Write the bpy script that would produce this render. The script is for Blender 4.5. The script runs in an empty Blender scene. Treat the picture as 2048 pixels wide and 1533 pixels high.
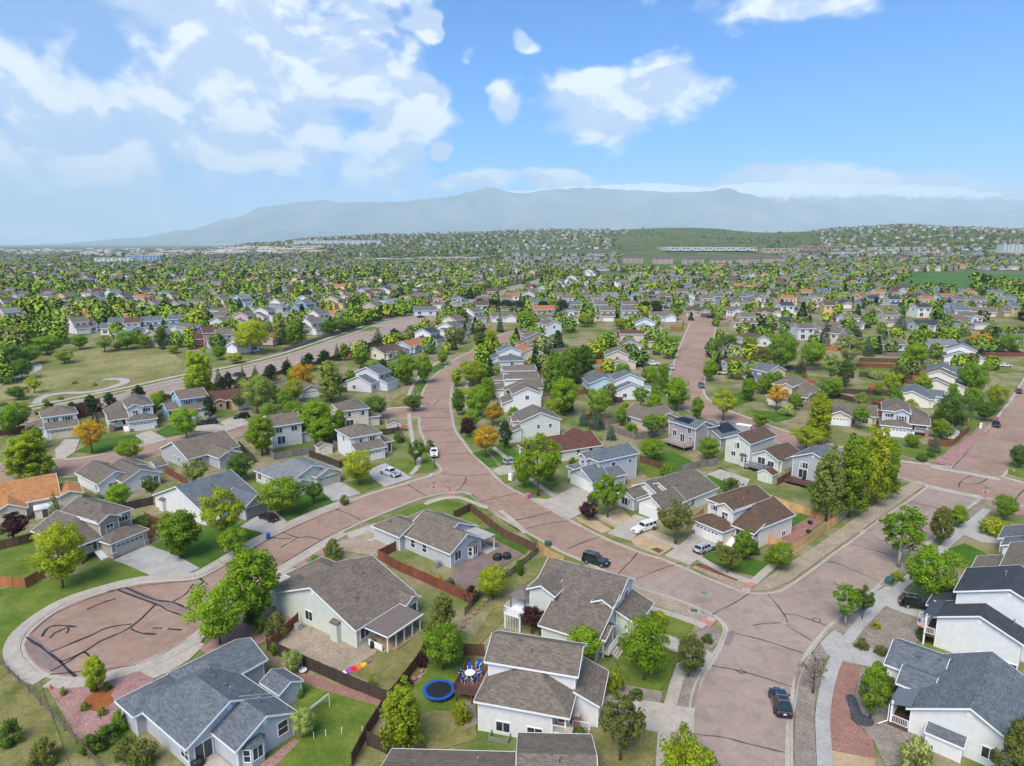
import bpy, bmesh, math, random
import numpy as np
from mathutils import Vector, noise as mn
R=random.Random(7)
SC=bpy.context.scene; COL=SC.collection
# ---------------------------------------------------------------- camera (drone, 24 mm equivalent, 52 m up)
F_PX,HOR,CAM_H=1340.0,488.0,52.0
TILT=math.atan((766.5-HOR)/F_PX)
cd=bpy.data.cameras.new('camera'); cd.sensor_width=36; cd.lens=36*F_PX/2048; cd.clip_start=.5; cd.clip_end=60000
cam=bpy.data.objects.new('camera',cd); COL.objects.link(cam)
cam.location=(0,0,CAM_H); cam.rotation_euler=(math.pi/2-TILT,0,0); SC.camera=cam
# ---------------------------------------------------------------- sky, sun, exposure
SUN_EL,SUN_AZ=math.radians(52),math.radians(205)      # azimuth clockwise from +Y: behind the camera, to its left
def dirpx(px,py):
    x=(px-1024)/F_PX; y=-(py-766.5)/F_PX
    return Vector((x,math.cos(TILT)+y*math.sin(TILT),-math.sin(TILT)+y*math.cos(TILT))).normalized()
def build_world():
    w=bpy.data.worlds.new('World'); SC.world=w; w.use_nodes=True
    nt=w.node_tree; N=nt.nodes; L=nt.links; N.clear()
    def nd(t,**k):
        n=N.new(t)
        for a,b in k.items(): setattr(n,a,b)
        return n
    def val(n,i,v):
        if hasattr(v,'links') or hasattr(v,'is_linked'): L.new(v,n.inputs[i])
        else: n.inputs[i].default_value=v
    def m(op,a,b=0.0,c=None,clamp=False):
        n=nd('ShaderNodeMath',operation=op,use_clamp=clamp); val(n,0,a); val(n,1,b)
        if c is not None: val(n,2,c)
        return n.outputs[0]
    def vm(op,a,b=(0,0,0)):
        n=nd('ShaderNodeVectorMath',operation=op); val(n,0,a); val(n,1,b)
        return n.outputs['Value'] if op in('LENGTH','DISTANCE') else n.outputs[0]
    def ramp(x,a,b,lo=0.0,hi=1.0):
        n=nd('ShaderNodeMapRange',interpolation_type='SMOOTHSTEP'); val(n,0,x)
        for i,v in enumerate((a,b,lo,hi)): n.inputs[i+1].default_value=v
        return n.outputs[0]
    def mix(f,a,b):
        n=nd('ShaderNodeMix',data_type='RGBA'); val(n,0,f)
        for i,v in ((6,a),(7,b)):
            if hasattr(v,'is_linked'): L.new(v,n.inputs[i])
            else: n.inputs[i].default_value=(*v,1)
        return n.outputs[2]
    sky=nd('ShaderNodeTexSky',sky_type='NISHITA'); sky.sun_disc=False
    sky.sun_elevation=SUN_EL; sky.sun_rotation=SUN_AZ
    sky.altitude=1900; sky.air_density=1.0; sky.dust_density=0.3; sky.ozone_density=5.0
    hs=nd('ShaderNodeHueSaturation'); hs.inputs['Saturation'].default_value=2.6; hs.inputs['Value'].default_value=1.02; hs.inputs['Hue'].default_value=.485
    L.new(sky.outputs[0],hs.inputs['Color'])
    clear=nd('ShaderNodeMix',data_type='RGBA',blend_type='MULTIPLY'); clear.inputs[0].default_value=1.0; L.new(hs.outputs[0],clear.inputs[6]); clear.inputs[7].default_value=(.06,.96,1.36,1)
    clear=clear.outputs[2]
    tc=nd('ShaderNodeTexCoord'); sep=nd('ShaderNodeSeparateXYZ'); L.new(tc.outputs['Generated'],sep.inputs[0])
    X,Y,Z=sep.outputs
    az=m('ARCTAN2',X,Y); el=m('ARCSINE',Z)
    cmb=nd('ShaderNodeCombineXYZ'); L.new(az,cmb.inputs[0]); L.new(el,cmb.inputs[1]); ae=cmb.outputs[0]
    # domain: direction vector, vertically stretched so that clouds are a little wider than tall
    def domain(up):
        c=nd('ShaderNodeCombineXYZ'); L.new(X,c.inputs[0]); L.new(Y,c.inputs[1]); L.new(m('MULTIPLY',m('ADD',Z,up),1.55),c.inputs[2]); return c.outputs[0]
    def fbm(p,scale,det,rough,dist=0.0):
        n=nd('ShaderNodeTexNoise'); n.noise_dimensions='3D'; L.new(p,n.inputs['Vector'])
        for k,v in (('Scale',scale),('Detail',det),('Roughness',rough),('Distortion',dist)): n.inputs[k].default_value=v
        return n.outputs['Fac']
    # cloud banks: a general broken cover, thinned in the blue part, thickened where the photograph shows banks
    def blob(px,py,rx,ry,amt,soft=.15):
        d=dirpx(px,py); a=math.atan2(d.x,d.y); e=math.asin(d.z)
        v=vm('MULTIPLY',vm('SUBTRACT',warp,(a,e,0)),(F_PX/rx,F_PX/ry,0))
        return m('MULTIPLY',ramp(vm('LENGTH',v),1.0,soft),amt)
    wn=nd('ShaderNodeTexNoise'); L.new(domain(0),wn.inputs['Vector']); wn.inputs['Scale'].default_value=9; wn.inputs['Detail'].default_value=3
    warp=vm('ADD',ae,vm('MULTIPLY',vm('SUBTRACT',wn.outputs['Color'],(.5,.5,.5)),(.10,.07,0)))
    big=m('ADD',m('MULTIPLY',ramp(fbm(domain(0),2.2,2,.5),.35,.65),.16),.0)
    cover=big
    BL=[(380,110,560,260,.14),(60,300,380,240,.13),(420,90,330,150,.10),(560,210,200,150,.10),(640,330,280,80,.10),(180,400,340,70,.10),
        (820,215,140,66,.62),(1010,215,50,58,.46),(1250,215,215,105,.42),(1190,160,62,60,.16),(1320,150,75,62,.18),(1435,175,75,52,.16),(1130,270,110,45,.18),
        (1590,8,170,48,.36),(1700,40,60,45,.22),(1660,350,230,62,.50),(1870,375,320,48,.50),(1480,368,150,40,.46),(1130,366,110,32,.46),(960,366,100,28,.44),
        (1040,85,60,36,.62),(928,108,30,38,.52),(855,45,46,46,.6),(900,297,28,28,.62),(750,285,70,26,.5),(660,160,55,45,.16),(1350,388,320,30,.40),
        (1780,190,420,230,-.46),(1330,300,330,100,-.22),(1130,60,330,110,-.32),(930,170,90,260,-.24),(170,90,60,120,-.26)]
    for b in BL: cover=m('ADD',cover,blob(*b))
    def dens(up):
        p=domain(up)
        n=m('ADD',m('MULTIPLY',fbm(p,8.5,7,.55,.3),1.15),m('ADD',m('MULTIPLY',fbm(p,26,4,.5,.1),.16),-.165))
        return m('ADD',n,cover)
    d0=dens(0.0); d1=dens(.028)
    alpha=m('MULTIPLY',ramp(d0,.50,.72),m('ADD',.60,m('MULTIPLY',ramp(d0,.60,.80),.38)))
    lit=ramp(m('SUBTRACT',d0,d1),-.035,.10)
    ccol=mix(lit,(4.2,5.1,7.0),(7.6,7.9,8.3))
    veil=ramp(Z,.10,.005)                                   # pale thick air low over the horizon
    lav=m('MULTIPLY',ramp(az,-.05,-.55),.45)             # thin high cloud on the left half of the view and beyond
    base=mix(m('MULTIPLY',veil,.55),mix(lav,clear,(3.0,4.2,6.4)),(5.6,6.3,6.9))
    col=mix(alpha,base,ccol)
    bg=nd('ShaderNodeBackground'); bg.inputs['Strength'].default_value=.066; L.new(col,bg.inputs['Color'])
    out=nd('ShaderNodeOutputWorld'); L.new(bg.outputs[0],out.inputs[0])
    w.cycles.sampling_method='MANUAL'; w.cycles.sample_map_resolution=256
build_world()
sl=bpy.data.lights.new('sun','SUN'); sl.energy=2.1; sl.angle=math.radians(34); sl.color=(1,.94,.85)
sun=bpy.data.objects.new('sun',sl); COL.objects.link(sun)
sdir=Vector((math.sin(SUN_AZ)*math.cos(SUN_EL),math.cos(SUN_AZ)*math.cos(SUN_EL),math.sin(SUN_EL)))
sun.rotation_euler=sdir.to_track_quat('Z','Y').to_euler(); sun.location=sdir*300
VS=SC.view_settings; VS.view_transform='Standard'; VS.look='None'; VS.exposure=1.16; VS.gamma=1
SC.render.engine='CYCLES'; SC.cycles.use_denoising=True; SC.cycles.max_bounces=5; SC.cycles.diffuse_bounces=3; SC.cycles.glossy_bounces=2
SC.cycles.transparent_max_bounces=6; SC.cycles.volume_bounces=1; SC.cycles.caustics_reflective=False; SC.cycles.caustics_refractive=False
# ---------------------------------------------------------------- terrain and picture-to-place
SKY_PX=[(-900,505),(0,505),(330,503),(430,497),(520,488),(640,478),(800,472),(930,468),(1050,464),(1200,463),(1340,459),(1420,461),(1500,468),(1600,468),(1690,462),(1800,458),(1900,464),(2048,467),(2900,470)]
def lerp_tab(t,x):
    if x<=t[0][0]: return t[0][1]
    for (a,b),(c,d) in zip(t,t[1:]):
        if x<=c:
            s=(x-a)/(c-a); s=s*s*(3-2*s); return b+(d-b)*s
    return t[-1][1]
def ss(a,b,x):
    t=min(1,max(0,(x-a)/(b-a))); return t*t*(3-2*t)
RIDGE=3000.
def terrain(x,y):
    if y<190: return 0.
    base=11*ss(190,430,y)+5*ss(430,1100,y)            # the ground climbs gently away from the drone
    r=math.hypot(x,y)
    if r<1150: return base
    u=1024+F_PX*x/(y*math.cos(TILT))
    top=max(CAM_H+(HOR-lerp_tab(SKY_PX,u))/F_PX*RIDGE,0)
    k=ss(1150,RIDGE,r); n=1+.05*mn.noise(Vector((x/240,y/240,0)))*ss(1150,1800,r)
    if r>RIDGE: return top*(1-.55*ss(RIDGE,RIDGE*2.2,r))*n
    return (base*(1-k)+top*k)*n
def W(px,py,z=0.):
    x=(px-1024)/F_PX; y=-(py-766.5)/F_PX
    d=(x,math.cos(TILT)+y*math.sin(TILT),-math.sin(TILT)+y*math.cos(TILT))
    if d[2]<-1e-4:
        s=(z-CAM_H)/d[2]
        if s*d[1]<190: return Vector((d[0]*s,d[1]*s,z))
    s=150.; s0=s
    while s<9000:
        if CAM_H+d[2]*s<=terrain(d[0]*s,d[1]*s)+z: break
        s0=s; s*=1.012
    for _ in range(9):
        m=(s0+s)/2
        if CAM_H+d[2]*m<=terrain(d[0]*m,d[1]*m)+z: s=m
        else: s0=m
    return Vector((d[0]*s,d[1]*s,terrain(d[0]*s,d[1]*s)+z))
def PX(p):
    Z=p[2]-CAM_H; zc=p[1]*math.cos(TILT)-Z*math.sin(TILT); yc=p[1]*math.sin(TILT)+Z*math.cos(TILT)
    return (1024+F_PX*p[0]/zc,766.5-F_PX*yc/zc)
def hgt(px,yb,yt):           # height of an upright thing whose foot and top show at rows yb and yt
    b=W(px,yb); y=-(yt-766.5)/F_PX
    dz=(-math.sin(TILT)+y*math.cos(TILT))/(math.cos(TILT)+y*math.sin(TILT))
    return CAM_H+dz*b.y-b.z
def zc(p): return p[1]*math.cos(TILT)-(p[2]-CAM_H)*math.sin(TILT)
# ---------------------------------------------------------------- object helpers
def link(o,parent=None):
    COL.objects.link(o)
    if parent: o.parent=parent
    return o
def tag(o,label,cat=None,group=None,kind=None):
    o['label']=label
    if cat: o['category']=cat
    if group: o['group']=group
    if kind: o['kind']=kind
    return o
def empty(name,loc,rz=0,label=None,cat=None,group=None):
    o=bpy.data.objects.new(name,None); o.empty_display_size=.5; o.location=loc; o.rotation_euler=(0,0,rz); link(o)
    if label: tag(o,label,cat,group)
    return o
class MB:
    """collects polygons, then links them as one mesh object"""
    def __init__(s): s.v=[]; s.f=[]; s.mi=[]; s.uv=[]
    def poly(s,pts,mi=0,uv=None):
        n=len(s.v); s.v+= [tuple(p) for p in pts]; s.f.append(tuple(range(n,n+len(pts)))); s.mi.append(mi); s.uv.append(uv or [(0,0)]*len(pts))
    def box(s,x0,y0,z0,x1,y1,z1,mi=0):
        p=[(x0,y0,z0),(x1,y0,z0),(x1,y1,z0),(x0,y1,z0),(x0,y0,z1),(x1,y0,z1),(x1,y1,z1),(x0,y1,z1)]
        s.hexa(p,mi)
    def hexa(s,p,mi=0):
        n=len(s.v); s.v+=[tuple(q) for q in p]
        for q in ((3,2,1,0),(4,5,6,7),(0,1,5,4),(1,2,6,5),(2,3,7,6),(3,0,4,7)):
            s.f.append(tuple(n+i for i in q)); s.mi.append(mi); s.uv.append([(0,0)]*4)
    def bar(s,a,b,w,h=None,mi=0,up=(0,0,1)):
        a=Vector(a);b=Vector(b);h=h or w;d=(b-a)
        if d.length<1e-6: return
        d.normalize(); u=Vector(up)
        if abs(d.dot(u))>.98: u=Vector((1,0,0))
        sx=d.cross(u).normalized(); sz=sx.cross(d).normalized()
        c=[(-1,-1),(1,-1),(1,1),(-1,1)]
        p=[a+sx*(i*w/2)+sz*(j*h/2) for i,j in c]+[b+sx*(i*w/2)+sz*(j*h/2) for i,j in c]
        n=len(s.v); s.v+=[tuple(q) for q in p]
        for q in ((3,2,1,0),(4,5,6,7),(0,1,5,4),(1,2,6,5),(2,3,7,6),(3,0,4,7)):
            s.f.append(tuple(n+i for i in q)); s.mi.append(mi); s.uv.append([(0,0)]*4)
    def tube(s,pts,rad,n=6,mi=0,cap=True):
        rings=[]; pts=[Vector(p) for p in pts]
        if not hasattr(rad,'__len__'): rad=[rad]*len(pts)
        for i,p in enumerate(pts):
            d=(pts[min(i+1,len(pts)-1)]-pts[max(i-1,0)]).normalized()
            u=Vector((0,0,1)) if abs(d.z)<.9 else Vector((1,0,0))
            a=d.cross(u).normalized(); b=d.cross(a).normalized(); k=len(s.v)
            s.v+=[tuple(p+a*(rad[i]*math.cos(2*math.pi*j/n))+b*(rad[i]*math.sin(2*math.pi*j/n))) for j in range(n)]
            rings.append(k)
        for a,b in zip(rings,rings[1:]):
            for j in range(n):
                s.f.append((a+j,a+(j+1)%n,b+(j+1)%n,b+j)); s.mi.append(mi); s.uv.append([(0,0)]*4)
        if cap:
            for k in (rings[0],rings[-1]):
                s.f.append(tuple(k+j for j in range(n))); s.mi.append(mi); s.uv.append([(0,0)]*n)
    def mesh(s,name,mats,uv=False,smooth=False,fix=True):
        me=bpy.data.meshes.new(name); me.from_pydata(s.v,[],s.f)
        for m_ in (mats if isinstance(mats,(list,tuple)) else [mats]): me.materials.append(m_)
        me.polygons.foreach_set('material_index',s.mi)
        if uv:
            l=me.uv_layers.new(name='UVMap'); l.data.foreach_set('uv',[c for f in s.uv for p in f for c in p])
        if fix:
            bm=bmesh.new(); bm.from_mesh(me); bmesh.ops.recalc_face_normals(bm,faces=bm.faces); bm.to_mesh(me); bm.free()
        if smooth: me.polygons.foreach_set('use_smooth',[True]*len(me.polygons))
        me.update(); return me
    def build(s,name,mats,parent=None,color=None,**k):
        o=bpy.data.objects.new(name,s.mesh(name,mats,**k)); link(o,parent)
        if color: o.color=(*color,1)
        return o
def copy_tree(o,parent=None):
    c=o.copy(); COL.objects.link(c)
    if parent: c.parent=parent
    for ch in list(o.children): copy_tree(ch,c)
    return c
def inst(name,me,parent=None,loc=(0,0,0),rz=0,color=None,scale=None):
    o=bpy.data.objects.new(name,me); o.location=loc; o.rotation_euler=(0,0,rz); link(o,parent)
    if color: o.color=(*color,1)
    if scale: o.scale=scale
    return o
# ---------------------------------------------------------------- materials
MATS={}
def newmat(name):
    m=bpy.data.materials.new(name); m.use_nodes=True; nt=m.node_tree; b=nt.nodes['Principled BSDF']; MATS[name]=m
    return m,nt,b
def N_(nt,t,**k):
    n=nt.nodes.new(t)
    for a,v in k.items(): setattr(n,a,v)
    return n
def noise_fac(nt,scale,detail=4,rough=.55,vec=None,dist=0):
    n=N_(nt,'ShaderNodeTexNoise'); n.inputs['Scale'].default_value=scale; n.inputs['Detail'].default_value=detail; n.inputs['Roughness'].default_value=rough; n.inputs['Distortion'].default_value=dist
    if vec is not None: nt.links.new(vec,n.inputs['Vector'])
    return n.outputs['Fac']
def rampc(nt,fac,stops):
    r=N_(nt,'ShaderNodeValToRGB'); nt.links.new(fac,r.inputs[0]); e=r.color_ramp.elements
    while len(e)<len(stops): e.new(.5)
    for el_,(p,c) in zip(e,stops): el_.position=p; el_.color=(*c,1) if len(c)==3 else c
    return r.outputs[0]
def mixc(nt,f,a,b,mode='MIX'):
    n=N_(nt,'ShaderNodeMix',data_type='RGBA',blend_type=mode)
    for i,v in ((0,f),(6,a),(7,b)):
        if hasattr(v,'is_linked'): nt.links.new(v,n.inputs[i])
        elif i==0: n.inputs[0].default_value=v
        else: n.inputs[i].default_value=(*v,1)
    return n.outputs[2]
def bump(nt,b,h,st,dist=.05):
    n=N_(nt,'ShaderNodeBump'); n.inputs['Strength'].default_value=st; n.inputs['Distance'].default_value=dist
    nt.links.new(h,n.inputs['Height']); nt.links.new(n.outputs[0],b.inputs['Normal'])
def objvec(nt):
    t=N_(nt,'ShaderNodeTexCoord'); return t.outputs['Object']
def wvec(nt):
    t=N_(nt,'ShaderNodeNewGeometry'); return t.outputs['Position']
def sc3(c,k): return tuple(min(1,x*k) for x in c)
def flat(name,c,rough=.6,metal=0,var=.12,scale=3.,spec=.3):
    m,nt,b=newmat(name); f=noise_fac(nt,scale,4,.6,objvec(nt))
    nt.links.new(rampc(nt,f,[(.3,sc3(c,1-var)),(.7,sc3(c,1+var))]),b.inputs['Base Color'])
    b.inputs['Roughness'].default_value=rough; b.inputs['Metallic'].default_value=metal; b.inputs['Specular IOR Level'].default_value=spec
    return m
def ground_mat(name,stops,s1,s2,k2=.35,bs=.25,bscale=None,rough=.95,vor=None):
    """patchy ground: slow colour drift, fine grain, a little relief"""
    m,nt,b=newmat(name); v=wvec(nt)
    c=rampc(nt,noise_fac(nt,s1,5,.6,v,.3),stops)
    if vor:
        vo=N_(nt,'ShaderNodeTexVoronoi'); vo.inputs['Scale'].default_value=vor; nt.links.new(v,vo.inputs['Vector'])
        g=N_(nt,'ShaderNodeRGBToBW'); nt.links.new(vo.outputs['Color'],g.inputs[0]); fine=g.outputs[0]
        edge=vo.outputs['Distance']
    else: fine=noise_fac(nt,s2,3,.7,v); edge=fine
    c2=rampc(nt,fine,[(.25,(1-k2,)*3),(.75,(1+k2*.8,)*3)])
    c=mixc(nt,1.0,c,rampc(nt,noise_fac(nt,s1*7,6,.68,v,.6),[(.28,(.76,.77,.77)),(.5,(1,1,1)),(.72,(1.15,1.14,1.12))]),'MULTIPLY')
    nt.links.new(mixc(nt,1.0,c,c2,'MULTIPLY'),b.inputs['Base Color'])
    b.inputs['Roughness'].default_value=rough; b.inputs['Specular IOR Level'].default_value=.15
    bump(nt,b,edge,bs,.06)
    return m
def build_mats():
    ground_mat('terrain',[(.28,(.050,.080,.022)),(.5,(.095,.125,.036)),(.72,(.165,.155,.070))],.018,.6,.4,.3)
    ground_mat('yard',[(.30,(.075,.130,.022)),(.46,(.150,.170,.050)),(.58,(.270,.220,.135)),(.68,(.150,.165,.050)),(.8,(.08,.14,.024))],.085,3.0,.35,.3)
    ground_mat('lawn',[(.28,(.068,.112,.014)),(.52,(.115,.165,.022)),(.74,(.185,.200,.045))],.22,5.5,.38,.5)
    ground_mat('lawn_lush',[(.3,(.040,.100,.010)),(.7,(.075,.150,.016))],.3,6,.38,.5)
    ground_mat('lawn_dry',[(.25,(.090,.115,.022)),(.5,(.190,.175,.060)),(.72,(.265,.215,.100)),(.9,(.12,.15,.03))],.35,5,.4,.5)
    ground_mat('meadow',[(.25,(.085,.130,.030)),(.45,(.190,.190,.065)),(.6,(.28,.245,.105)),(.75,(.11,.150,.036))],.045,1.4,.45,.4)
    ground_mat('gravel_tan',[(.3,(.27,.215,.155)),(.7,(.37,.30,.225))],.4,9,.30,.5,vor=11)
    ground_mat('gravel_grey',[(.3,(.20,.165,.135)),(.7,(.29,.245,.20))],.5,9,.30,.5,vor=11)
    ground_mat('gravel_pink',[(.3,(.27,.150,.135)),(.7,(.38,.225,.205))],.5,9,.30,.5,vor=11)
    ground_mat('gravel_red',[(.3,(.245,.125,.096)),(.7,(.325,.180,.140))],.5,9,.28,.5,vor=12)
    ground_mat('gravel_dark',[(.3,(.055,.055,.06)),(.7,(.085,.085,.09))],.5,9,.3,.5,vor=8)
    ground_mat('mulch',[(.3,(.115,.050,.030)),(.7,(.20,.090,.050))],.8,8,.5,.6)
    ground_mat('mulch_orange',[(.3,(.24,.075,.022)),(.7,(.34,.125,.042))],.8,8,.5,.6)
    ground_mat('sandy',[(.3,(.36,.255,.150)),(.7,(.46,.345,.215))],.4,7,.25,.4)
    ground_mat('patio_brown',[(.3,(.165,.118,.105)),(.7,(.225,.165,.148))],.5,12,.2,.3)
    ground_mat('paver_red',[(.3,(.36,.16,.115)),(.7,(.45,.22,.16))],.5,9,.15,.2)
    ground_mat('park_grass',[(.3,(.045,.125,.018)),(.7,(.075,.165,.026))],.03,.8,.2,.3)
    # asphalt with the pink local aggregate: worn wheel lanes, patches, fine grain
    for nm,a,b_,c_ in (('asphalt',(.238,.156,.116),(.298,.200,.154),(.345,.242,.192)),('asphalt_grey',(.242,.184,.148),(.300,.232,.190),(.345,.272,.228)),('asphalt_patch',(.185,.135,.122),(.215,.16,.146),(.235,.18,.165)),('asphalt_dark',(.26,.198,.168),(.30,.235,.202),(.335,.265,.23))):
        ground_mat(nm,[(.25,a),(.5,b_),(.8,c_)],.09,14,.20,.3,rough=.9)
    flat('tar',(.030,.026,.026),.6,0,.3,2)
    for nm,c in (('concrete',(.40,.355,.30)),('concrete_grey',(.37,.355,.335)),('concrete_dark',(.30,.275,.245))):
        ground_mat(nm,[(.25,sc3(c,.80)),(.55,c),(.8,sc3(c,1.12))],.35,7,.14,.2,rough=.85)
    # house siding: object colour, lap shadow lines as relief, weathering
    for nm,lap,st in (('siding',.16,.5),('board',.4,.25)):
        m,nt,b=newmat(nm); oi=N_(nt,'ShaderNodeObjectInfo'); v=objvec(nt)
        f=noise_fac(nt,1.3,4,.6,v); c=mixc(nt,1.0,oi.outputs['Color'],rampc(nt,f,[(.3,(.90,.90,.90)),(.7,(1.03,1.03,1.02))]),'MULTIPLY')
        nt.links.new(c,b.inputs['Base Color']); b.inputs['Roughness'].default_value=.65; b.inputs['Specular IOR Level'].default_value=.25
        sp=N_(nt,'ShaderNodeSeparateXYZ'); nt.links.new(v,sp.inputs[0])
        d=N_(nt,'ShaderNodeMath',operation='DIVIDE'); nt.links.new(sp.outputs[2],d.inputs[0]); d.inputs[1].default_value=lap
        fr=N_(nt,'ShaderNodeMath',operation='FRACT'); nt.links.new(d.outputs[0],fr.inputs[0])
        bump(nt,b,fr.outputs[0],st,.03)
    # roof shingles: object colour, courses of tabs in roof-plane metres (UV)
    m,nt,b=newmat('shingle'); oi=N_(nt,'ShaderNodeObjectInfo'); uv=N_(nt,'ShaderNodeUVMap')
    br=N_(nt,'ShaderNodeTexBrick'); nt.links.new(uv.outputs[0],br.inputs['Vector'])
    for k,v in (('Scale',1.0),('Brick Width',.42),('Row Height',.155),('Mortar Size',.012),('Bias',0.0)): br.inputs[k].default_value=v
    br.inputs['Color1'].default_value=(.72,.72,.73,1); br.inputs['Color2'].default_value=(1.28,1.25,1.20,1); br.inputs['Mortar'].default_value=(.5,.5,.5,1)
    f=noise_fac(nt,.55,5,.65,uv.outputs[0]); c=mixc(nt,1.0,oi.outputs['Color'],br.outputs['Color'],'MULTIPLY')
    c=mixc(nt,1.0,c,rampc(nt,f,[(.25,(.78,.78,.79)),(.75,(1.14,1.13,1.1))]),'MULTIPLY')
    nt.links.new(c,b.inputs['Base Color']); b.inputs['Roughness'].default_value=.9; b.inputs['Specular IOR Level'].default_value=.2
    bump(nt,b,br.outputs['Fac'],-.4,.02)
    # plain things tinted by their own object colour
    m,nt,b=newmat('tint'); oi=N_(nt,'ShaderNodeObjectInfo'); f=noise_fac(nt,4,4,.6,objvec(nt))
    nt.links.new(mixc(nt,1.0,oi.outputs['Color'],rampc(nt,f,[(.3,(.88,.88,.88)),(.7,(1.08,1.08,1.08))]),'MULTIPLY'),b.inputs['Base Color']); b.inputs['Roughness'].default_value=.6
    m,nt,b=newmat('car_paint'); oi=N_(nt,'ShaderNodeObjectInfo'); f=noise_fac(nt,2,3,.6,objvec(nt))
    nt.links.new(mixc(nt,1.0,oi.outputs['Color'],rampc(nt,f,[(.3,(.92,.92,.92)),(.7,(1.04,1.04,1.04))]),'MULTIPLY'),b.inputs['Base Color'])
    b.inputs['Roughness'].default_value=.28; b.inputs['Metallic'].default_value=.15; b.inputs['Coat Weight'].default_value=.6; b.inputs['Coat Roughness'].default_value=.08
    # glass seen from outside by day: dark room behind a reflecting pane
    for nm,c in (('glass',(.030,.036,.042)),('glass_blind',(.34,.35,.35)),('car_glass',(.012,.014,.016))):
        m,nt,b=newmat(nm); f=noise_fac(nt,1.7,3,.5,objvec(nt)); nt.links.new(rampc(nt,f,[(.3,sc3(c,.55)),(.7,sc3(c,1.6))]),b.inputs['Base Color'])
        b.inputs['Roughness'].default_value=.06; b.inputs['Specular IOR Level'].default_value=.6
    m,nt,b=newmat('fence_wood'); oi=N_(nt,'ShaderNodeObjectInfo'); v=objvec(nt)
    mp=N_(nt,'ShaderNodeMapping'); mp.inputs['Scale'].default_value=(7.0,7.0,.5); nt.links.new(v,mp.inputs[0])
    f=noise_fac(nt,1,4,.6,mp.outputs[0]); nt.links.new(mixc(nt,1.0,oi.outputs['Color'],rampc(nt,f,[(.25,(.65,.65,.65)),(.75,(1.25,1.22,1.18))]),'MULTIPLY'),b.inputs['Base Color']); b.inputs['Roughness'].default_value=.85
    m,nt,b=newmat('brick'); v=objvec(nt); br=N_(nt,'ShaderNodeTexBrick'); mp=N_(nt,'ShaderNodeMapping'); mp.inputs['Rotation'].default_value=(math.pi/2,0,0); nt.links.new(v,mp.inputs[0]); nt.links.new(mp.outputs[0],br.inputs['Vector'])
    for k,x in (('Scale',1.0),('Brick Width',.22),('Row Height',.075),('Mortar Size',.008)): br.inputs[k].default_value=x
    br.inputs['Color1'].default_value=(.22,.075,.05,1); br.inputs['Color2'].default_value=(.32,.12,.08,1); br.inputs['Mortar'].default_value=(.36,.32,.29,1)
    nt.links.new(br.outputs['Color'],b.inputs['Base Color']); b.inputs['Roughness'].default_value=.9
    # leaves: object colour, clump-to-clump change, light through the leaf
    m,nt,b=newmat('leaf'); oi=N_(nt,'ShaderNodeObjectInfo'); v=objvec(nt); at=N_(nt,'ShaderNodeAttribute'); at.attribute_name='lv'
    c=mixc(nt,1.0,oi.outputs['Color'],rampc(nt,at.outputs['Fac'],[(0,(.68,.72,.7)),(.5,(1,1,1)),(1,(1.32,1.24,1.06))]),'MULTIPLY')
    c=mixc(nt,1.0,c,rampc(nt,noise_fac(nt,.5,3,.6,v),[(.3,(.82,.86,.85)),(.7,(1.15,1.12,1.05))]),'MULTIPLY')
    nt.links.new(c,b.inputs['Base Color']); b.inputs['Roughness'].default_value=.6; b.inputs['Specular IOR Level'].default_value=.12
    tr=N_(nt,'ShaderNodeBsdfTranslucent'); nt.links.new(mixc(nt,1.0,c,(1.25,1.3,.6),'MULTIPLY'),tr.inputs[0])
    mx=N_(nt,'ShaderNodeMixShader'); mx.inputs[0].default_value=.5; nt.links.new(b.outputs[0],mx.inputs[1]); nt.links.new(tr.outputs[0],mx.inputs[2])
    nt.links.new(mx.outputs[0],nt.nodes['Material Output'].inputs[0])
    flat('bark',(.14,.105,.08),.9,0,.3,5); flat('bark_pale',(.46,.43,.38),.9,0,.25,5)
    flat('white',(.78,.78,.77),.5,0,.04,2); flat('cream_paint',(.72,.66,.54),.5,0,.04,2); flat('black',(.018,.018,.02),.5,0,.2,3); flat('grey_metal',(.30,.31,.32),.45,.4,.1,3)
    flat('tyre',(.015,.015,.016),.8,0,.2,6); flat('rim',(.45,.46,.47),.35,.7,.05,6); flat('lamp_red',(.42,.012,.012),.25,0,.05,3,.5); flat('lamp_clear',(.75,.76,.78),.15,0,.05,3,.6)
    flat('deck_wood',(.115,.056,.042),.8,0,.25,6); flat('metal_roof',(.165,.130,.110),.5,.1,.1,2); flat('green_box',(.035,.105,.085),.6); flat('stone',(.36,.30,.25),.9,0,.3,6)
    flat('rock_red',(.33,.17,.13),.9,0,.3,4); flat('blue',(.012,.085,.36),.5); flat('pink',(.72,.10,.36),.5); flat('orange',(.62,.17,.03),.5); flat('yellow',(.70,.42,.03),.5); flat('red',(.55,.02,.03),.45); flat('purple',(.30,.06,.35),.5)
    flat('solar',(.010,.011,.018),.2,0,.2,1,.6); flat('net',(.62,.64,.64),.7); flat('paint_white',(.62,.60,.57),.7,0,.15,4); flat('paint_yellow',(.55,.36,.10),.7,0,.15,4)
build_mats()
def M(n): return MATS[n]
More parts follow.
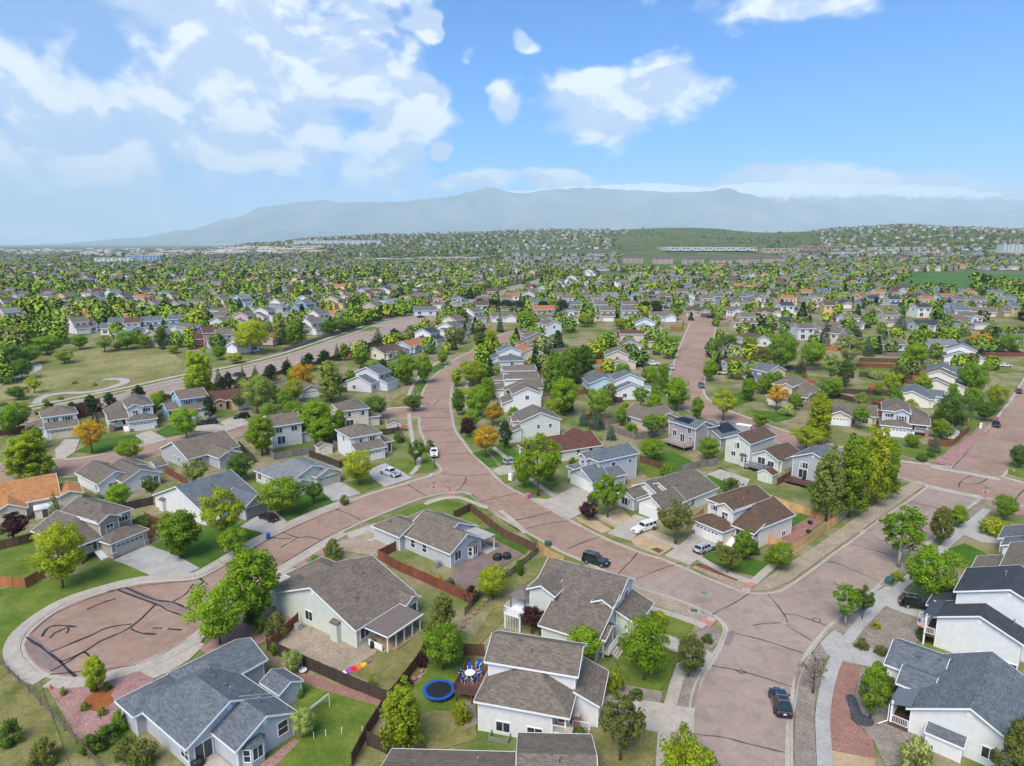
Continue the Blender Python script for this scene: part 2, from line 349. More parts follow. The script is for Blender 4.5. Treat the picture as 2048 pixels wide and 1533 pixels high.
# ---------------------------------------------------------------- terrain sheet, mountains, haze
def build_terrain():
    rows=[-60,0,40,120]+list(range(185,480,8))+list(range(480,1150,20))+list(range(1150,3400,80))+[3600,4000,4600,5400,6400,8000,10000,13000,17000,22000]
    na=64; v=[];f=[]
    for r in rows:
        hw=max(120,abs(r)*1.15+160)
        for i in range(na+1):
            x=-hw+2*hw*i/na; v.append((x,r,terrain(x,r)-.18*ss(183,215,r)))
    for j in range(len(rows)-1):
        for i in range(na):
            a=j*(na+1)+i; f.append((a,a+1,a+na+2,a+na+1))
    me=bpy.data.meshes.new('ground'); me.from_pydata(v,[],f); me.materials.append(M('terrain')); me.polygons.foreach_set('use_smooth',[True]*len(f))
    o=link(bpy.data.objects.new('ground',me)); tag(o,'wide open ground under the town, green and dry grass',kind='structure')
def range_mesh(name,label,prof,dist,depth,seed,snow):
    """a mountain range: crest line from the picture, ridges and gullies running down towards the viewer"""
    nu,nv=260,34; v=[];f=[]
    x0,x1=prof[0][0],prof[-1][0]
    for j in range(nv+1):
        t=j/nv                        # 0 foot, .8 crest, 1 behind
        for i in range(nu+1):
            u=x0+(x1-x0)*i/nu; crest=lerp_tab(prof,u)
            k=(u-1024)/F_PX*1.02
            d=dist-depth*(.8-t) if t<=.8 else dist+depth*(t-.8)*2
            x=k*dist*(1+.25*(d-dist)/dist); 
            hz=CAM_H+(HOR-crest)/F_PX*dist
            prog=(t/.8)**1.25 if t<=.8 else max(0,1-(t-.8)*4)
            p=Vector((u/95+seed,t*2.2,seed))
            rid=1-abs(mn.fractal(p,1.0,2.1,5,noise_basis='PERLIN_ORIGINAL'))*1.7
            det=mn.fractal(Vector((u/22+seed,t*7,3+seed)),1.0,2.0,5,noise_basis='PERLIN_ORIGINAL')
            z=hz*prog*(1-(1-rid)*.75*(1-prog)) + det*hz*.07*(.35+(1-prog))*(1 if t<.99 else 0)
            if abs(t-.8)<.02: z=hz*(1+det*.030)
            v.append((x,d,max(-40,z)))
    for j in range(nv):
        for i in range(nu):
            a=j*(nu+1)+i; f.append((a,a+1,a+nu+2,a+nu+1))
    m,nt,b=newmat(name); pos=wvec(nt); sp=N_(nt,'ShaderNodeSeparateXYZ'); nt.links.new(pos,sp.inputs[0])
    c=rampc(nt,noise_fac(nt,.0007,7,.68,pos),[(.3,(.07,.10,.10)),(.55,(.17,.19,.185)),(.75,(.30,.29,.27))])
    ad=N_(nt,'ShaderNodeMath',operation='MULTIPLY_ADD'); nt.links.new(noise_fac(nt,.0018,6,.7,pos),ad.inputs[0]); ad.inputs[1].default_value=1100; nt.links.new(sp.outputs[2],ad.inputs[2])
    mr=N_(nt,'ShaderNodeMapRange'); nt.links.new(ad.outputs[0],mr.inputs[0]); mr.inputs[1].default_value=snow; mr.inputs[2].default_value=snow+180
    nt.links.new(mixc(nt,mr.outputs[0],c,(.75,.77,.80)),b.inputs['Base Color']); b.inputs['Roughness'].default_value=.95; b.inputs['Specular IOR Level'].default_value=.05
    me=bpy.data.meshes.new(name); me.from_pydata(v,[],f); me.materials.append(m); me.polygons.foreach_set('use_smooth',[True]*len(f))
    o=link(bpy.data.objects.new(name,me)); tag(o,label,kind='structure')
build_terrain()
range_mesh('mountains','long hazy blue mountain range behind the town',[(-700,520),(100,496),(300,477),(400,462),(490,440),(560,417),(650,406),(720,410),(800,409),(890,402),(950,388),(975,382),(1040,392),(1110,384),(1170,383),(1260,388),(1350,392),(1395,388),(1428,382),(1465,396),(1520,408),(1600,416),(1720,424),(1850,436),(1930,428),(2048,414),(2200,405),(2600,420)],24000,6500,1.7,1e6)
range_mesh('snow_mountains','pale far mountain range with snow patches along its crest',[(700,470),(900,410),(1040,388),(1150,379),(1230,377),(1300,374),(1380,381),(1480,373),(1560,370),(1650,374),(1760,377),(1850,380),(1920,390),(1990,402),(2048,411),(2300,440)],28500,6500,5.2,2350)
def build_haze():
    b=MB(); b.box(-42000,-200,-60,42000,36000,2720)
    m=bpy.data.materials.new('haze_air'); m.use_nodes=True; nt=m.node_tree; nt.nodes.clear()
    pv=nt.nodes.new('ShaderNodeVolumePrincipled'); out=nt.nodes.new('ShaderNodeOutputMaterial')
    pv.inputs['Color'].default_value=(.72,.89,1.0,1); pv.inputs['Density'].default_value=5.7e-5; pv.inputs['Anisotropy'].default_value=-.2
    nt.links.new(pv.outputs[0],out.inputs['Volume'])
    o=b.build('haze',m); tag(o,'thin pale air over the whole town, thickening towards the mountains',kind='stuff')
build_haze()
# ---------------------------------------------------------------- ground plan: roads, kerbs, walks, drives, lawns, beds
def crom(P,n=4):
    out=[]
    for i in range(len(P)-1):
        a=P[max(i-1,0)];b=P[i];c=P[i+1];d=P[min(i+2,len(P)-1)]
        for k in range(n):
            t=k/n; out.append(.5*((2*b)+(c-a)*t+(2*a-5*b+4*c-d)*t*t+(3*b-a-3*c+d)*t**3))
    out.append(P[-1]); return out
def wl(pts): return [W(*p) for p in pts]
def off(P,d):
    """polyline moved sideways: positive d to the right of its direction"""
    out=[]
    for i,p in enumerate(P):
        t=(P[min(i+1,len(P)-1)]-P[max(i-1,0)]); t.z=0; t.normalize(); q=p+Vector((t.y,-t.x,0))*d; q.z=terrain(q.x,q.y); out.append(q)
    return out
def drape(name,P,mat,z,parent=None):
    """a sheet that follows the climbing ground: cut into a grid, every corner set on the terrain"""
    bm=bmesh.new(); bm.faces.new([bm.verts.new((p.x,p.y,0)) for p in P]); bmesh.ops.triangulate(bm,faces=bm.faces)
    ys=[p.y for p in P]; xs=[p.x for p in P]; y=max(186,min(ys))
    while y<max(ys):
        bmesh.ops.bisect_plane(bm,geom=bm.verts[:]+bm.edges[:]+bm.faces[:],plane_co=(0,y,0),plane_no=(0,1,0)); y+=8 if y<480 else 20
    for v in bm.verts: v.co.z=terrain(v.co.x,v.co.y)+z
    bmesh.ops.recalc_face_normals(bm,faces=bm.faces)
    me=bpy.data.meshes.new(name); bm.to_mesh(me); bm.free(); me.materials.append(M(mat))
    if sum(p.normal.z*p.area for p in me.polygons)<0: me.flip_normals()
    return link(bpy.data.objects.new(name,me),parent)
def sheet(name,P,mat,z,label,parent=None):
    o=drape(name,P,mat,z,parent)
    if not parent: tag(o,label,kind='structure')
    return o
def slab(name,P,mat,z,label,parent=None,z0=0.):
    if max(p.y for p in P)>188:
        o=drape(name,P,mat,z,parent)
    else:
        n=len(P); b=MB(); b.poly([(p.x,p.y,p.z+z) for p in P])
        for i in range(n):
            p,q=P[i],P[(i+1)%n]; b.poly([(p.x,p.y,p.z+z0),(q.x,q.y,q.z+z0),(q.x,q.y,q.z+z),(p.x,p.y,p.z+z)])
        o=b.build(name,M(mat),parent)
    if not parent: tag(o,label,kind='structure')
    return o
def strip(name,A,B,mat,za,zb,label,parent=None):
    b=MB()
    for i in range(len(A)-1): b.poly([(A[i].x,A[i].y,A[i].z+za),(A[i+1].x,A[i+1].y,A[i+1].z+za),(B[i+1].x,B[i+1].y,B[i+1].z+zb),(B[i].x,B[i].y,B[i].z+zb)])
    o=b.build(name,M(mat),parent,fix=False)
    if o.data.polygons[0].normal.z<0: o.data.flip_normals()
    if not parent: tag(o,label,kind='structure')
    return o
def kerb(P,side,label,mat='concrete',wide=1.0):
    """gutter pan, kerb face and kerb top along a road edge; side +1: kerb lies right of the line"""
    prof=[(-.02,.026),(.42*wide,.030),(.50*wide,.135),(.72*wide,.145),(.74*wide,.0)]
    L_=[(off(P,side*d),z) for d,z in prof]; b=MB()
    for (A,za),(B,zb) in zip(L_,L_[1:]):
        for i in range(len(P)-1): b.poly([(A[i].x,A[i].y,A[i].z+za),(A[i+1].x,A[i+1].y,A[i+1].z+za),(B[i+1].x,B[i+1].y,B[i+1].z+zb),(B[i].x,B[i].y,B[i].z+zb)])
    tag(b.build('kerb',M(mat)),label,kind='structure')
def walk(P,label,w=1.35,z=.168,mat='concrete',slab_len=1.55):
    """pavement of single cast slabs along a line; every slab its own piece"""
    root=empty('sidewalk',(0,0,0)); tag(root,label,kind='structure')
    L=[0]
    for a,b in zip(P,P[1:]): L.append(L[-1]+(b-a).length)
    def at(s):
        for i in range(len(P)-1):
            if s<=L[i+1] or i==len(P)-2:
                t=(s-L[i])/max(1e-6,L[i+1]-L[i]); d=(P[i+1]-P[i]).normalized(); return P[i].lerp(P[i+1],t),Vector((d.y,-d.x,0))
    n=max(1,int(L[-1]/slab_len)); st=L[-1]/n
    for k in range(n):
        p,np_=at(k*st+.012); q,nq=at((k+1)*st-.012); dz=z+R.uniform(-.006,.006); h=w/2
        c=[p-np_*h,p+np_*h,q+nq*h,q-nq*h]; b=MB(); b.hexa([(v.x,v.y,v.z-.1) for v in c]+[(v.x,v.y,v.z+dz) for v in c]); b.build('slab',M(mat),root,fix=True)
def crack(pts,w=.16,raw=False):
    P=wl(pts) if not raw else pts
    P=crom(P,3) if len(P)>2 else [P[0].lerp(P[1],k/6) for k in range(7)]
    A=[];B=[]
    for i,p in enumerate(P):
        t=(P[min(i+1,len(P)-1)]-P[max(i-1,0)]).normalized(); n=Vector((t.y,-t.x,0)); k=w*R.uniform(.55,1.35); j=n*R.uniform(-.06,.06)
        A.append(p+n*k/2+j);B.append(p-n*k/2+j)
    CR.append((A,B))
CR=[]
# big near-ground sheet of yards
sheet('yard_ground',[Vector(p) for p in ((-330,40,0),(330,40,0),(620,720,0),(-620,720,0))],'yard',.008,'bare and grassy yard ground between the houses')
# road edges read from the photograph
E1_low=[(1386,1760),(1388,1460),(1398,1381),(1426,1330),(1448,1289.5),(1456,1267),(1454,1252),(1439,1236),(1420,1225),(1363,1201),(1300,1181),(1262,1165),(1171,1122),(1127,1103.6),(1104,1091),(1016.5,1042),(962,1004),(951,995),(941,988),(928,984),(912,984),(891,985.7),(868,989.6),(839,997),(800,1012),(760,1028),(720,1045),(679,1064.7),(643,1083),(602,1107.7),(566,1129),(510,1165),(455,1208),(412,1247),(378,1274),(331,1302),(262,1330.5),(170,1354),(104,1349),(72,1331),(50,1299),(60,1267),(94.5,1236),(142,1207.6),(214,1184),(271,1170),(320,1165),(372,1162),(403,1155.6),(441,1135),(485,1108),(520.6,1086),(544,1074.4),(580.7,1056),(632,1032.5),(677,1015),(720,997),(765,982),(800,972.6),(826,963.5),(860,954),(878,946.5),(885,940),(881,933.5),(873,924),(860,906),(852,882.6),(843,861.8),(840,845),(841.7,835)]
E1_mid=[(846,815),(844,802),(847,786),(853.5,773),(865,757),(881,742),(899,729),(922.6,713),(939,706),(958,693),(985,677),(1011,667),(1040,661)]
E1_up=[(1573,1760),(1571,1469),(1579,1403),(1585,1365),(1596,1334),(1615,1299),(1640,1267.5),(1669,1239),(1741,1182),(1773,1154),(1795,1137),(1843,1094),(1899,1047),(1930.5,1018),(1959,996)]
E3_left=[(1856,970),(1849,975),(1811.6,1002),(1725,1060),(1720,1066),(1655,1112.5),(1618,1140),(1581,1166),(1559,1179),(1535,1184),(1507,1184.5),(1481,1179),(1451,1168),(1405,1150),(1382,1140),(1327,1118),(1277,1102),(1204,1072),(1139,1038),(1100,1017.4),(1061,995),(1032,980.5),(998,958),(977,935),(946,906),(928,882.6),(912,859),(907,835.7),(903,812),(904,791),(907,773),(917,752),(935,733),(954,716),(985,700),(1025,688),(1070,680)]
e1=crom(wl(E1_low)); e1m=crom(wl(E1_mid)); e1u=crom(wl(E1_up)); e3=crom(wl(E3_left))
R6t=[(-140,958),(0,930),(110,919),(136,920),(183,914),(224,906),(261,897),(292,890),(337,880),(400,867),(499,851),(600,838),(700,826),(790,817),(846,815)]
R6b=[(-140,1000),(0,963.5),(80,956),(154,951),(224,932),(279,921),(339,906),(400,892),(494,869.6),(600,855),(700,845),(790,838),(841.7,835)]
r6t=crom(wl(R6t)); r6b=crom(wl(R6b))
poly_main=e1+e1m+[W(1300,655)]+[W(1300,668)]+list(reversed(e3))
poly_main=e1+e1m+list(reversed(e3))+[W(1903,936)]+[W(1960,995)]+list(reversed(e1u))
sheet('road',poly_main,'asphalt',.02,'winding pinkish asphalt residential street with a cul-de-sac')
sheet('road',r6t+list(reversed(r6b)),'asphalt',.024,'pinkish asphalt side street curving behind the left houses')
# near stretch is greyer
slg=[(1386,1760),(1388,1460),(1398,1381),(1426,1330),(1448,1289.5),(1456,1267),(1454,1252),(1439,1236),(1420,1225),(1363,1201),(1300,1181),(1266,1166)]
gr=crom(wl(slg))+[W(1378,1131.5)]+crom(wl([(1382,1140),(1405,1150),(1451,1168),(1481,1179),(1507,1184.5),(1535,1184),(1559,1179),(1581,1166),(1618,1140),(1655,1112.5),(1720,1066),(1811.6,1002),(1849,975),(1856,970)]))+[W(1903,936),W(1960,995)]+list(reversed(e1u))
sheet('road',gr,'asphalt_grey',.028,'greyer pink asphalt of the near street and its junction')
R4t=[(1789,921.7),(1831,928),(1859,931.6),(1903,936.6),(2000,955),(2048,967.5),(2200,1003)]
R4b=[(1789,949),(1839,967.5),(1854,971),(1960,993.6),(2048,1012),(2200,1050)]
R5l=[(1384.6,641),(1368,676),(1347.6,731),(1336,765),(1335,785),(1345,803),(1377,822),(1430,843),(1500,866),(1560,886),(1640,908),(1720,930),(1789,949)]
R5r=[(1432,641),(1427.6,667.6),(1419.4,706.6),(1410,750),(1405,775),(1412,797),(1440,815),(1500,838),(1560,860),(1640,884),(1720,906),(1789,921.7)]
r5l,r5r=crom(wl(R5l)),crom(wl(R5r))
sheet('road',crom(wl(R4t))+list(reversed(crom(wl(R4b)))),'asphalt',.032,'pinkish cross street at the right edge')
sheet('road',r5l+list(reversed(r5r)),'asphalt',.036,'pinkish street running up between the houses on the right')
R3l=[(1903,936),(1972.7,868),(2022,804),(2060,745)]; R3r=[(2000,955),(2022,930),(2060,890),(2130,820)]
sheet('road',wl(R3l)+list(reversed(wl(R3r))),'asphalt',.024,'pinkish street leaving at the right edge')
R8=[(1330,643),(1384,641),(1432,641),(1500,645)]
sheet('road',wl([(1300,636),(1400,630),(1510,634),(1510,645),(1432,645),(1384,645),(1300,649)]),'asphalt',.040,'short asphalt cross street at the head of the right street')
ART=[(-250,880),(0,835),(34,825),(167,799),(256,781),(363,757),(430,745),(488,733),(574,711),(626,694),(702,668),(767,645),(831,630),(923,604),(974,592),(1026,575),(1073,563),(1097,555),(1140,545),(1200,534)]
art=crom(wl(ART),8); artb=off(art,19)
for p in artb: p.z=terrain(p.x,p.y)
strip('arterial_road',art,artb,'asphalt_dark',.014,.014,'wide grey-pink arterial road crossing behind the pines')
for d,nm in ((5.0,'w'),(9.3,'y'),(9.7,'y'),(14,'w')):
    P=off(art,d)
    b=MB()
    if nm=='y':
        A,B_=off(art,d-.07),off(art,d+.07)
        for i in range(len(A)-1): b.poly([(v.x,v.y,terrain(v.x,v.y)+.034) for v in (A[i],A[i+1],B_[i+1],B_[i])])
    else:
        L=0
        for i in range(len(P)-1):
            d_=(P[i+1]-P[i]); k=d_.length; t=d_.normalized(); n=Vector((t.y,-t.x,0))*.08; s=0
            while s<k-1:
                p=P[i]+t*s; q=P[i]+t*min(s+3,k); b.poly([(v.x,v.y,terrain(v.x,v.y)+.034) for v in (p-n,q-n,q+n,p+n)]); s+=12
    tag(b.build('lane_marking',M('paint_white' if nm=='w' else 'paint_yellow')),('dashed white lane line' if nm=='w' else 'solid yellow centre line')+' on the arterial road',kind='structure')
kerb(art,-1,'kerb along the far side of the arterial road'); kerb(artb,1,'kerb along the near side of the arterial road')
strip('path',off(art,-3.2),off(art,-5.4),'concrete',.10,.10,'concrete path along the far side of the arterial road')
strip('verge',off(art,-.9),off(art,-3.1),'lawn',.09,.09,'grass verge beside the arterial road')
strip('verge',off(artb,.9),off(artb,3.4),'gravel_pink',.09,.09,'reddish gravel verge on the near side of the arterial road')
kerb(e1,1 if False else -1,'kerb along the near side of the winding street'); kerb(e1m,-1,'kerb along the far left of the winding street'); kerb(e3,-1,'kerb along the right side of the winding street and the corner')
kerb(e1u,1,'kerb along the right side of the near street'); kerb(r6t,-1,'kerb on the far side of the left side street'); kerb(r6b,1,'kerb on the near side of the left side street')
kerb(r5l,1,'kerb on the left of the right street'); kerb(r5r,-1,'kerb on the right of the right street')
for n_,P in (('upper left',R4t[:4]),('upper right',R4t[4:])): kerb(wl(P),-1,'kerb at the '+n_+' of the cross street')
for n_,P in (('lower left',R4b[:3]),('lower right',R4b[3:])): kerb(wl(P),1,'kerb at the '+n_+' of the cross street')
kerb(wl(R3l),-1,'kerb on the left of the far right street'); kerb(wl(R3r),1,'kerb on the right of the far right street')
# concrete cross pans at the far junction
strip('gutter_pan',wl([(1859,931.6),(1930,944),(2000,957)]),wl([(1859,936),(1930,949),(2000,962)]),'concrete',.040,.040,'concrete drainage pan across the street mouth, upper')
strip('gutter_pan',wl([(1839,966),(1900,980),(1962,992)]),wl([(1837,971),(1899,986),(1958,998)]),'concrete',.044,.044,'concrete drainage pan across the street mouth, lower')
# ---- pavements
def seg(P,a,b): return P[a:b]
walk(off(e1,-1.55)[4*27:4*38],'pale pavement round the lower side of the cul-de-sac street',1.5)
walk(off(e1,-1.55)[4*38:4*56],'pale pavement round the rim of the cul-de-sac bulb and the upper street side',1.6)
walk(crom(wl([(1322,1760),(1328,1480),(1345,1395),(1362,1340),(1375,1310)])),'pavement strip beside the near street, left side',1.4)
walk(crom(wl([(1660,1760),(1648,1500),(1645,1440),(1652,1385),(1668,1330),(1700,1275),(1745,1225),(1795,1180),(1845,1135),(1900,1085),(1940,1050),(1975,1020)])),'pavement strip beside the near street, right side',1.5,.168,'concrete_grey')
walk(crom(wl([(1505,1168),(1560,1120),(1620,1078),(1700,1020),(1760,978),(1795,962)])),'pavement behind the river-rock strip beside the tan fence',1.35)
walk(crom(wl([(1500,1166),(1440,1142),(1385,1110),(1330,1086),(1260,1058),(1190,1030),(1120,1000),(1075,970),(1040,940),(1010,915),(985,895)])),'pavement along the right side of the winding street, near part',1.3)
walk(crom(wl([(975,880),(955,858),(942,838),(935,815),(932,790),(935,765),(948,742)])),'pavement along the right side of the winding street, far part',1.3)
walk(crom(wl([(1410,1255),(1380,1243),(1335,1228),(1290,1214),(1255,1190)])),'pavement by the street sign, behind the river-rock strip',1.3)
walk(crom(wl([(1052,1068),(1010,1030),(975,1005),(940,990)]))[:6],'short walk beside the corner fence',1.1)
walk(crom(wl([(975,1018),(945,1006),(915,996),(880,1000),(850,1010)])),'pavement at the corner with the stop sign',1.2)
walk(crom(wl([(822,950),(838,930),(833,905),(825,880),(820,850),(818,828)])),'pavement on the left of the winding street',1.2)
walk(crom(wl([(815,805),(820,785),(830,765),(848,745),(872,728),(900,712)])),'pavement on the far left of the winding street',1.2)
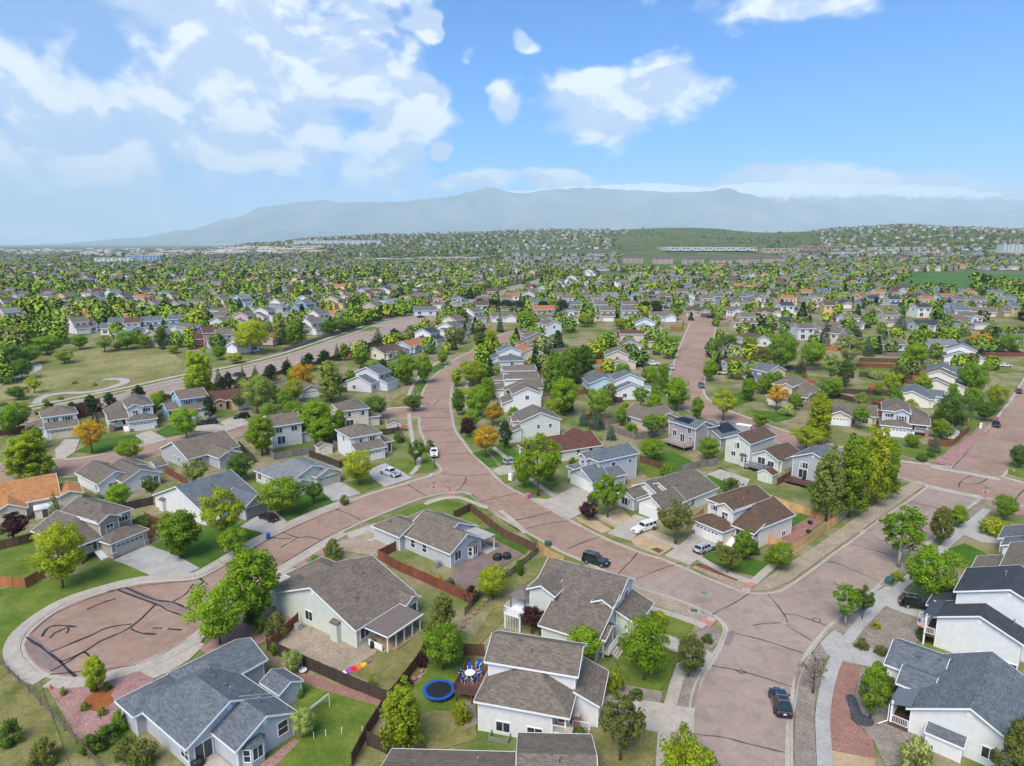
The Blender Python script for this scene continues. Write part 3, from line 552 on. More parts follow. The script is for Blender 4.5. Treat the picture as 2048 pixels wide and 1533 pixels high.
# ---- driveways, lawns, beds: (name, outline, material, level, label)
PATCH=[
('lawn',[(-40,1188),(75,1165),(150,1150),(228,1124),(270,1135),(300,1150),(250,1166),(205,1178),(150,1195),(95,1222),(50,1262),(20,1290),(-40,1330)],'lawn',.11,'lawn left of the cul-de-sac under the big tree'),
('lawn',[(-40,1330),(20,1285),(14,1320),(40,1350),(80,1366),(140,1533),(150,1760),(-40,1760)],'lawn_dry',.10,'rough weedy grass below the cul-de-sac rim'),
('lawn',[(0,1085),(75,1065),(100,1100),(90,1155),(0,1175)],'lawn',.115,'fenced lawn beside the taupe house'),
('driveway',[(228,1122),(292,1092),(345,1108),(400,1138),(345,1160),(300,1152),(255,1132)],'concrete_grey',.125,'grey concrete driveway of the taupe house'),
('lawn',[(303,1090),(330,1080),(470,1050),(500,1050),(524,1068),(470,1100),(403,1138),(350,1115)],'lawn_lush',.12,'green lawn under the dense oval tree'),
('driveway',[(480,1055),(520,1030),(548,1022),(575,1046),(530,1068),(505,1062)],'concrete_grey',.125,'driveway with the dark sedan'),
('lawn',[(548,1030),(580,1005),(630,980),(665,985),(676,1004),(625,1028),(575,1046)],'lawn_lush',.12,'lawn before the light slate-roofed house'),
('driveway',[(636,974),(680,965),(722,988),(665,1004),(650,990)],'concrete_grey',.125,'driveway of the light slate-roofed house'),
('lawn',[(690,965),(725,958),(762,970),(725,987)],'lawn',.12,'small lawn with a young lime-green tree'),
('driveway',[(735,940),(770,928),(800,942),(825,957),(770,975),(745,958)],'concrete_grey',.125,'driveway with the white pickup'),
('lawn',[(785,930),(810,915),(832,928),(840,945),(812,952)],'lawn',.12,'lawn at the left street corner'),
('lawn',[(838,945),(845,905),(838,880),(846,880),(872,925),(876,935),(860,948)],'lawn',.12,'narrow grass strip beside the parked white truck'),
('driveway',[(300,1362),(240,1350),(262,1342),(331,1312),(385,1282),(410,1290),(380,1320),(340,1345)],'concrete',.125,'driveway of the slate-roofed house by the cul-de-sac'),
('gravel_bed',[(92,1372),(150,1372),(215,1364),(280,1345),(310,1360),(270,1400),(245,1420),(240,1455),(170,1490),(150,1470)],'gravel_pink',.13,'pink gravel bed beside the cul-de-sac'),
('mulch_bed',[(170,1400),(195,1380),(215,1372),(230,1378),(222,1392),(228,1405),(200,1425),(172,1420),(166,1412)],'mulch_orange',.14,'orange mulch island round the young tree'),
('gravel_bed',[(500,1240),(540,1250),(560,1270),(520,1290),(480,1300),(430,1320),(400,1300),(440,1270)],'gravel_pink',.13,'pink gravel beside the big green tree'),
('gravel_bed',[(545,1284),(600,1240),(640,1230),(720,1262),(755,1305),(735,1318),(700,1348),(640,1330)],'gravel_tan',.13,'tan river-rock yard beside the pale green house'),
('lawn',[(700,1346),(745,1310),(800,1300),(845,1262),(870,1290),(850,1340),(800,1375),(760,1372)],'lawn_dry',.125,'patchy back lawn with brown spots'),
('lawn',[(600,1355),(640,1370),(760,1400),(755,1430),(700,1533),(690,1760),(540,1760),(530,1540),(600,1470),(590,1400)],'lawn',.12,'mown back lawn with the soccer net'),
('gravel_bed',[(600,1345),(655,1365),(770,1402),(762,1416),(640,1380),(590,1360)],'gravel_red',.13,'reddish gravel border along the dark fence'),
('gravel_bed',[(520,1533),(590,1478),(600,1484),(545,1540)],'gravel_pink',.135,'pink gravel strip below the bay window'),
('lawn',[(860,1340),(930,1300),(1000,1195),(1065,1140),(1110,1118),(1060,1165),(1020,1190),(1010,1240),(960,1290),(955,1320),(940,1360),(950,1440),(955,1480),(850,1510),(800,1480),(790,1420)],'lawn_dry',.115,'sloping back lawn between the houses'),
('lawn',[(870,1320),(950,1310),(945,1350),(940,1400),(900,1425),(840,1420),(820,1390)],'lawn',.125,'greener grass round the trampoline'),
('gravel_bed',[(905,1440),(925,1400),(950,1410),(955,1450),(930,1462)],'gravel_grey',.13,'grey gravel ring round the yellow-green bush'),
('lawn',[(780,1130),(840,1130),(895,1160),(880,1170),(800,1145)],'lawn_dry',.12,'dry grass strip beside the grey ranch house'),
('gravel_bed',[(660,1090),(740,1066),(790,1085),(770,1115),(700,1105),(650,1105)],'gravel_tan',.13,'tan gravel before the grey ranch house'),
('driveway',[(690,1068),(750,1048),(760,1060),(745,1080),(705,1085)],'concrete',.125,'driveway of the grey ranch house'),
('gravel_bed',[(575,1130),(650,1092),(665,1100),(640,1125),(600,1140)],'gravel_pink',.13,'pink gravel strip with clipped bushes'),
('driveway',[(540,1150),(575,1132),(605,1145),(600,1165),(560,1175)],'concrete',.125,'driveway of the pale green house'),
('patio',[(905,1150),(915,1130),(950,1115),(970,1090),(1000,1088),(1045,1110),(1020,1125),(985,1150),(950,1175),(930,1180),(908,1165)],'patio_brown',.13,'brown gravel patio behind the grey ranch'),
('lawn',[(960,1060),(985,1058),(1058,1098),(1050,1110),(1000,1085),(985,1075)],'lawn_lush',.125,'strip of bright turf inside the corner fence'),
('lawn',[(940,1062),(800,1030),(780,1035),(860,1000),(905,1000),(985,1030)],'lawn',.115,'lawn behind the corner pavement'),
('lawn',[(910,998),(945,990),(955,1000),(1010,1045),(1085,1086),(1078,1094),(1050,1070),(1000,1035),(960,1015)],'lawn',.12,'grass strip between the fence and the street'),
('gravel_bed',[(845,1006),(880,992),(900,990),(915,995),(870,1004)],'gravel_tan',.125,'tan gravel corner with the stop sign'),
('paver_ramp',[(888,996),(905,988),(915,996),(905,1001)],'paver_red',.135,'red paver ramp by the stop sign'),
('gravel_bed',[(1262,1166),(1300,1184),(1363,1205),(1410,1228),(1425,1235),(1405,1250),(1340,1222),(1290,1205),(1255,1182)],'gravel_tan',.12,'river-rock strip beside the street sign'),
('paver_ramp',[(1400,1244),(1415,1233),(1434,1242),(1420,1256)],'paver_red',.135,'red paver ramp by the street sign'),
('lawn',[(1240,1195),(1290,1215),(1370,1246),(1388,1252),(1370,1278),(1320,1262),(1260,1230)],'lawn',.12,'lawn beside the corner pavement'),
('gravel_bed',[(1392,1262),(1415,1250),(1440,1262),(1442,1280),(1425,1300),(1400,1290)],'gravel_grey',.12,'grey gravel at the rounded corner'),
('driveway',[(1290,1262),(1330,1270),(1400,1295),(1428,1310),(1405,1345),(1380,1320),(1320,1290)],'concrete',.13,'front walk and driveway of the corner house'),
('lawn',[(1215,1300),(1260,1370),(1320,1385),(1345,1350),(1350,1310),(1290,1270),(1250,1250)],'lawn',.115,'lawn under the bright round tree'),
('gravel_bed',[(1215,1395),(1245,1372),(1325,1385),(1320,1410),(1250,1395)],'gravel_grey',.125,'gravel bed with low shrubs'),
('driveway',[(1195,1400),(1220,1392),(1320,1408),(1390,1420),(1382,1466),(1310,1465),(1210,1440)],'concrete',.13,'pale concrete driveway of the white two-storey house'),
('gravel_bed',[(1345,1415),(1360,1350),(1378,1312),(1415,1322),(1400,1365),(1388,1420)],'gravel_grey',.12,'gravel strip under the olive-leaved tree'),
('lawn',[(1190,1480),(1210,1450),(1310,1468),(1305,1760),(1180,1760)],'lawn_dry',.115,'dry front lawn at the bottom edge'),
('gravel_bed',[(1325,1760),(1330,1470),(1380,1470),(1378,1760)],'gravel_grey',.12,'gravel strip by the kerb at the bottom edge'),
('driveway',[(1095,1000),(1148,975),(1200,990),(1190,1015),(1140,1040),(1098,1018),(1062,997)],'concrete',.13,'wide pale driveway of the blue-grey two-storey house'),
('lawn',[(1025,955),(1060,938),(1125,962),(1095,985),(1070,982)],'lawn',.12,'lawn under the two bright trees'),
('lawn',[(1035,972),(1060,990),(1075,988),(1050,968)],'lawn',.125,'grass strip by the pink bin'),
('lawn',[(998,952),(1020,948),(1030,962),(1010,968)],'lawn',.125,'grass strip by the white mailbox cluster'),
('lawn',[(945,908),(970,900),(995,932),(978,936)],'lawn_lush',.125,'grass strip under the orange tree'),
('lawn',[(975,900),(1010,885),(1045,915),(1010,938)],'lawn_lush',.12,'lawn before the red-roofed ranch'),
('driveway',[(985,942),(1010,930),(1045,912),(1060,925),(1035,945),(1000,952)],'concrete',.13,'driveway with the silver crossover'),
('lawn',[(1115,1020),(1138,1010),(1150,1028),(1140,1030)],'lawn',.125,'small grass strip right of the wide driveway'),
('lawn',[(1142,1008),(1190,1000),(1200,1020),(1180,1032)],'lawn',.12,'lawn under the bright tree by the ranch'),
('gravel_bed',[(1150,1035),(1190,1040),(1225,1062),(1205,1068),(1160,1045)],'sandy',.125,'sandy strip with the small purple tree'),
('gravel_bed',[(1195,1038),(1240,1015),(1265,1040),(1235,1060)],'sandy',.12,'sandy bed between the driveways'),
('driveway',[(1228,1060),(1270,1030),(1300,1040),(1285,1062),(1260,1082),(1215,1068)],'concrete',.13,'driveway with the white topper truck'),
('gravel_bed',[(1260,1080),(1300,1060),(1355,1080),(1340,1100),(1320,1112),(1270,1094)],'sandy',.12,'sandy gravel bed round the leafy tree'),
('mulch_bed',[(1300,1100),(1315,1097),(1328,1103),(1318,1108)],'mulch',.135,'small oval mulch patch by the kerb'),
('driveway',[(1330,1112),(1355,1095),(1390,1065),(1440,1085),(1410,1110),(1380,1132)],'concrete',.13,'driveway with the silver hatchback'),
('lawn',[(1403,1118),(1420,1106),(1455,1105),(1551,1132),(1508,1153),(1470,1142)],'lawn_lush',.13,'deep green lawn before the tan corner house'),
('gravel_bed',[(1385,1136),(1405,1124),(1500,1158),(1515,1166),(1490,1182),(1450,1168)],'gravel_tan',.12,'river-rock strip at the tan house corner'),
('mulch_bed',[(1388,1132),(1400,1128),(1480,1158),(1474,1164),(1440,1152)],'mulch',.135,'long brown mulch strip by the kerb'),
('paver_ramp',[(1483,1176),(1497,1160),(1515,1166),(1503,1180)],'paver_red',.14,'red paver ramp at the tan house corner'),
('gravel_bed',[(1503,1182),(1520,1167),(1560,1140),(1625,1098),(1700,1045),(1790,982),(1835,960),(1850,972),(1810,1000),(1720,1064),(1655,1110),(1581,1164),(1540,1182)],'gravel_tan',.12,'long river-rock strip between pavement and street'),
('gravel_bed',[(1530,1090),(1605,1030),(1650,1040),(1580,1095),(1545,1098)],'gravel_red',.125,'red gravel yard inside the new tan fence'),
('lawn',[(1580,1040),(1600,1028),(1620,1035),(1585,1055)],'lawn_lush',.13,'square of turf inside the new fence'),
('gravel_bed',[(1590,1350),(1604,1325),(1640,1290),(1662,1300),(1640,1345),(1628,1420),(1640,1760),(1585,1760),(1590,1450)],'gravel_grey',.12,'gravel strip under the bare tree'),
('driveway',[(1640,1288),(1668,1262),(1700,1280),(1780,1305),(1770,1340),(1690,1325),(1655,1312)],'concrete_grey',.125,'grey driveway of the slate-roofed corner house'),
('gravel_bed',[(1645,1272),(1690,1228),(1735,1192),(1755,1200),(1715,1245),(1675,1280)],'gravel_grey',.12,'gravel strip under the birch'),
('gravel_bed',[(1700,1285),(1735,1240),(1780,1215),(1840,1245),(1850,1270),(1820,1300),(1775,1310)],'gravel_grey',.125,'gravel front yard with low shrubs'),
('driveway',[(1735,1195),(1770,1175),(1800,1180),(1850,1205),(1850,1240),(1790,1222)],'concrete_grey',.13,'driveway with the black utility vehicle'),
('gravel_bed',[(1675,1325),(1720,1335),(1710,1390),(1700,1440),(1745,1480),(1750,1520),(1655,1500),(1652,1440),(1660,1380)],'gravel_red',.125,'red gravel front bed'),
('gravel_bed',[(1720,1335),(1790,1350),(1800,1420),(1840,1450),(1830,1533),(1770,1533),(1745,1480),(1705,1440),(1712,1385)],'gravel_grey',.12,'grey gravel round the upright tree'),
('gravel_bed',[(1690,1395),(1700,1390),(1712,1400),(1725,1430),(1745,1440),(1748,1452),(1730,1456),(1705,1445),(1698,1420)],'gravel_dark',.135,'dark rock island beside the upright tree'),
('paving',[(1655,1502),(1750,1520),(1760,1760),(1650,1760)],'sandy',.125,'sandy paving at the bottom edge'),
('gravel_bed',[(1760,1170),(1795,1140),(1850,1095),(1865,1100),(1810,1150),(1780,1178)],'gravel_grey',.12,'gravel strip by the green utility box'),
('lawn',[(1895,1100),(1930,1088),(1965,1105),(1990,1120),(1940,1130)],'lawn_lush',.12,'small lawn between the right driveways'),
('driveway',[(1900,1060),(1940,1040),(2040,1060),(2020,1090),(1960,1085)],'concrete_grey',.13,'driveway at the right edge'),
('gravel_bed',[(1920,1042),(1955,1010),(1985,1020),(1945,1055)],'gravel_grey',.12,'gravel square under the young trees'),
('lawn',[(2020,925),(2048,905),(2090,930),(2060,960),(2015,948)],'lawn',.12,'grass corner with the hydrant'),
('gravel_bed',[(1985,1000),(2048,1015),(2080,1035),(1990,1025)],'gravel_pink',.12,'gravel corner with the no-entry sign'),
# left side street
('lawn',[(150,905),(195,880),(270,870),(285,880),(240,895),(190,908)],'lawn_lush',.12,'lawn under the orange tree on the left'),
('driveway',[(110,900),(130,880),(160,880),(150,905),(130,918),(112,918)],'concrete',.13,'driveway of the white house on the left'),
('driveway',[(270,872),(300,862),(335,880),(310,888),(290,888)],'concrete',.13,'driveway of the grey-white two-level house'),
('lawn',[(310,865),(340,850),(380,858),(370,868),(330,875)],'lawn_lush',.12,'lawn beside the blue house'),
('lawn',[(92,982),(150,962),(155,968),(95,992)],'lawn',.12,'grass strip by the left street'),
('driveway',[(385,862),(400,848),(430,850),(470,858),(440,868)],'concrete',.13,'driveway of the blue house'),
('driveway',[(440,845),(475,832),(500,848),(460,862)],'concrete',.13,'driveway of the orange house'),
('lawn',[(780,805),(800,790),(830,788),(830,800),(800,812)],'lawn_dry',.12,'lawn on the far left of the winding street'),
('lawn',[(830,772),(845,758),(855,765),(840,785)],'lawn_lush',.12,'grass strip under the street trees'),
('lawn',[(855,738),(885,728),(890,735),(868,748)],'lawn_lush',.12,'grass strip on the upper left of the winding street'),
('lawn',[(915,830),(935,822),(945,855),(925,870)],'lawn',.12,'grass strip with the dark bin'),
('lawn',[(920,870),(950,862),(960,880),(940,890)],'lawn',.12,'lawn under the small purple street tree'),
# middle back yards
('lawn',[(1300,910),(1345,905),(1395,930),(1375,950),(1320,935)],'lawn_lush',.12,'deep green back lawn behind the solar house'),
('lawn',[(1400,965),(1440,935),(1475,955),(1465,975),(1430,980)],'lawn_lush',.12,'green back lawn by the patio'),
('patio',[(1415,950),(1440,940),(1500,960),(1490,980),(1450,965)],'concrete',.13,'pale patio with garden furniture'),
('lawn',[(1280,935),(1310,925),(1330,950),(1295,955)],'lawn',.12,'grass behind the wooden fence'),
('lawn',[(1450,790),(1490,785),(1510,800),(1470,815)],'lawn_lush',.12,'lawn across the right street'),
('lawn',[(1505,822),(1560,825),(1585,838),(1550,845)],'lawn_lush',.12,'lawn before the tan two-level house'),
('lawn',[(1790,905),(1830,890),(1900,895),(1885,910),(1860,920),(1820,915)],'lawn',.12,'lawn of the blue-grey corner house'),
('gravel_bed',[(1865,925),(1930,880),(1985,845),(1992,850),(1960,880),(1900,935)],'gravel_pink',.12,'pink rock strip along the far right street'),
('lawn',[(1985,735),(2020,735),(2030,745),(1990,748)],'lawn',.12,'lawn by the white sedan'),
('lawn',[(1930,850),(1945,835),(1965,845),(1945,865)],'lawn',.12,'lawn beside the red fence'),
('lawn',[(1720,735),(1830,738),(1830,748),(1715,745)],'lawn',.12,'narrow fenced lawn in the back yards'),
('lawn',[(1700,795),(1765,790),(1770,805),(1705,810)],'lawn_lush',.12,'fenced green lawn by the gazebo'),
('meadow',[(-60,800),(60,800),(150,770),(240,752),(360,745),(345,705),(250,692),(170,700),(110,715),(40,745),(-60,770)],'meadow',.05,'tan open meadow beyond the left houses'),
('meadow',[(-260,800),(-60,800),(40,745),(110,715),(110,690),(0,650),(-260,640)],'lawn_dry',.04,'green open space with trees at the left edge'),
('verge',[(60,815),(165,792),(250,775),(355,752),(352,745),(240,757),(150,775),(60,800)],'lawn_dry',.06,'grassy verge between the path and the arterial road'),
('park_field',[(1792,572),(1800,560),(1830,548),(2010,547),(2048,552),(2048,560),(2000,585),(1900,580),(1850,574)],'park_grass',.05,'broad green park field on the right'),
]
for ip,(nm,pts,mat,z,lab) in enumerate(PATCH):
    z+=.0003*ip; P=wl(pts); slab(nm,crom(P+[P[0]],2)[:-1] if mat in('mulch_orange','gravel_dark','meadow','park_grass') else P,mat,z,lab,z0=.0)
# winding footpaths in the open space
for pts,lab in (([(75,808),(85,795),(120,788),(180,785),(225,775),(250,765),(240,759),(205,760)],'loop of asphalt footpath near the arterial road'),([(-40,790),(0,768),(40,752),(70,742),(72,730),(45,722),(60,712),(72,700)],'winding pale footpath through the open space'),([(-60,690),(0,676),(50,680),(72,700)],'footpath running into the trees at the left edge')):
    P=crom(wl(pts)); strip('path',off(P,-1.6),off(P,1.6),'concrete_grey',.13,.13,lab)
slab('asphalt_patch',wl([(47,1290),(62,1268),(100,1300),(150,1350),(120,1350),(75,1330)]),'asphalt_patch',.028,'long worn asphalt patch at the rim of the cul-de-sac',z0=.01)
slab('asphalt_patch',wl([(236,1178),(252,1174),(385,1222),(380,1234)]),'asphalt_patch',.028,'straight utility-trench patch across the cul-de-sac',z0=.01)
slab('asphalt_patch',wl([(1447,1290),(1456,1265),(1469,1262),(1468,1275),(1458,1292)]),'asphalt_patch',.034,'small grey asphalt patch at the corner kerb',z0=.01)
slab('asphalt_patch',wl([(1000,962),(1005,960),(1034,982),(1030,984)]),'asphalt_patch',.028,'narrow asphalt patch by the kerb',z0=.01)
# sealed cracks
def z1(l): return [(x/3.173,1050+y/3.173) for x,y in l]
for l in ([(800,400),(990,480),(1090,490),(1220,545)],[(750,415),(990,505),(1060,540),(1220,600)],[(985,510),(830,650),(640,740),(520,815),(375,875)],[(835,630),(680,655),(560,710),(320,810)],[(830,660),(900,690),(990,695)],[(1095,490),(1180,440),(1225,375)],[(1265,340),(1290,365),(1240,400)],[(970,655),(1050,660),(1155,668)],[(270,710),(300,660),(370,640),(480,650)],[(320,720),(345,690),(430,655),(425,690)],[(550,540),(640,500),(735,470)],[(165,715),(250,770),(380,870),(480,965)],[(510,820),(540,810),(580,850)],[(320,930),(400,890),(510,820)],[(680,425),(790,400)],[(1440,240),(1490,255)]): crack(z1(l),.32)
for l in ([(100,1350),(262,1332),(331,1304),(375,1278)],[(60,1270),(110,1228),(214,1187),(320,1168),(400,1158),(485,1111),(560,1068),(680,1017)],[(566,1127),(643,1081),(700,1052)]): crack(l,.16)
def z5(l): return [(280+x/4.655,880+y/4.655) for x,y in l]
for l in ([(1330,865),(1470,910),(1570,905),(1700,940)],[(1470,910),(1390,960),(1310,1005)],[(1235,910),(1300,922),(1410,920)],[(1820,650),(1920,680),(2048,745)],[(800,1150),(880,1165)]): crack(z5(l),.2)
def z8(l): return [(800+x/3.833,700+y/3.833) for x,y in l]
for l in ([(60,1035),(130,1080),(210,1125)],[(310,945),(400,960),(520,965),(700,955)],[(430,1085),(490,1030),(510,970)],[(340,1040),(380,1060),(380,1085)],[(620,1165),(760,1130),(910,1100)],[(840,1310),(980,1290),(1165,1240)],[(340,795),(430,798),(540,792)],[(200,720),(330,710),(470,705)],[(170,622),(290,618),(430,615)],[(160,520),(280,522),(420,518)],[(190,455),(330,450),(400,445)],[(200,400),(240,440),(300,380)],[(200,480),(290,460),(380,490)],[(180,300),(300,292),(410,295)],[(210,240),(310,240)],[(1280,1530),(1400,1480),(1545,1430)]): crack(z8(l),.2)
def z4(l): return [(1300+x/3.173,1050+y/3.173) for x,y in l]
for l in ([(735,430),(790,490),(870,600),(870,640),(1030,738)],[(650,640),(760,625),(860,622)],[(855,568),(950,580),(1115,640)],[(540,690),(700,730),(975,815)],[(395,895),(560,925),(700,965),(900,1030)],[(290,1330),(480,1355),(640,1395),(855,1445)],[(395,570),(520,505),(645,430)],[(1250,118),(1360,145),(1500,185)],[(1075,245),(1160,240),(1260,275),(1460,360)],[(1110,215),(1160,240)],[(545,925),(580,945),(610,940),(570,915)],[(1040,595),(1080,600),(1070,620),(1035,610),(1040,595)],[(1160,365),(1300,450),(1420,570)]): crack(z4(l),.15)
def z9(l): return [(1700+x/4.034,680+y/4.034) for x,y in l]
for l in ([(980,1090),(890,1150),(880,1195)],[(930,1165),(1040,1160),(1110,1120)],[(440,1300),(620,1340),(800,1380)],[(825,1030),(960,890),(1200,620),(1330,430)],[(600,1180),(350,1350),(110,1533)],[(1090,780),(1230,800),(1404,830)],[(1220,690),(1404,700)],[(1230,625),(1404,635)],[(1404,1210),(1350,1270),(1330,1310)]): crack(z9(l),.22)
for y in (668,700,716,755): crack([(1362-.3*(y-676),y),(1424-.12*(y-676),y+2)],.25)
for a,b in (((1139,1042),(1045,1060)),((1277,1104),(1235,1150)),((1363,1126),(1262,1162))): crack([a,((a[0]+b[0])/2+4,(a[1]+b[1])/2-3),b],.16)
b=MB()
for A,B_ in CR:
    for i in range(len(A)-1): b.poly([(v.x,v.y,terrain(v.x,v.y)+.046) for v in (A[i],A[i+1],B_[i+1],B_[i])])
o=b.build('crack_sealant',M('tar'),fix=False); tag(o,'black tar lines sealing cracks in the asphalt',kind='stuff')
# manholes and ramps
for i,(x,y) in enumerate(((330,1258),(1568,1247),(40,1338),(1928,962))):
    c=W(x,y); P=[c+Vector((math.cos(a)*.38,math.sin(a)*.38,0)) for a in np.linspace(0,2*math.pi,15)[:-1]]
    o=slab('manhole_cover',P,'concrete_dark',.05 if i!=2 else .16,'',z0=.0); tag(o,['round manhole cover in the cul-de-sac asphalt','round manhole cover in the junction','manhole cover set in the cul-de-sac pavement','round manhole cover in the far junction'][i],kind='structure')
for i,pts in enumerate(([(1483,1181),(1488,1175),(1503,1180),(1500,1185)],[(1412,1241),(1418,1234),(1432,1240),(1427,1246)],[(1833,968),(1837,964),(1845,966),(1842,970)],[(1846,931),(1850,926),(1862,929),(1858,933)],[(1890,934),(1895,929),(1904,931),(1900,936)],[(856,950),(866,946),(868,951),(860,956)])):
    slab('ramp_plate',wl(pts),'concrete_grey',.15,['pale tactile plate at the tan house corner ramp','pale tactile plate by the street sign','pale tactile plate at the near left of the far junction','pale tactile plate at the upper left of the far junction','pale tactile plate beside the pink rock strip','pale tactile plate at the left street corner'][i])
# ---------------------------------------------------------------- houses
WALLC={'white':(.74,.74,.73),'cream':(.70,.62,.48),'grey':(.42,.43,.46),'pale grey':(.60,.61,.63),'taupe':(.40,.34,.27),'beige':(.60,.52,.42),'tan':(.62,.44,.27),'blue':(.27,.45,.60),'pale green':(.60,.63,.56),'pink-beige':(.56,.45,.41),'blue-grey':(.50,.515,.55),'dusty mauve':(.38,.34,.36),'brick red':(.26,.055,.045),'yellow':(.70,.50,.20),'orange':(.60,.32,.13),'light blue':(.45,.60,.72),'teal':(.12,.26,.28),'warm white':(.74,.70,.62)}
ROOFC={'slate':(.125,.145,.165),'light slate':(.185,.20,.215),'dark slate':(.050,.058,.070),'brown-grey':(.170,.142,.115),'grey-brown':(.150,.128,.106),'taupe':(.155,.132,.110),'brown':(.115,.075,.052),'red-brown':(.125,.055,.042),'terracotta':(.36,.155,.075),'orange':(.42,.20,.08),'green-grey':(.115,.14,.135)}
CACHE={}
def rect_ring(b,w,h,t,y0,y1):
    b.box(-w/2-t,y0,-t,w/2+t,y1,0); b.box(-w/2-t,y0,h,w/2+t,y1,h+t); b.box(-w/2-t,y0,0,-w/2,y1,h); b.box(w/2,y0,0,w/2+t,y1,h)
def win_meshes(w,h,style,lo=False):
    """window frame and pane meshes; local: wall plane y=0, outside is -y, sill at z=0"""
    k=(round(w,2),round(h,2),style,lo)
    if k in CACHE: return CACHE[k]
    b=MB(); rect_ring(b,w,h,.10,-.07,.0); panes=[]
    if style=='slider': cells=[(-w/2,0,0,h),(0,w/2,0,h)]
    elif style=='hung': cells=[(-w/2,w/2,0,h/2),(-w/2,w/2,h/2,h)]
    elif style=='triple': cells=[(-w/2,-w/6,0,h),(-w/6,w/6,0,h),(w/6,w/2,0,h)]
    elif style=='grid': cells=[(-w/2+w/2*i,-w/2+w/2*(i+1),h/2*j,h/2*(j+1)) for i in(0,1) for j in(0,1)]
    else: cells=[(-w/2,w/2,0,h)]
    if len(cells)>1:
        xs=sorted({c[0] for c in cells}|{c[1] for c in cells})[1:-1]; zs=sorted({c[2] for c in cells}|{c[3] for c in cells})[1:-1]
        for x in xs: b.box(x-.035,-.055,0,x+.035,-.006,h)
        for z in zs: b.box(-w/2,-.052,z-.03,w/2,-.008,z+.03)
    for c in cells:
        p=MB(); p.box(c[0]+.02,-.03,c[2]+.02,c[1]-.02,-.012,c[3]-.02); panes.append(p.mesh('pane',M('glass'),fix=False))
    CACHE[k]=(b.mesh('window',M('white'),fix=False),panes); return CACHE[k]
def garage_meshes(w,h,lites):
    k=('g',round(w,2),round(h,2),lites)
    if k in CACHE: return CACHE[k]
    fr=MB(); fr.box(-w/2-.14,-.07,0,-w/2,0,h+.14); fr.box(w/2,-.07,0,w/2+.14,0,h+.14); fr.box(-w/2,-.07,h,w/2,0,h+.14)
    n=4; ph=h/n; p=MB(); p.box(-w/2,-.02,.012,w/2,-.004,ph-.012); m=6 if w>4 else 3
    for i in range(m):
        x0=-w/2+w*i/m+.09; x1=-w/2+w*(i+1)/m-.09
        p.box(x0,-.035,.10,x1,-.02,ph-.10)
    pm=p.mesh('panel',M('tint'),fix=False); lm=MB()
    if lites:
        for i in range(m): lm.box(-w/2+w*i/m+.16,-.045,.14,-w/2+w*(i+1)/m-.16,-.037,ph-.14)
    CACHE[k]=(fr.mesh('garage_frame',M('white'),fix=False),pm,lm.mesh('pane',M('glass'),fix=False) if lites else None,ph); return CACHE[k]
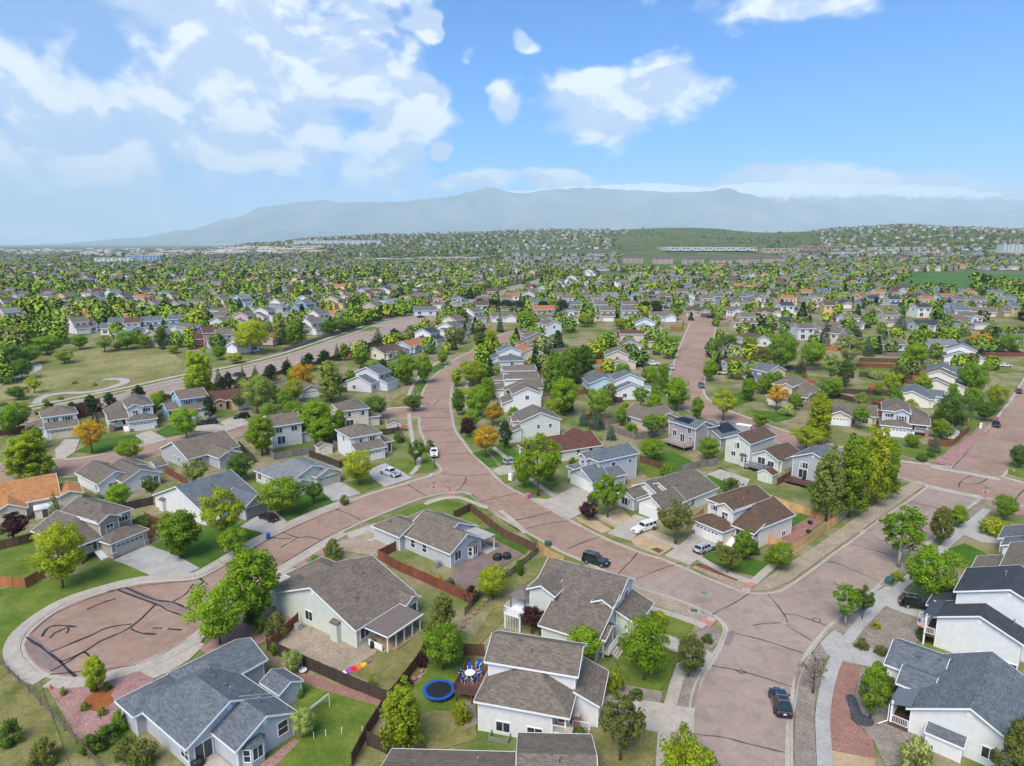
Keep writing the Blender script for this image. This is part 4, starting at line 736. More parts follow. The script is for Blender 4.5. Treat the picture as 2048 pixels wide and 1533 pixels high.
class House:
    def __init__(s,name,label,pos,yaw,wall,roof,cat='house',group=None,lod=2,trim='white',wmat='siding'):
        s.root=empty(name,pos,yaw,label,cat,group); s.wc=WALLC.get(wall,wall); s.rc=ROOFC.get(roof,roof); s.lod=lod; s.w=[]; s.trim=trim; s.wmat=wmat; s.rp=[]; s.mir=0
    def add(s,b,name,mat,color=None,parent=None,**k): return b.build(name,M(mat) if isinstance(mat,str) else mat,parent or s.root,color,**k)
    # ---- one block of the building with its roof.  roof: axis + end types, e.g. 'xgg' (ridge along x, gables), 'xhh' (hips), 'sS' (shed, low side S), 'none'
    def wing(s,x0,y0,x1,y1,h,roof='xgg',pitch=.40,z0=0.,oh=.38,wall=None,rcol=None,brick=0,walls=True):
        if s.mir:
            x0,x1=s.mir-x1,s.mir-x0
            if roof[0]=='x': roof='x'+roof[2]+roof[1]
            elif roof[0]=='s': roof='s'+{'E':'W','W':'E'}.get(roof[1],roof[1])
        wc=WALLC.get(wall,wall) if wall else s.wc; rc=ROOFC.get(rcol,rcol) if rcol else s.rc; th=.10
        corner=[(x0,y0),(x1,y0),(x1,y1),(x0,y1)]; b=MB(); ax=roof[0]
        def ridge_z(span): return h+span/2*pitch
        W_,D_=x1-x0,y1-y0; tops={}                                   # gable apex heights per side
        if ax=='x':
            rz=ridge_z(D_); ym=(y0+y1)/2; a=x0 if roof[1]=='g' else x0+D_/2; c=x1 if roof[2]=='g' else x1-D_/2
            if a>c: a=c=(a+c)/2
            if roof[1]=='g': tops['W']=rz
            if roof[2]=='g': tops['E']=rz
        elif ax=='y':
            rz=ridge_z(W_); xm=(x0+x1)/2; a=y0 if roof[1]=='g' else y0+W_/2; c=y1 if roof[2]=='g' else y1-W_/2
            if a>c: a=c=(a+c)/2
            if roof[1]=='g': tops['S']=rz
            if roof[2]=='g': tops['N']=rz
        side={'S':((x0,y0),(x1,y0)),'E':((x1,y0),(x1,y1)),'N':((x1,y1),(x0,y1)),'W':((x0,y1),(x0,y0))}
        if roof[0]=='s':
            low=roof[1]; span=D_ if low in'SN' else W_; hi=h+span*pitch
            hz={'S':lambda p:h+(p[1]-y0)*pitch,'N':lambda p:h+(y1-p[1])*pitch,'W':lambda p:h+(p[0]-x0)*pitch,'E':lambda p:h+(x1-p[0])*pitch}[low]
        else: hz=lambda p:h
        for k,(p,q) in side.items():
            zp,zq=hz(p),hz(q)
            pts=[(*p,z0),(*q,z0),(*q,zq)]
            if k in tops: pts.append(((p[0]+q[0])/2,(p[1]+q[1])/2,tops[k]))
            pts.append((*p,zp)); b.poly(pts)
        wall_o=s.add(b,'wall',s.wmat,wc) if walls else None
        if brick:
            bb=MB(); t=.02
            bb.box(x0-t,y0-t,z0,x1+t,y0+.01,z0+brick); s.add(bb,'brick_base','brick')
        ent=dict(x0=x0,y0=y0,x1=x1,y1=y1,h=h,z0=z0,side=side,o=wall_o,tops=tops); s.w.append(ent)
        if s.lod>=1 and walls:                                          # corner boards
            for (cx,cy) in corner:
                t=MB()
                top=hz((cx,cy)); sx=-1 if cx==x0 else 1; sy=-1 if cy==y0 else 1
                t.box(min(cx+sx*.025,cx-sx*.11),min(cy+sy*.025,cy-sy*.0),z0,max(cx+sx*.025,cx-sx*.11),max(cy+sy*.025,cy),top-.02)
                if s.lod>=2: t.box(min(cx+sx*.024,cx),min(cy-sy*.0,cy-sy*.11),z0,max(cx+sx*.024,cx),max(cy-sy*.0,cy-sy*.11),top-.02)
                s.add(t,'corner_board',s.trim,fix=False)
                if s.lod<2 and cy==y1: break
        if roof=='none': return ent
        # roof planes (top surface at wall line is h+th)
        P=[]; e=oh; zt=lambda d:h+th+d*pitch
        if ax=='x':
            ze=zt(-e); A0=a-(oh if roof[1]=='g' else 0); C0=c+(oh if roof[2]=='g' else 0); zr=rz+th
            xl,xr=x0-oh,x1+oh
            P.append([(xl,y0-e,ze),(xr,y0-e,ze),(C0,ym,zr),(A0,ym,zr)]); P.append([(xr,y1+e,ze),(xl,y1+e,ze),(A0,ym,zr),(C0,ym,zr)])
            if roof[1]=='h': P.append([(xl,y1+e,ze),(xl,y0-e,ze),(A0,ym,zr)])
            if roof[2]=='h': P.append([(xr,y0-e,ze),(xr,y1+e,ze),(C0,ym,zr)])
            gab=[('W',roof[1]),('E',roof[2])]
        elif ax=='y':
            ze=zt(-e); A0=a-(oh if roof[1]=='g' else 0); C0=c+(oh if roof[2]=='g' else 0); zr=rz+th; yl,yr=y0-oh,y1+oh
            P.append([(x0-e,yr,ze),(x0-e,yl,ze),(xm,A0,zr),(xm,C0,zr)]); P.append([(x1+e,yl,ze),(x1+e,yr,ze),(xm,C0,zr),(xm,A0,zr)])
            if roof[1]=='h': P.append([(x0-e,yl,ze),(x1+e,yl,ze),(xm,A0,zr)])
            if roof[2]=='h': P.append([(x1+e,yr,ze),(x0-e,yr,ze),(xm,C0,zr)])
        else:
            c4={'S':[(x0-e,y0-e),(x1+e,y0-e),(x1+e,y1),(x0-e,y1)],'N':[(x1+e,y1+e),(x0-e,y1+e),(x0-e,y0),(x1+e,y0)],'W':[(x0-e,y1+e),(x0-e,y0-e),(x1,y0-e),(x1,y1+e)],'E':[(x1+e,y0-e),(x1+e,y1+e),(x0,y1+e),(x0,y0-e)]}[low]
            P.append([(p[0],p[1],hz(p)+th) for p in c4])
        rb=MB(); edges={}
        for pl in P:
            o_=Vector(pl[0]); u=(Vector(pl[1])-o_).normalized(); n=u.cross(Vector(pl[-1])-o_).normalized(); v=n.cross(u)
            uv=[((Vector(p)-o_).dot(u)+o_.x*.37+o_.y*.53,(Vector(p)-o_).dot(v)) for p in pl]
            rb.poly(pl,0,uv); rb.poly([(p[0],p[1],p[2]-th*.9) for p in reversed(pl)],1)
            for i in range(len(pl)):
                p,q=pl[i],pl[(i+1)%len(pl)]; k=tuple(sorted((tuple(round(c,3) for c in p),tuple(round(c,3) for c in q)))); edges.setdefault(k,[]).append((p,q))
            s.rp.append((pl,n))
        ro=rb.build('roof',[M('shingle'),M('white')],s.root,rc,uv=True,fix=False)
        fb=MB(); cx,cy=(x0+x1)/2,(y0+y1)/2
        for k,l in edges.items():
            if len(l)>1: continue
            p,q=Vector(l[0][0]),Vector(l[0][1]); d=q-p; n=Vector((d.y,-d.x,0)).normalized()
            mid=(p+q)/2
            if n.dot(Vector((mid.x-cx,mid.y-cy,0)))<0: n=-n
            if roof[0]=='s' and abs(mid.z-(hi+th))<.01 and abs(d.z)<.01: continue
            o1=n*.05; up=Vector((0,0,.015)); dn=Vector((0,0,-.20))
            fb.hexa([p+dn,q+dn,q+dn+o1,p+dn+o1,p+up,q+up,q+up+o1,p+up+o1])
        fb.build('fascia',M(s.trim),ro,fix=True)
        if s.lod>=2 and walls:                                          # white louvre at each gable
            for k in tops:
                (px_,py_),(qx,qy)=side[k]; m_=Vector(((px_+qx)/2,(py_+qy)/2,tops[k]-.85)); n={'S':(0,-1),'N':(0,1),'E':(1,0),'W':(-1,0)}[k]
                if tops[k]-h<1.1: continue
                g=MB(); tx,ty=-n[1],n[0]
                g.hexa([m_+Vector((tx*a_+n[0]*d_,ty*a_+n[1]*d_,z_)) for z_ in(-.28,.28) for a_,d_ in((-.25,0),(.25,0),(.25,.05),(-.25,.05))]); s.add(g,'gable_vent',s.trim)
        return ent
    def face(s,wi,side,u,z):
        e=wi if isinstance(wi,dict) else s.w[wi]
        if s.mir: side={'E':'W','W':'E'}.get(side,side)
        (p,q)=e['side'][side]; p=Vector((*p,0));q=Vector((*q,0)); d=(q-p).normalized()
        u=u if u>1 else (q-p).length*u
        if s.mir: u=(q-p).length-u
        pos=p+d*u; pos.z=e['z0']+z if z<20 else z-20
        return pos,math.atan2(d.y,d.x)
    def win(s,wi,side,u,z,w=1.2,h=1.2,style='slider',blind=None,shutter=None):
        pos,rz=s.face(wi,side,u,z)
        if s.lod==0:
            k=('lw',round(w,1),round(h,1))
            if k not in CACHE:
                b=MB(); b.box(-w/2-.12,-.05,-.12,w/2+.12,0,h+.12,0); b.box(-w/2,-.07,0,-.05,-.05,h,1); b.box(.05,-.07,0,w/2,-.05,h,1); CACHE[k]=b.mesh('window',[M('white'),M('glass')],fix=False)
            return inst('window',CACHE[k],s.root,pos,rz)
        fm,pm=win_meshes(w,h,style)
        o=inst('window',fm,s.root,pos,rz)
        for i,m_ in enumerate(pm):
            bl=(R.random()<.3) if blind is None else blind
            if bl and (i%2==0):
                kk=('bl',m_.name)
                if kk not in CACHE: c=m_.copy(); c.materials.clear(); c.materials.append(M('glass_blind')); CACHE[kk]=c
                inst('pane',CACHE[kk],o)
            else: inst('pane',m_,o)
        if shutter:
            for sx in(-1,1):
                kk=('sh',round(h,2))
                if kk not in CACHE:
                    b=MB(); b.box(-.17,-.05,-.05,.17,0,h+.05)
                    for i in range(int(h/.12)): b.box(-.13,-.065,.02+i*.12,.13,-.05,.10+i*.12)
                    CACHE[kk]=b.mesh('shutter',M('tint'),fix=False)
                inst('shutter',CACHE[kk],o,(sx*(w/2+.29),0,0),0,shutter)
        return o
    def garage(s,wi,side,u,w=4.9,h=2.15,col=(.74,.74,.72),lites=False):
        pos,rz=s.face(wi,side,u,.03)
        if s.lod==0:
            k=('lg',w)
            if k not in CACHE: b=MB(); b.box(-w/2,-.05,0,w/2,0,h); CACHE[k]=b.mesh('garage_door',M('tint'),fix=False)
            return inst('garage_door',CACHE[k],s.root,pos,rz,col)
        fm,pm,lm,ph=garage_meshes(w,h,lites); o=inst('garage_door',fm,s.root,pos,rz)
        for i in range(4):
            p=inst('panel',pm,o,(0,0,ph*i),0,col)
        if lm: inst('pane',lm,o,(0,0,ph*3))
        return o
    def door(s,wi,side,u,z=.1,w=.95,h=2.05,col=(.10,.06,.05),slide=False):
        if slide: return s.win(wi,side,u,z,1.8,2.0,'slider',blind=False)
        pos,rz=s.face(wi,side,u,z); k=('door',w,h)
        if k not in CACHE:
            b=MB(); rect_ring(b,w,h,.10,-.06,0); fm=b.mesh('door_frame',M('white'),fix=False)
            d=MB(); d.box(-w/2,-.03,0,w/2,-.004,h)
            for i in(0,1):
                for j in(0,1): d.box(-w/2+.1+i*w*.46,-.042,.18+j*.95,-w/2+.1+i*w*.46+w*.33,-.03,.95+j*.9)
            g=MB(); g.box(w/2-.16,-.09,.95,w/2-.09,-.04,1.08); CACHE[k]=(fm,d.mesh('door_leaf',M('tint'),fix=False),g.mesh('handle',M('grey_metal'),fix=False))
        fm,dm,gm=CACHE[k]; o=inst('door',fm,s.root,pos,rz); inst('door_leaf',dm,o,(0,0,0),0,col); inst('handle',gm,o); return o
    def bay(s,wi,side,u,z=.7,w=2.4,h=1.5,d=.7):
        """three-sided bay window with its own little roof"""
        pos,rz=s.face(wi,side,u,0); r=empty('bay_window',pos,rz); r.parent=s.root
        q=[(-w/2,0),(-w/2+d*.75,-d),(w/2-d*.75,-d),(w/2,0)]
        b=MB()
        for i in range(3): b.poly([(*q[i],0),(*q[i+1],0),(*q[i+1],z+h+.15),(*q[i],z+h+.15)])
        s.add(b,'bay_wall',s.wmat,s.wc,r,fix=False)
        t=MB(); o_=[(-w/2-.15,0),(-w/2+d*.72,-d-.15),(w/2-d*.72,-d-.15),(w/2+.15,0)]; zt=z+h+.15
        tp=[(-w/2+.4,-.02,zt+.5),(w/2-.4,-.02,zt+.5)]
        t.poly([(*o_[0],zt),(*o_[1],zt),tp[0]],0,[(0,0),(1,0),(.5,1)]); t.poly([(*o_[1],zt),(*o_[2],zt),tp[1],tp[0]],0,[(0,0),(w,0),(w,1),(0,1)]); t.poly([(*o_[2],zt),(*o_[3],zt),tp[1]],0,[(0,0),(1,0),(.5,1)])
        s.add(t,'bay_roof','shingle',s.rc,r,uv=True,fix=False)
        for i in range(3):
            a=Vector((*q[i],z));c=Vector((*q[i+1],z)); L=(c-a).length; an=math.atan2(c.y-a.y,c.x-a.x); fm,pm=win_meshes(L-.3,h,'hung' if i!=1 else 'slider')
            o=inst('window',fm,r,(a+c)/2,an)
            for m_ in pm[:2]: m2=inst('pane',m_,r,(a+c)/2,an)
    def rz(s,x,y):
        best=0
        for pl,n in s.rp:
            xs=[p[0] for p in pl]; ys=[p[1] for p in pl]
            if min(xs)<=x<=max(xs) and min(ys)<=y<=max(ys) and abs(n.z)>1e-3:
                p=pl[0]; z=p[2]-(n.x*(x-p[0])+n.y*(y-p[1]))/n.z
                ok=True
                for i in range(len(pl)):
                    a,c=pl[i],pl[(i+1)%len(pl)]
                    if (c[0]-a[0])*(y-a[1])-(c[1]-a[1])*(x-a[0])<-.01: ok=False
                if ok: best=max(best,z)
        return best
    def vents(s,pts):
        if 'pipe' not in CACHE:
            b=MB(); b.tube([(0,0,-.3),(0,0,.55)],.07,8); b.tube([(0,0,.55),(0,0,.68)],.12,8); CACHE['pipe']=b.mesh('vent_pipe',M('grey_metal'))
            b=MB(); b.box(-.22,-.2,-.1,.22,.2,.10); CACHE['vbox']=b.mesh('roof_vent',M('tint'))
        for i,(x,y,k) in enumerate(pts):
            if s.mir: x=s.mir-x
            z=s.rz(x,y)
            if z<=0: continue
            inst('vent_pipe' if k=='p' else 'roof_vent',CACHE['pipe' if k=='p' else 'vbox'],s.root,(x,y,z),0,sc3(s.rc,.7))
    def part(s,name,mat,fn,color=None):
        b=MB(); fn(b); return s.add(b,name,mat,color)
    def rail(s,pts,z,h=.95,mat='white',name='railing',gap=.16):
        if s.mir: pts=[(s.mir-x,y) for x,y in pts]
        b=MB()
        for (ax_,ay_),(bx,by) in zip(pts,pts[1:]):
            a=Vector((ax_,ay_,z));c=Vector((bx,by,z)); L=(c-a).length
            b.bar(a+Vector((0,0,h)),c+Vector((0,0,h)),.07,.06); b.bar(a+Vector((0,0,.12)),c+Vector((0,0,.12)),.05,.05)
            n=max(2,int(L/gap))
            for i in range(n+1): p=a.lerp(c,i/n); b.bar(p+Vector((0,0,.1)),p+Vector((0,0,h)),.035 if i not in(0,n) else .09)
        return s.add(b,name,mat,fix=False)
    def post(s,x,y,z0,z1,w=.16,mat='white'):
        if s.mir: x=s.mir-x
        b=MB(); b.box(x-w/2,y-w/2,z0,x+w/2,y+w/2,z1); return s.add(b,'post',mat,fix=False)
    def pillar(s,x,y,z1,w=.75,mat='brick'):
        if s.mir: x=s.mir-x
        b=MB(); b.box(x-w/2,y-w/2,0,x+w/2,y+w/2,z1); p=s.add(b,'pillar',mat,fix=False); c=MB(); c.box(x-w/2-.06,y-w/2-.06,z1,x+w/2+.06,y+w/2+.06,z1+.08); c.build('cap',M('concrete'),p,fix=False); return p
    def floor(s,x0,y0,x1,y1,z,mat='concrete',t=.2,name='porch_floor'):
        if s.mir: x0,x1=s.mir-x1,s.mir-x0
        b=MB(); b.box(x0,y0,z-t,x1,y1,z); return s.add(b,name,mat,fix=False)
    def steps(s,x0,x1,y,z,n,dy=-.29,mat='white',axis='y'):
        if s.mir and axis=='y': x0,x1=s.mir-x1,s.mir-x0
        """stairs leading down from height z at line y in direction dy (along y, or along x when axis is x)"""
        r=empty('stairs',(0,0,0)); r.parent=s.root
        for i in range(n):
            zt=z*(1-(i+1)/(n+1)); a=y+dy*i; c=y+dy*(i+1); b=MB()
            if axis=='y': b.box(x0,min(a,c),max(0,zt-.19),x1,max(a,c),zt)
            else: b.box(min(a,c),x0,max(0,zt-.19),max(a,c),x1,zt)
            b.build('step',M(mat),r,fix=False)
def place(px,py,z,yaw,lx=0,ly=0):
    """world position of a house's local origin, given that local point (lx,ly) shows at the pixel at height z"""
    p=W(px,py,z); c,s_=math.cos(yaw),math.sin(yaw); return Vector((p.x-(lx*c-ly*s_),p.y-(lx*s_+ly*c),0))
D2=math.radians
# ---------------------------------------------------------------- the near houses, one by one
def chimney_box(h,wi,side,u,z0,z1,w=1.0,d=.55):
    pos,rz=h.face(wi,side,u,0); r=empty('bump_out',pos,rz); r.parent=h.root
    b=MB(); b.box(-w/2,-d,z0,w/2,.02,z1); b.build('bump_wall',M(h.wmat),r,h.wc,fix=False)
    t=MB(); t.poly([(-w/2-.1,-d-.1,z1),(w/2+.1,-d-.1,z1),(w/2+.1,.0,z1+.35),(-w/2-.1,.0,z1+.35)],0,[(0,0),(w,0),(w,.7),(0,.7)]); t.poly([(-w/2-.1,-d-.1,z1),(-w/2-.1,0,z1+.35),(-w/2-.1,0,z1)]); t.poly([(w/2+.1,-d-.1,z1),(w/2+.1,0,z1+.35),(w/2+.1,0,z1)])
    t.build('bump_roof',M('shingle'),r,h.rc,uv=True,fix=False)
# H1: blue-grey ranch with slate roof, bottom left
y=D2(53); h=House('ranch_house','blue-grey ranch house with slate roof and bay window below the cul-de-sac',place(371,1499,2.8,y),y,'blue-grey','slate')
a=h.wing(.38,.38,9.7,11.3,2.8,'ygh',.50); b_=h.wing(3.2,-3.85,9.72,.40,2.8,'ygg',.50); c=h.wing(5.2,7.0,13.2,13.2,2.8,'xhg',.46); d=h.wing(-.6,9.4,4.6,13.0,2.8,'xhh',.4)
h.win(a,'W',10.2,.9,1.5,1.35,'grid',blind=False); h.door(a,'S',1.55,.15,slide=True); h.win(b_,'S',5.2,1.0,1.15,1.5,'hung',blind=False); h.bay(b_,'S',1.75,.8,2.5,1.35,.75)
h.garage(c,'N',3.4,4.9); h.win(c,'E',.5,1,1.2,1.2); h.vents([(6.2,2,'p'),(6.6,4,'v'),(6.6,6.3,'v'),(6.8,7.5,'p'),(8.2,1.8,'v'),(8.8,.4,'v'),(7.6,-1,'p'),(9,10.6,'v'),(11,10.5,'v')])
h.floor(.4,-3.8,3.1,.35,.14,'concrete',.14,'patio_slab')
# shed behind it
h=House('garden_shed','slate-roofed grey shed beside the blue-grey ranch house',place(557.6,1391.4,2.2,y),y,'blue-grey','slate','shed'); a=h.wing(.2,.2,3.1,3.6,2.2,'ygg',.5,oh=.2); h.door(a,'N',.5)
# H2: pale green ranch
y=D2(-34); h=House('ranch_house','big pale green-grey ranch house with brown roof and covered back porch',place(711.6,1261.8,2.95,y),y,'pale green','brown-grey')
a=h.wing(-16.9,.38,-.4,11.2,2.95,'ygg',.405); b_=h.wing(-4.5,8.6,.75,11.0,2.95,'xgg',.55); c=h.wing(-20.2,5.2,-13.0,11.6,2.8,'xhg',.42); d=h.wing(-18.8,1.0,-13.5,6,2.8,'xhg',.42)
h.win(a,'S',7.2,1.0,1.4,1.35); h.win(a,'E',1.5,.9,1.5,1.5); chimney_box(h,a,'S',12.9,0,2.7,1.3,.7); h.door(a,'E',4.2,.12,slide=True); h.door(b_,'E',.5,.2,slide=True); h.win(a,'E',6.3,.9,1.6,1.3)
h.garage(c,'W',3.0,4.9); h.vents([(-9.6,3.5,'p'),(-9,7,'v'),(-9,5,'v'),(-9,9,'v'),(-6.8,8,'v'),(-6,10,'v'),(-13,6,'v'),(-11,9.5,'p'),(-4,4,'v')])
def patio(b):
    b.hexa([(-.3,1.6,2.78),(4.0,1.6,2.42),(4.0,8.4,2.42),(-.3,8.4,2.78),(-.3,1.6,2.88),(4.0,1.6,2.52),(4.0,8.4,2.52),(-.3,8.4,2.88)])
h.part('porch_roof','metal_roof',patio); h.part('gutter','white',lambda b:(b.box(4.0,1.55,2.36,4.12,8.45,2.55),b.box(-.3,1.5,2.5,4.1,1.6,2.62)))
for k in range(5): h.post(3.75,1.9+k*1.55,.1,2.42,.15)
h.floor(-.3,1.6,4.1,8.4,.13,'sandy',.13); h.part('porch_screen','white',lambda b:(b.box(.5,1.62,.2,3.0,1.68,1.1)))
# H3: white two-storey, bottom centre
y=D2(-15); h=House('two_storey_house','white two-storey house with brown-grey roof, red deck and brick porch pillars',place(947,1400.5,3.95,y),y,'white','brown-grey')
a=h.wing(.38,.38,8.55,2.2,3.9,'none'); b_=h.wing(.38,2.2,10.1,8.2,3.9,'none'); rr=h.wing(.38,.38,10.1,8.2,3.9,'yhg',.48,walls=False); u=h.wing(.36,4.3,10.3,9.9,6.1,'xgg',.52); g=h.wing(10.15,4.2,12.9,10.0,2.9,'sE',.45)
h.win(a,'S',2.8,.45,1.5,1.15); h.win(a,'S',6.3,.45,1.6,1.15); h.win(u,'E',.5,3.9,1.6,1.3); h.win(u,'W',.4,3.9,1.2,1.2); h.garage(g,'E',.5,4.9); h.door(b_,'S',9.0,1.5)
h.floor(8.55,.3,10.4,2.2,1.4,'concrete'); h.rail([(8.6,.42),(10.0,.42)],1.4); h.post(9.95,.5,1.4,3.9); h.pillar(10.3,.25,2.2,.85); h.pillar(10.7,2.9,2.2,.75); h.steps(2.6,4.0,10.5,1.4,6,.29,'concrete','x'); h.rail([(10.4,2.55),(12.2,2.55)],.7)
h.vents([(5.0,5.6,'p'),(3.5,6.8,'v')]); h.floor(-3.7,3.9,.3,9.2,1.6,'deck_wood',.25,'deck')
h.rail([(-.1,3.95),(-3.65,3.95),(-3.65,9.15),(.2,9.15)],1.6,.95,'deck_wood','deck_railing',.13)
for px_,py_ in ((-3.5,4.1),(-3.5,9),(-1.6,4.1),(-3.5,6.5)): h.post(px_,py_,0,1.4,.16,'deck_wood')
h.part('window_well','grey_metal',lambda b:(b.box(1.9,-.75,0,1.98,.36,.5),b.box(3.98,-.75,0,4.06,.36,.5),b.box(1.9,-.80,0,4.06,-.74,.5)))
# H4: white-green two-storey behind it
y=D2(-30); o4=place(1063,1193.5,5.6,y); h=House('two_storey_house','pale green two-storey house with large grey-brown roof and raised side deck',o4,y,'pale green','taupe')
u=h.wing(-1.4,5.6,10.1,11.4,5.6,'xgg',.52); gL=h.wing(-1.38,2.1,2.3,7.9,5.55,'ygg',.48); lo=h.wing(2.32,-1.4,10.0,5.62,3.0,'sS',.42); dm=h.wing(7.6,3.6,9.95,7.2,5.4,'ygg',.5); g=h.wing(10.12,5.2,13.0,11.0,2.9,'sE',.38); po=h.wing(6.8,-.2,10.6,3.4,2.9,'xgg',.42,walls=False)
h.win(gL,'W',.5,3.5,1.2,1.2); h.win(dm,'E',.5,3.7,1.2,1.2); h.win(u,'E',.55,3.7,1.4,1.3); h.garage(g,'E',.5,4.9); h.door(lo,'E',.3,.9,col=(.12,.22,.30)); h.floor(10,-.2,11.4,3.2,.8,'concrete'); h.rail([(11.3,-.1),(11.3,3.0)],.8); h.post(10.5,-.1,0,2.9); h.post(10.5,3.2,0,2.9); h.steps(.5,2.4,11.4,.8,3,.3,'concrete','x')
h.vents([(1.5,6.6,'p'),(5,7.5,'p'),(3,9.5,'v')]); h.floor(-4.0,-.6,-1.4,4.5,2.4,'white',.25,'deck'); h.rail([(-1.4,-.55),(-3.95,-.55),(-3.95,4.4)],2.4,.95,'white','deck_railing'); 
for q in ((-3.85,-.45),(-1.5,-.45),(-3.85,4.3)): h.post(*q,0,2.3,.16)
h.part('deck_lattice','white',lambda b:[b.bar((-3.9+i*.25,-.56,.05),(-3.9+i*.25,-.56,2.1),.05) for i in range(11)])
h.part('gazebo_roof','metal_roof',lambda b:[b.poly([p,q,(-2.6,2.4,5.0)]) for p,q in (((-4,.8,4.3),(-1.4,.8,4.3)),((-1.4,.8,4.3),(-1.4,4.4,4.3)),((-1.4,4.4,4.3),(-4,4.4,4.3)),((-4,4.4,4.3),(-4,.8,4.3)))],None)
for q in ((-3.8,1.0),(-1.6,1.0),(-3.8,4.2)): h.post(*q,2.4,4.3,.14,'bark')
# H5: grey ranch at the corner
y=D2(-40); h=House('ranch_house','light grey-blue ranch house with brown roof inside the red fence',place(900.9,1108,2.8,y),y,'blue-grey','brown-grey')
a=h.wing(-11.5,.38,-.4,7.7,2.8,'xgg',.55); b_=h.wing(-12.6,1.8,-4.6,10.8,2.8,'xgg',.46); g=h.wing(-18.4,-.8,-11.6,5.0,2.8,'xhg',.45); c=h.wing(-16.5,5.01,-12.7,10.2,2.8,'xhh',.42)
h.win(a,'S',2.0,.9,1.0,1.45,'hung',False); h.win(a,'S',4.9,.9,1.0,1.45,'hung',False); h.win(a,'E',1.7,.9,1.4,1.5); h.bay(a,'E',5.2,.7,2.3,1.5,.7); h.garage(g,'W',2.9,4.9); h.win(b_,'E',8.2,.7,1.6,1.7); h.win(b_,'N',.5,1.0,1.4,1.2)
h.vents([(-9,4.8,'p'),(-7,6.5,'v'),(-5,8,'p'),(-16,1,'v'),(-3,4.6,'v'),(-11,6.8,'p')])
h.part('patio_roof','concrete_grey',lambda b:b.hexa([(-4.6,7.5,2.85),(.6,7.5,2.75),(.6,10.4,2.6),(-4.6,10.4,2.7),(-4.6,7.5,2.93),(.6,7.5,2.83),(.6,10.4,2.68),(-4.6,10.4,2.78)])); h.post(.4,10.2,.1,2.62); h.post(-2,10.2,.1,2.68); h.floor(-4.5,7.8,.9,10.6,.14,'concrete',.14)
h.part('downpipe','white',lambda b:(b.bar((-18.3,-.88,2.6),(-18.3,-.88,.3),.09),b.bar((-18.3,-.88,.3),(-19.0,-2.1,.08),.09),b.bar((-11.3,.30,2.6),(-11.3,.30,.2),.09)))
# two-level houses with a hipped wing, garage in front and a raised porch
def tri(label,pos,yaw,wall,roof,mir=False,lod=2,group=None,garc=(.74,.74,.72),shut=None,brick='brick',lites=True,name='split_level_house',up='yhg'):
    h=House(name,label,pos,yaw,wall,roof,group=group,lod=lod); h.mir=11.2 if mir else 0
    u=h.wing(.4,.4,6.2,10.2,6.0,up,.46); d=h.wing(3.0,-.25,6.35,4.0,5.85,'ygg',.5); m=h.wing(2.2,1.5,10.8,11.0,3.9,'yhg',.46); g=h.wing(.35,-3.4,6.7,1.5,2.9,'xhh',.38); p=h.wing(6.72,-.35,10.8,2.2,3.3,'sS',.42,walls=False)
    h.garage(g,'S',3.1,4.9,2.1,garc,lites); h.win(d,'S',.5,3.6,1.2,1.25,'grid' if lod else 'slider',shutter=shut); h.win(u,'S',.25,4.2,1.7,.85,'triple'); h.win(m,'E',.75,.35,1.0,.9); h.win(m,'N',.3,1.2,1.5,1.3); h.win(m,'N',.75,1.2,1.5,1.3); h.win(u,'W',.5,3.8,1.2,1.2); h.win(u,'N',.4,3.8,1.4,1.2)
    if lod>=1:
        h.door(m,'S',5.3,1.4,col=(.16,.09,.06)); h.win(m,'S',7.4,1.9,1.4,1.15)
        h.floor(6.72,-.3,10.8,1.5,1.4,'concrete',.25); h.post(7.0,-.15,1.4,3.25,.22); h.post(10.6,-.15,1.4,3.25,.22); h.rail([(7.9,-.2),(10.5,-.2)],1.4)
        h.pillar(10.6,-.3,2.1,.8,brick); h.pillar(7.0,-.45,1.45,.6,brick); h.steps(6.75,7.9,-.55,1.4,6,-.3,'white'); h.pillar(.55,-3.5,.9,.6,brick); h.pillar(6.45,-3.5,.9,.6,brick)
    h.vents([(5.5,3.6,'p'),(4,7,'v')] if lod>=1 else [])
    return h
y=D2(-55); tri('cream split-level corner house with brown roof and new tan fence',place(1521,1056,4.0,y,11.2,.9),y,'warm white','brown')
y=D2(63); tri('taupe split-level house with grey-brown roof above the cul-de-sac',place(219.7,1089.6,2.85,y,4.1,-3.8),y,'taupe','grey-brown',True,brick='stone',garc=(.55,.52,.46))
# H8
y=D2(-33); h=House('ranch_house','white ranch house with dark slate roof and grey garage front',place(408.9,1028,2.6,y),y,'white','slate')
a=h.wing(-17.4,.38,-.4,11.6,2.6,'ygg',.41); g=h.wing(-3.0,5.9,3.6,11.4,2.65,'xgg',.62,wall='grey'); c=h.wing(-4.5,2.2,1.6,6.6,2.65,'xgg',.66,wall='pale grey')
h.garage(g,'E',.5,4.8,2.15,(.20,.21,.23)); h.win(c,'E',.5,.8,1.5,1.4); chimney_box(h,a,'S',3.1,.0,2.3,1.3,.7); h.vents([(-12,9,'v'),(-8,9,'v'),(-6.5,6,'v'),(-10,4,'p')])
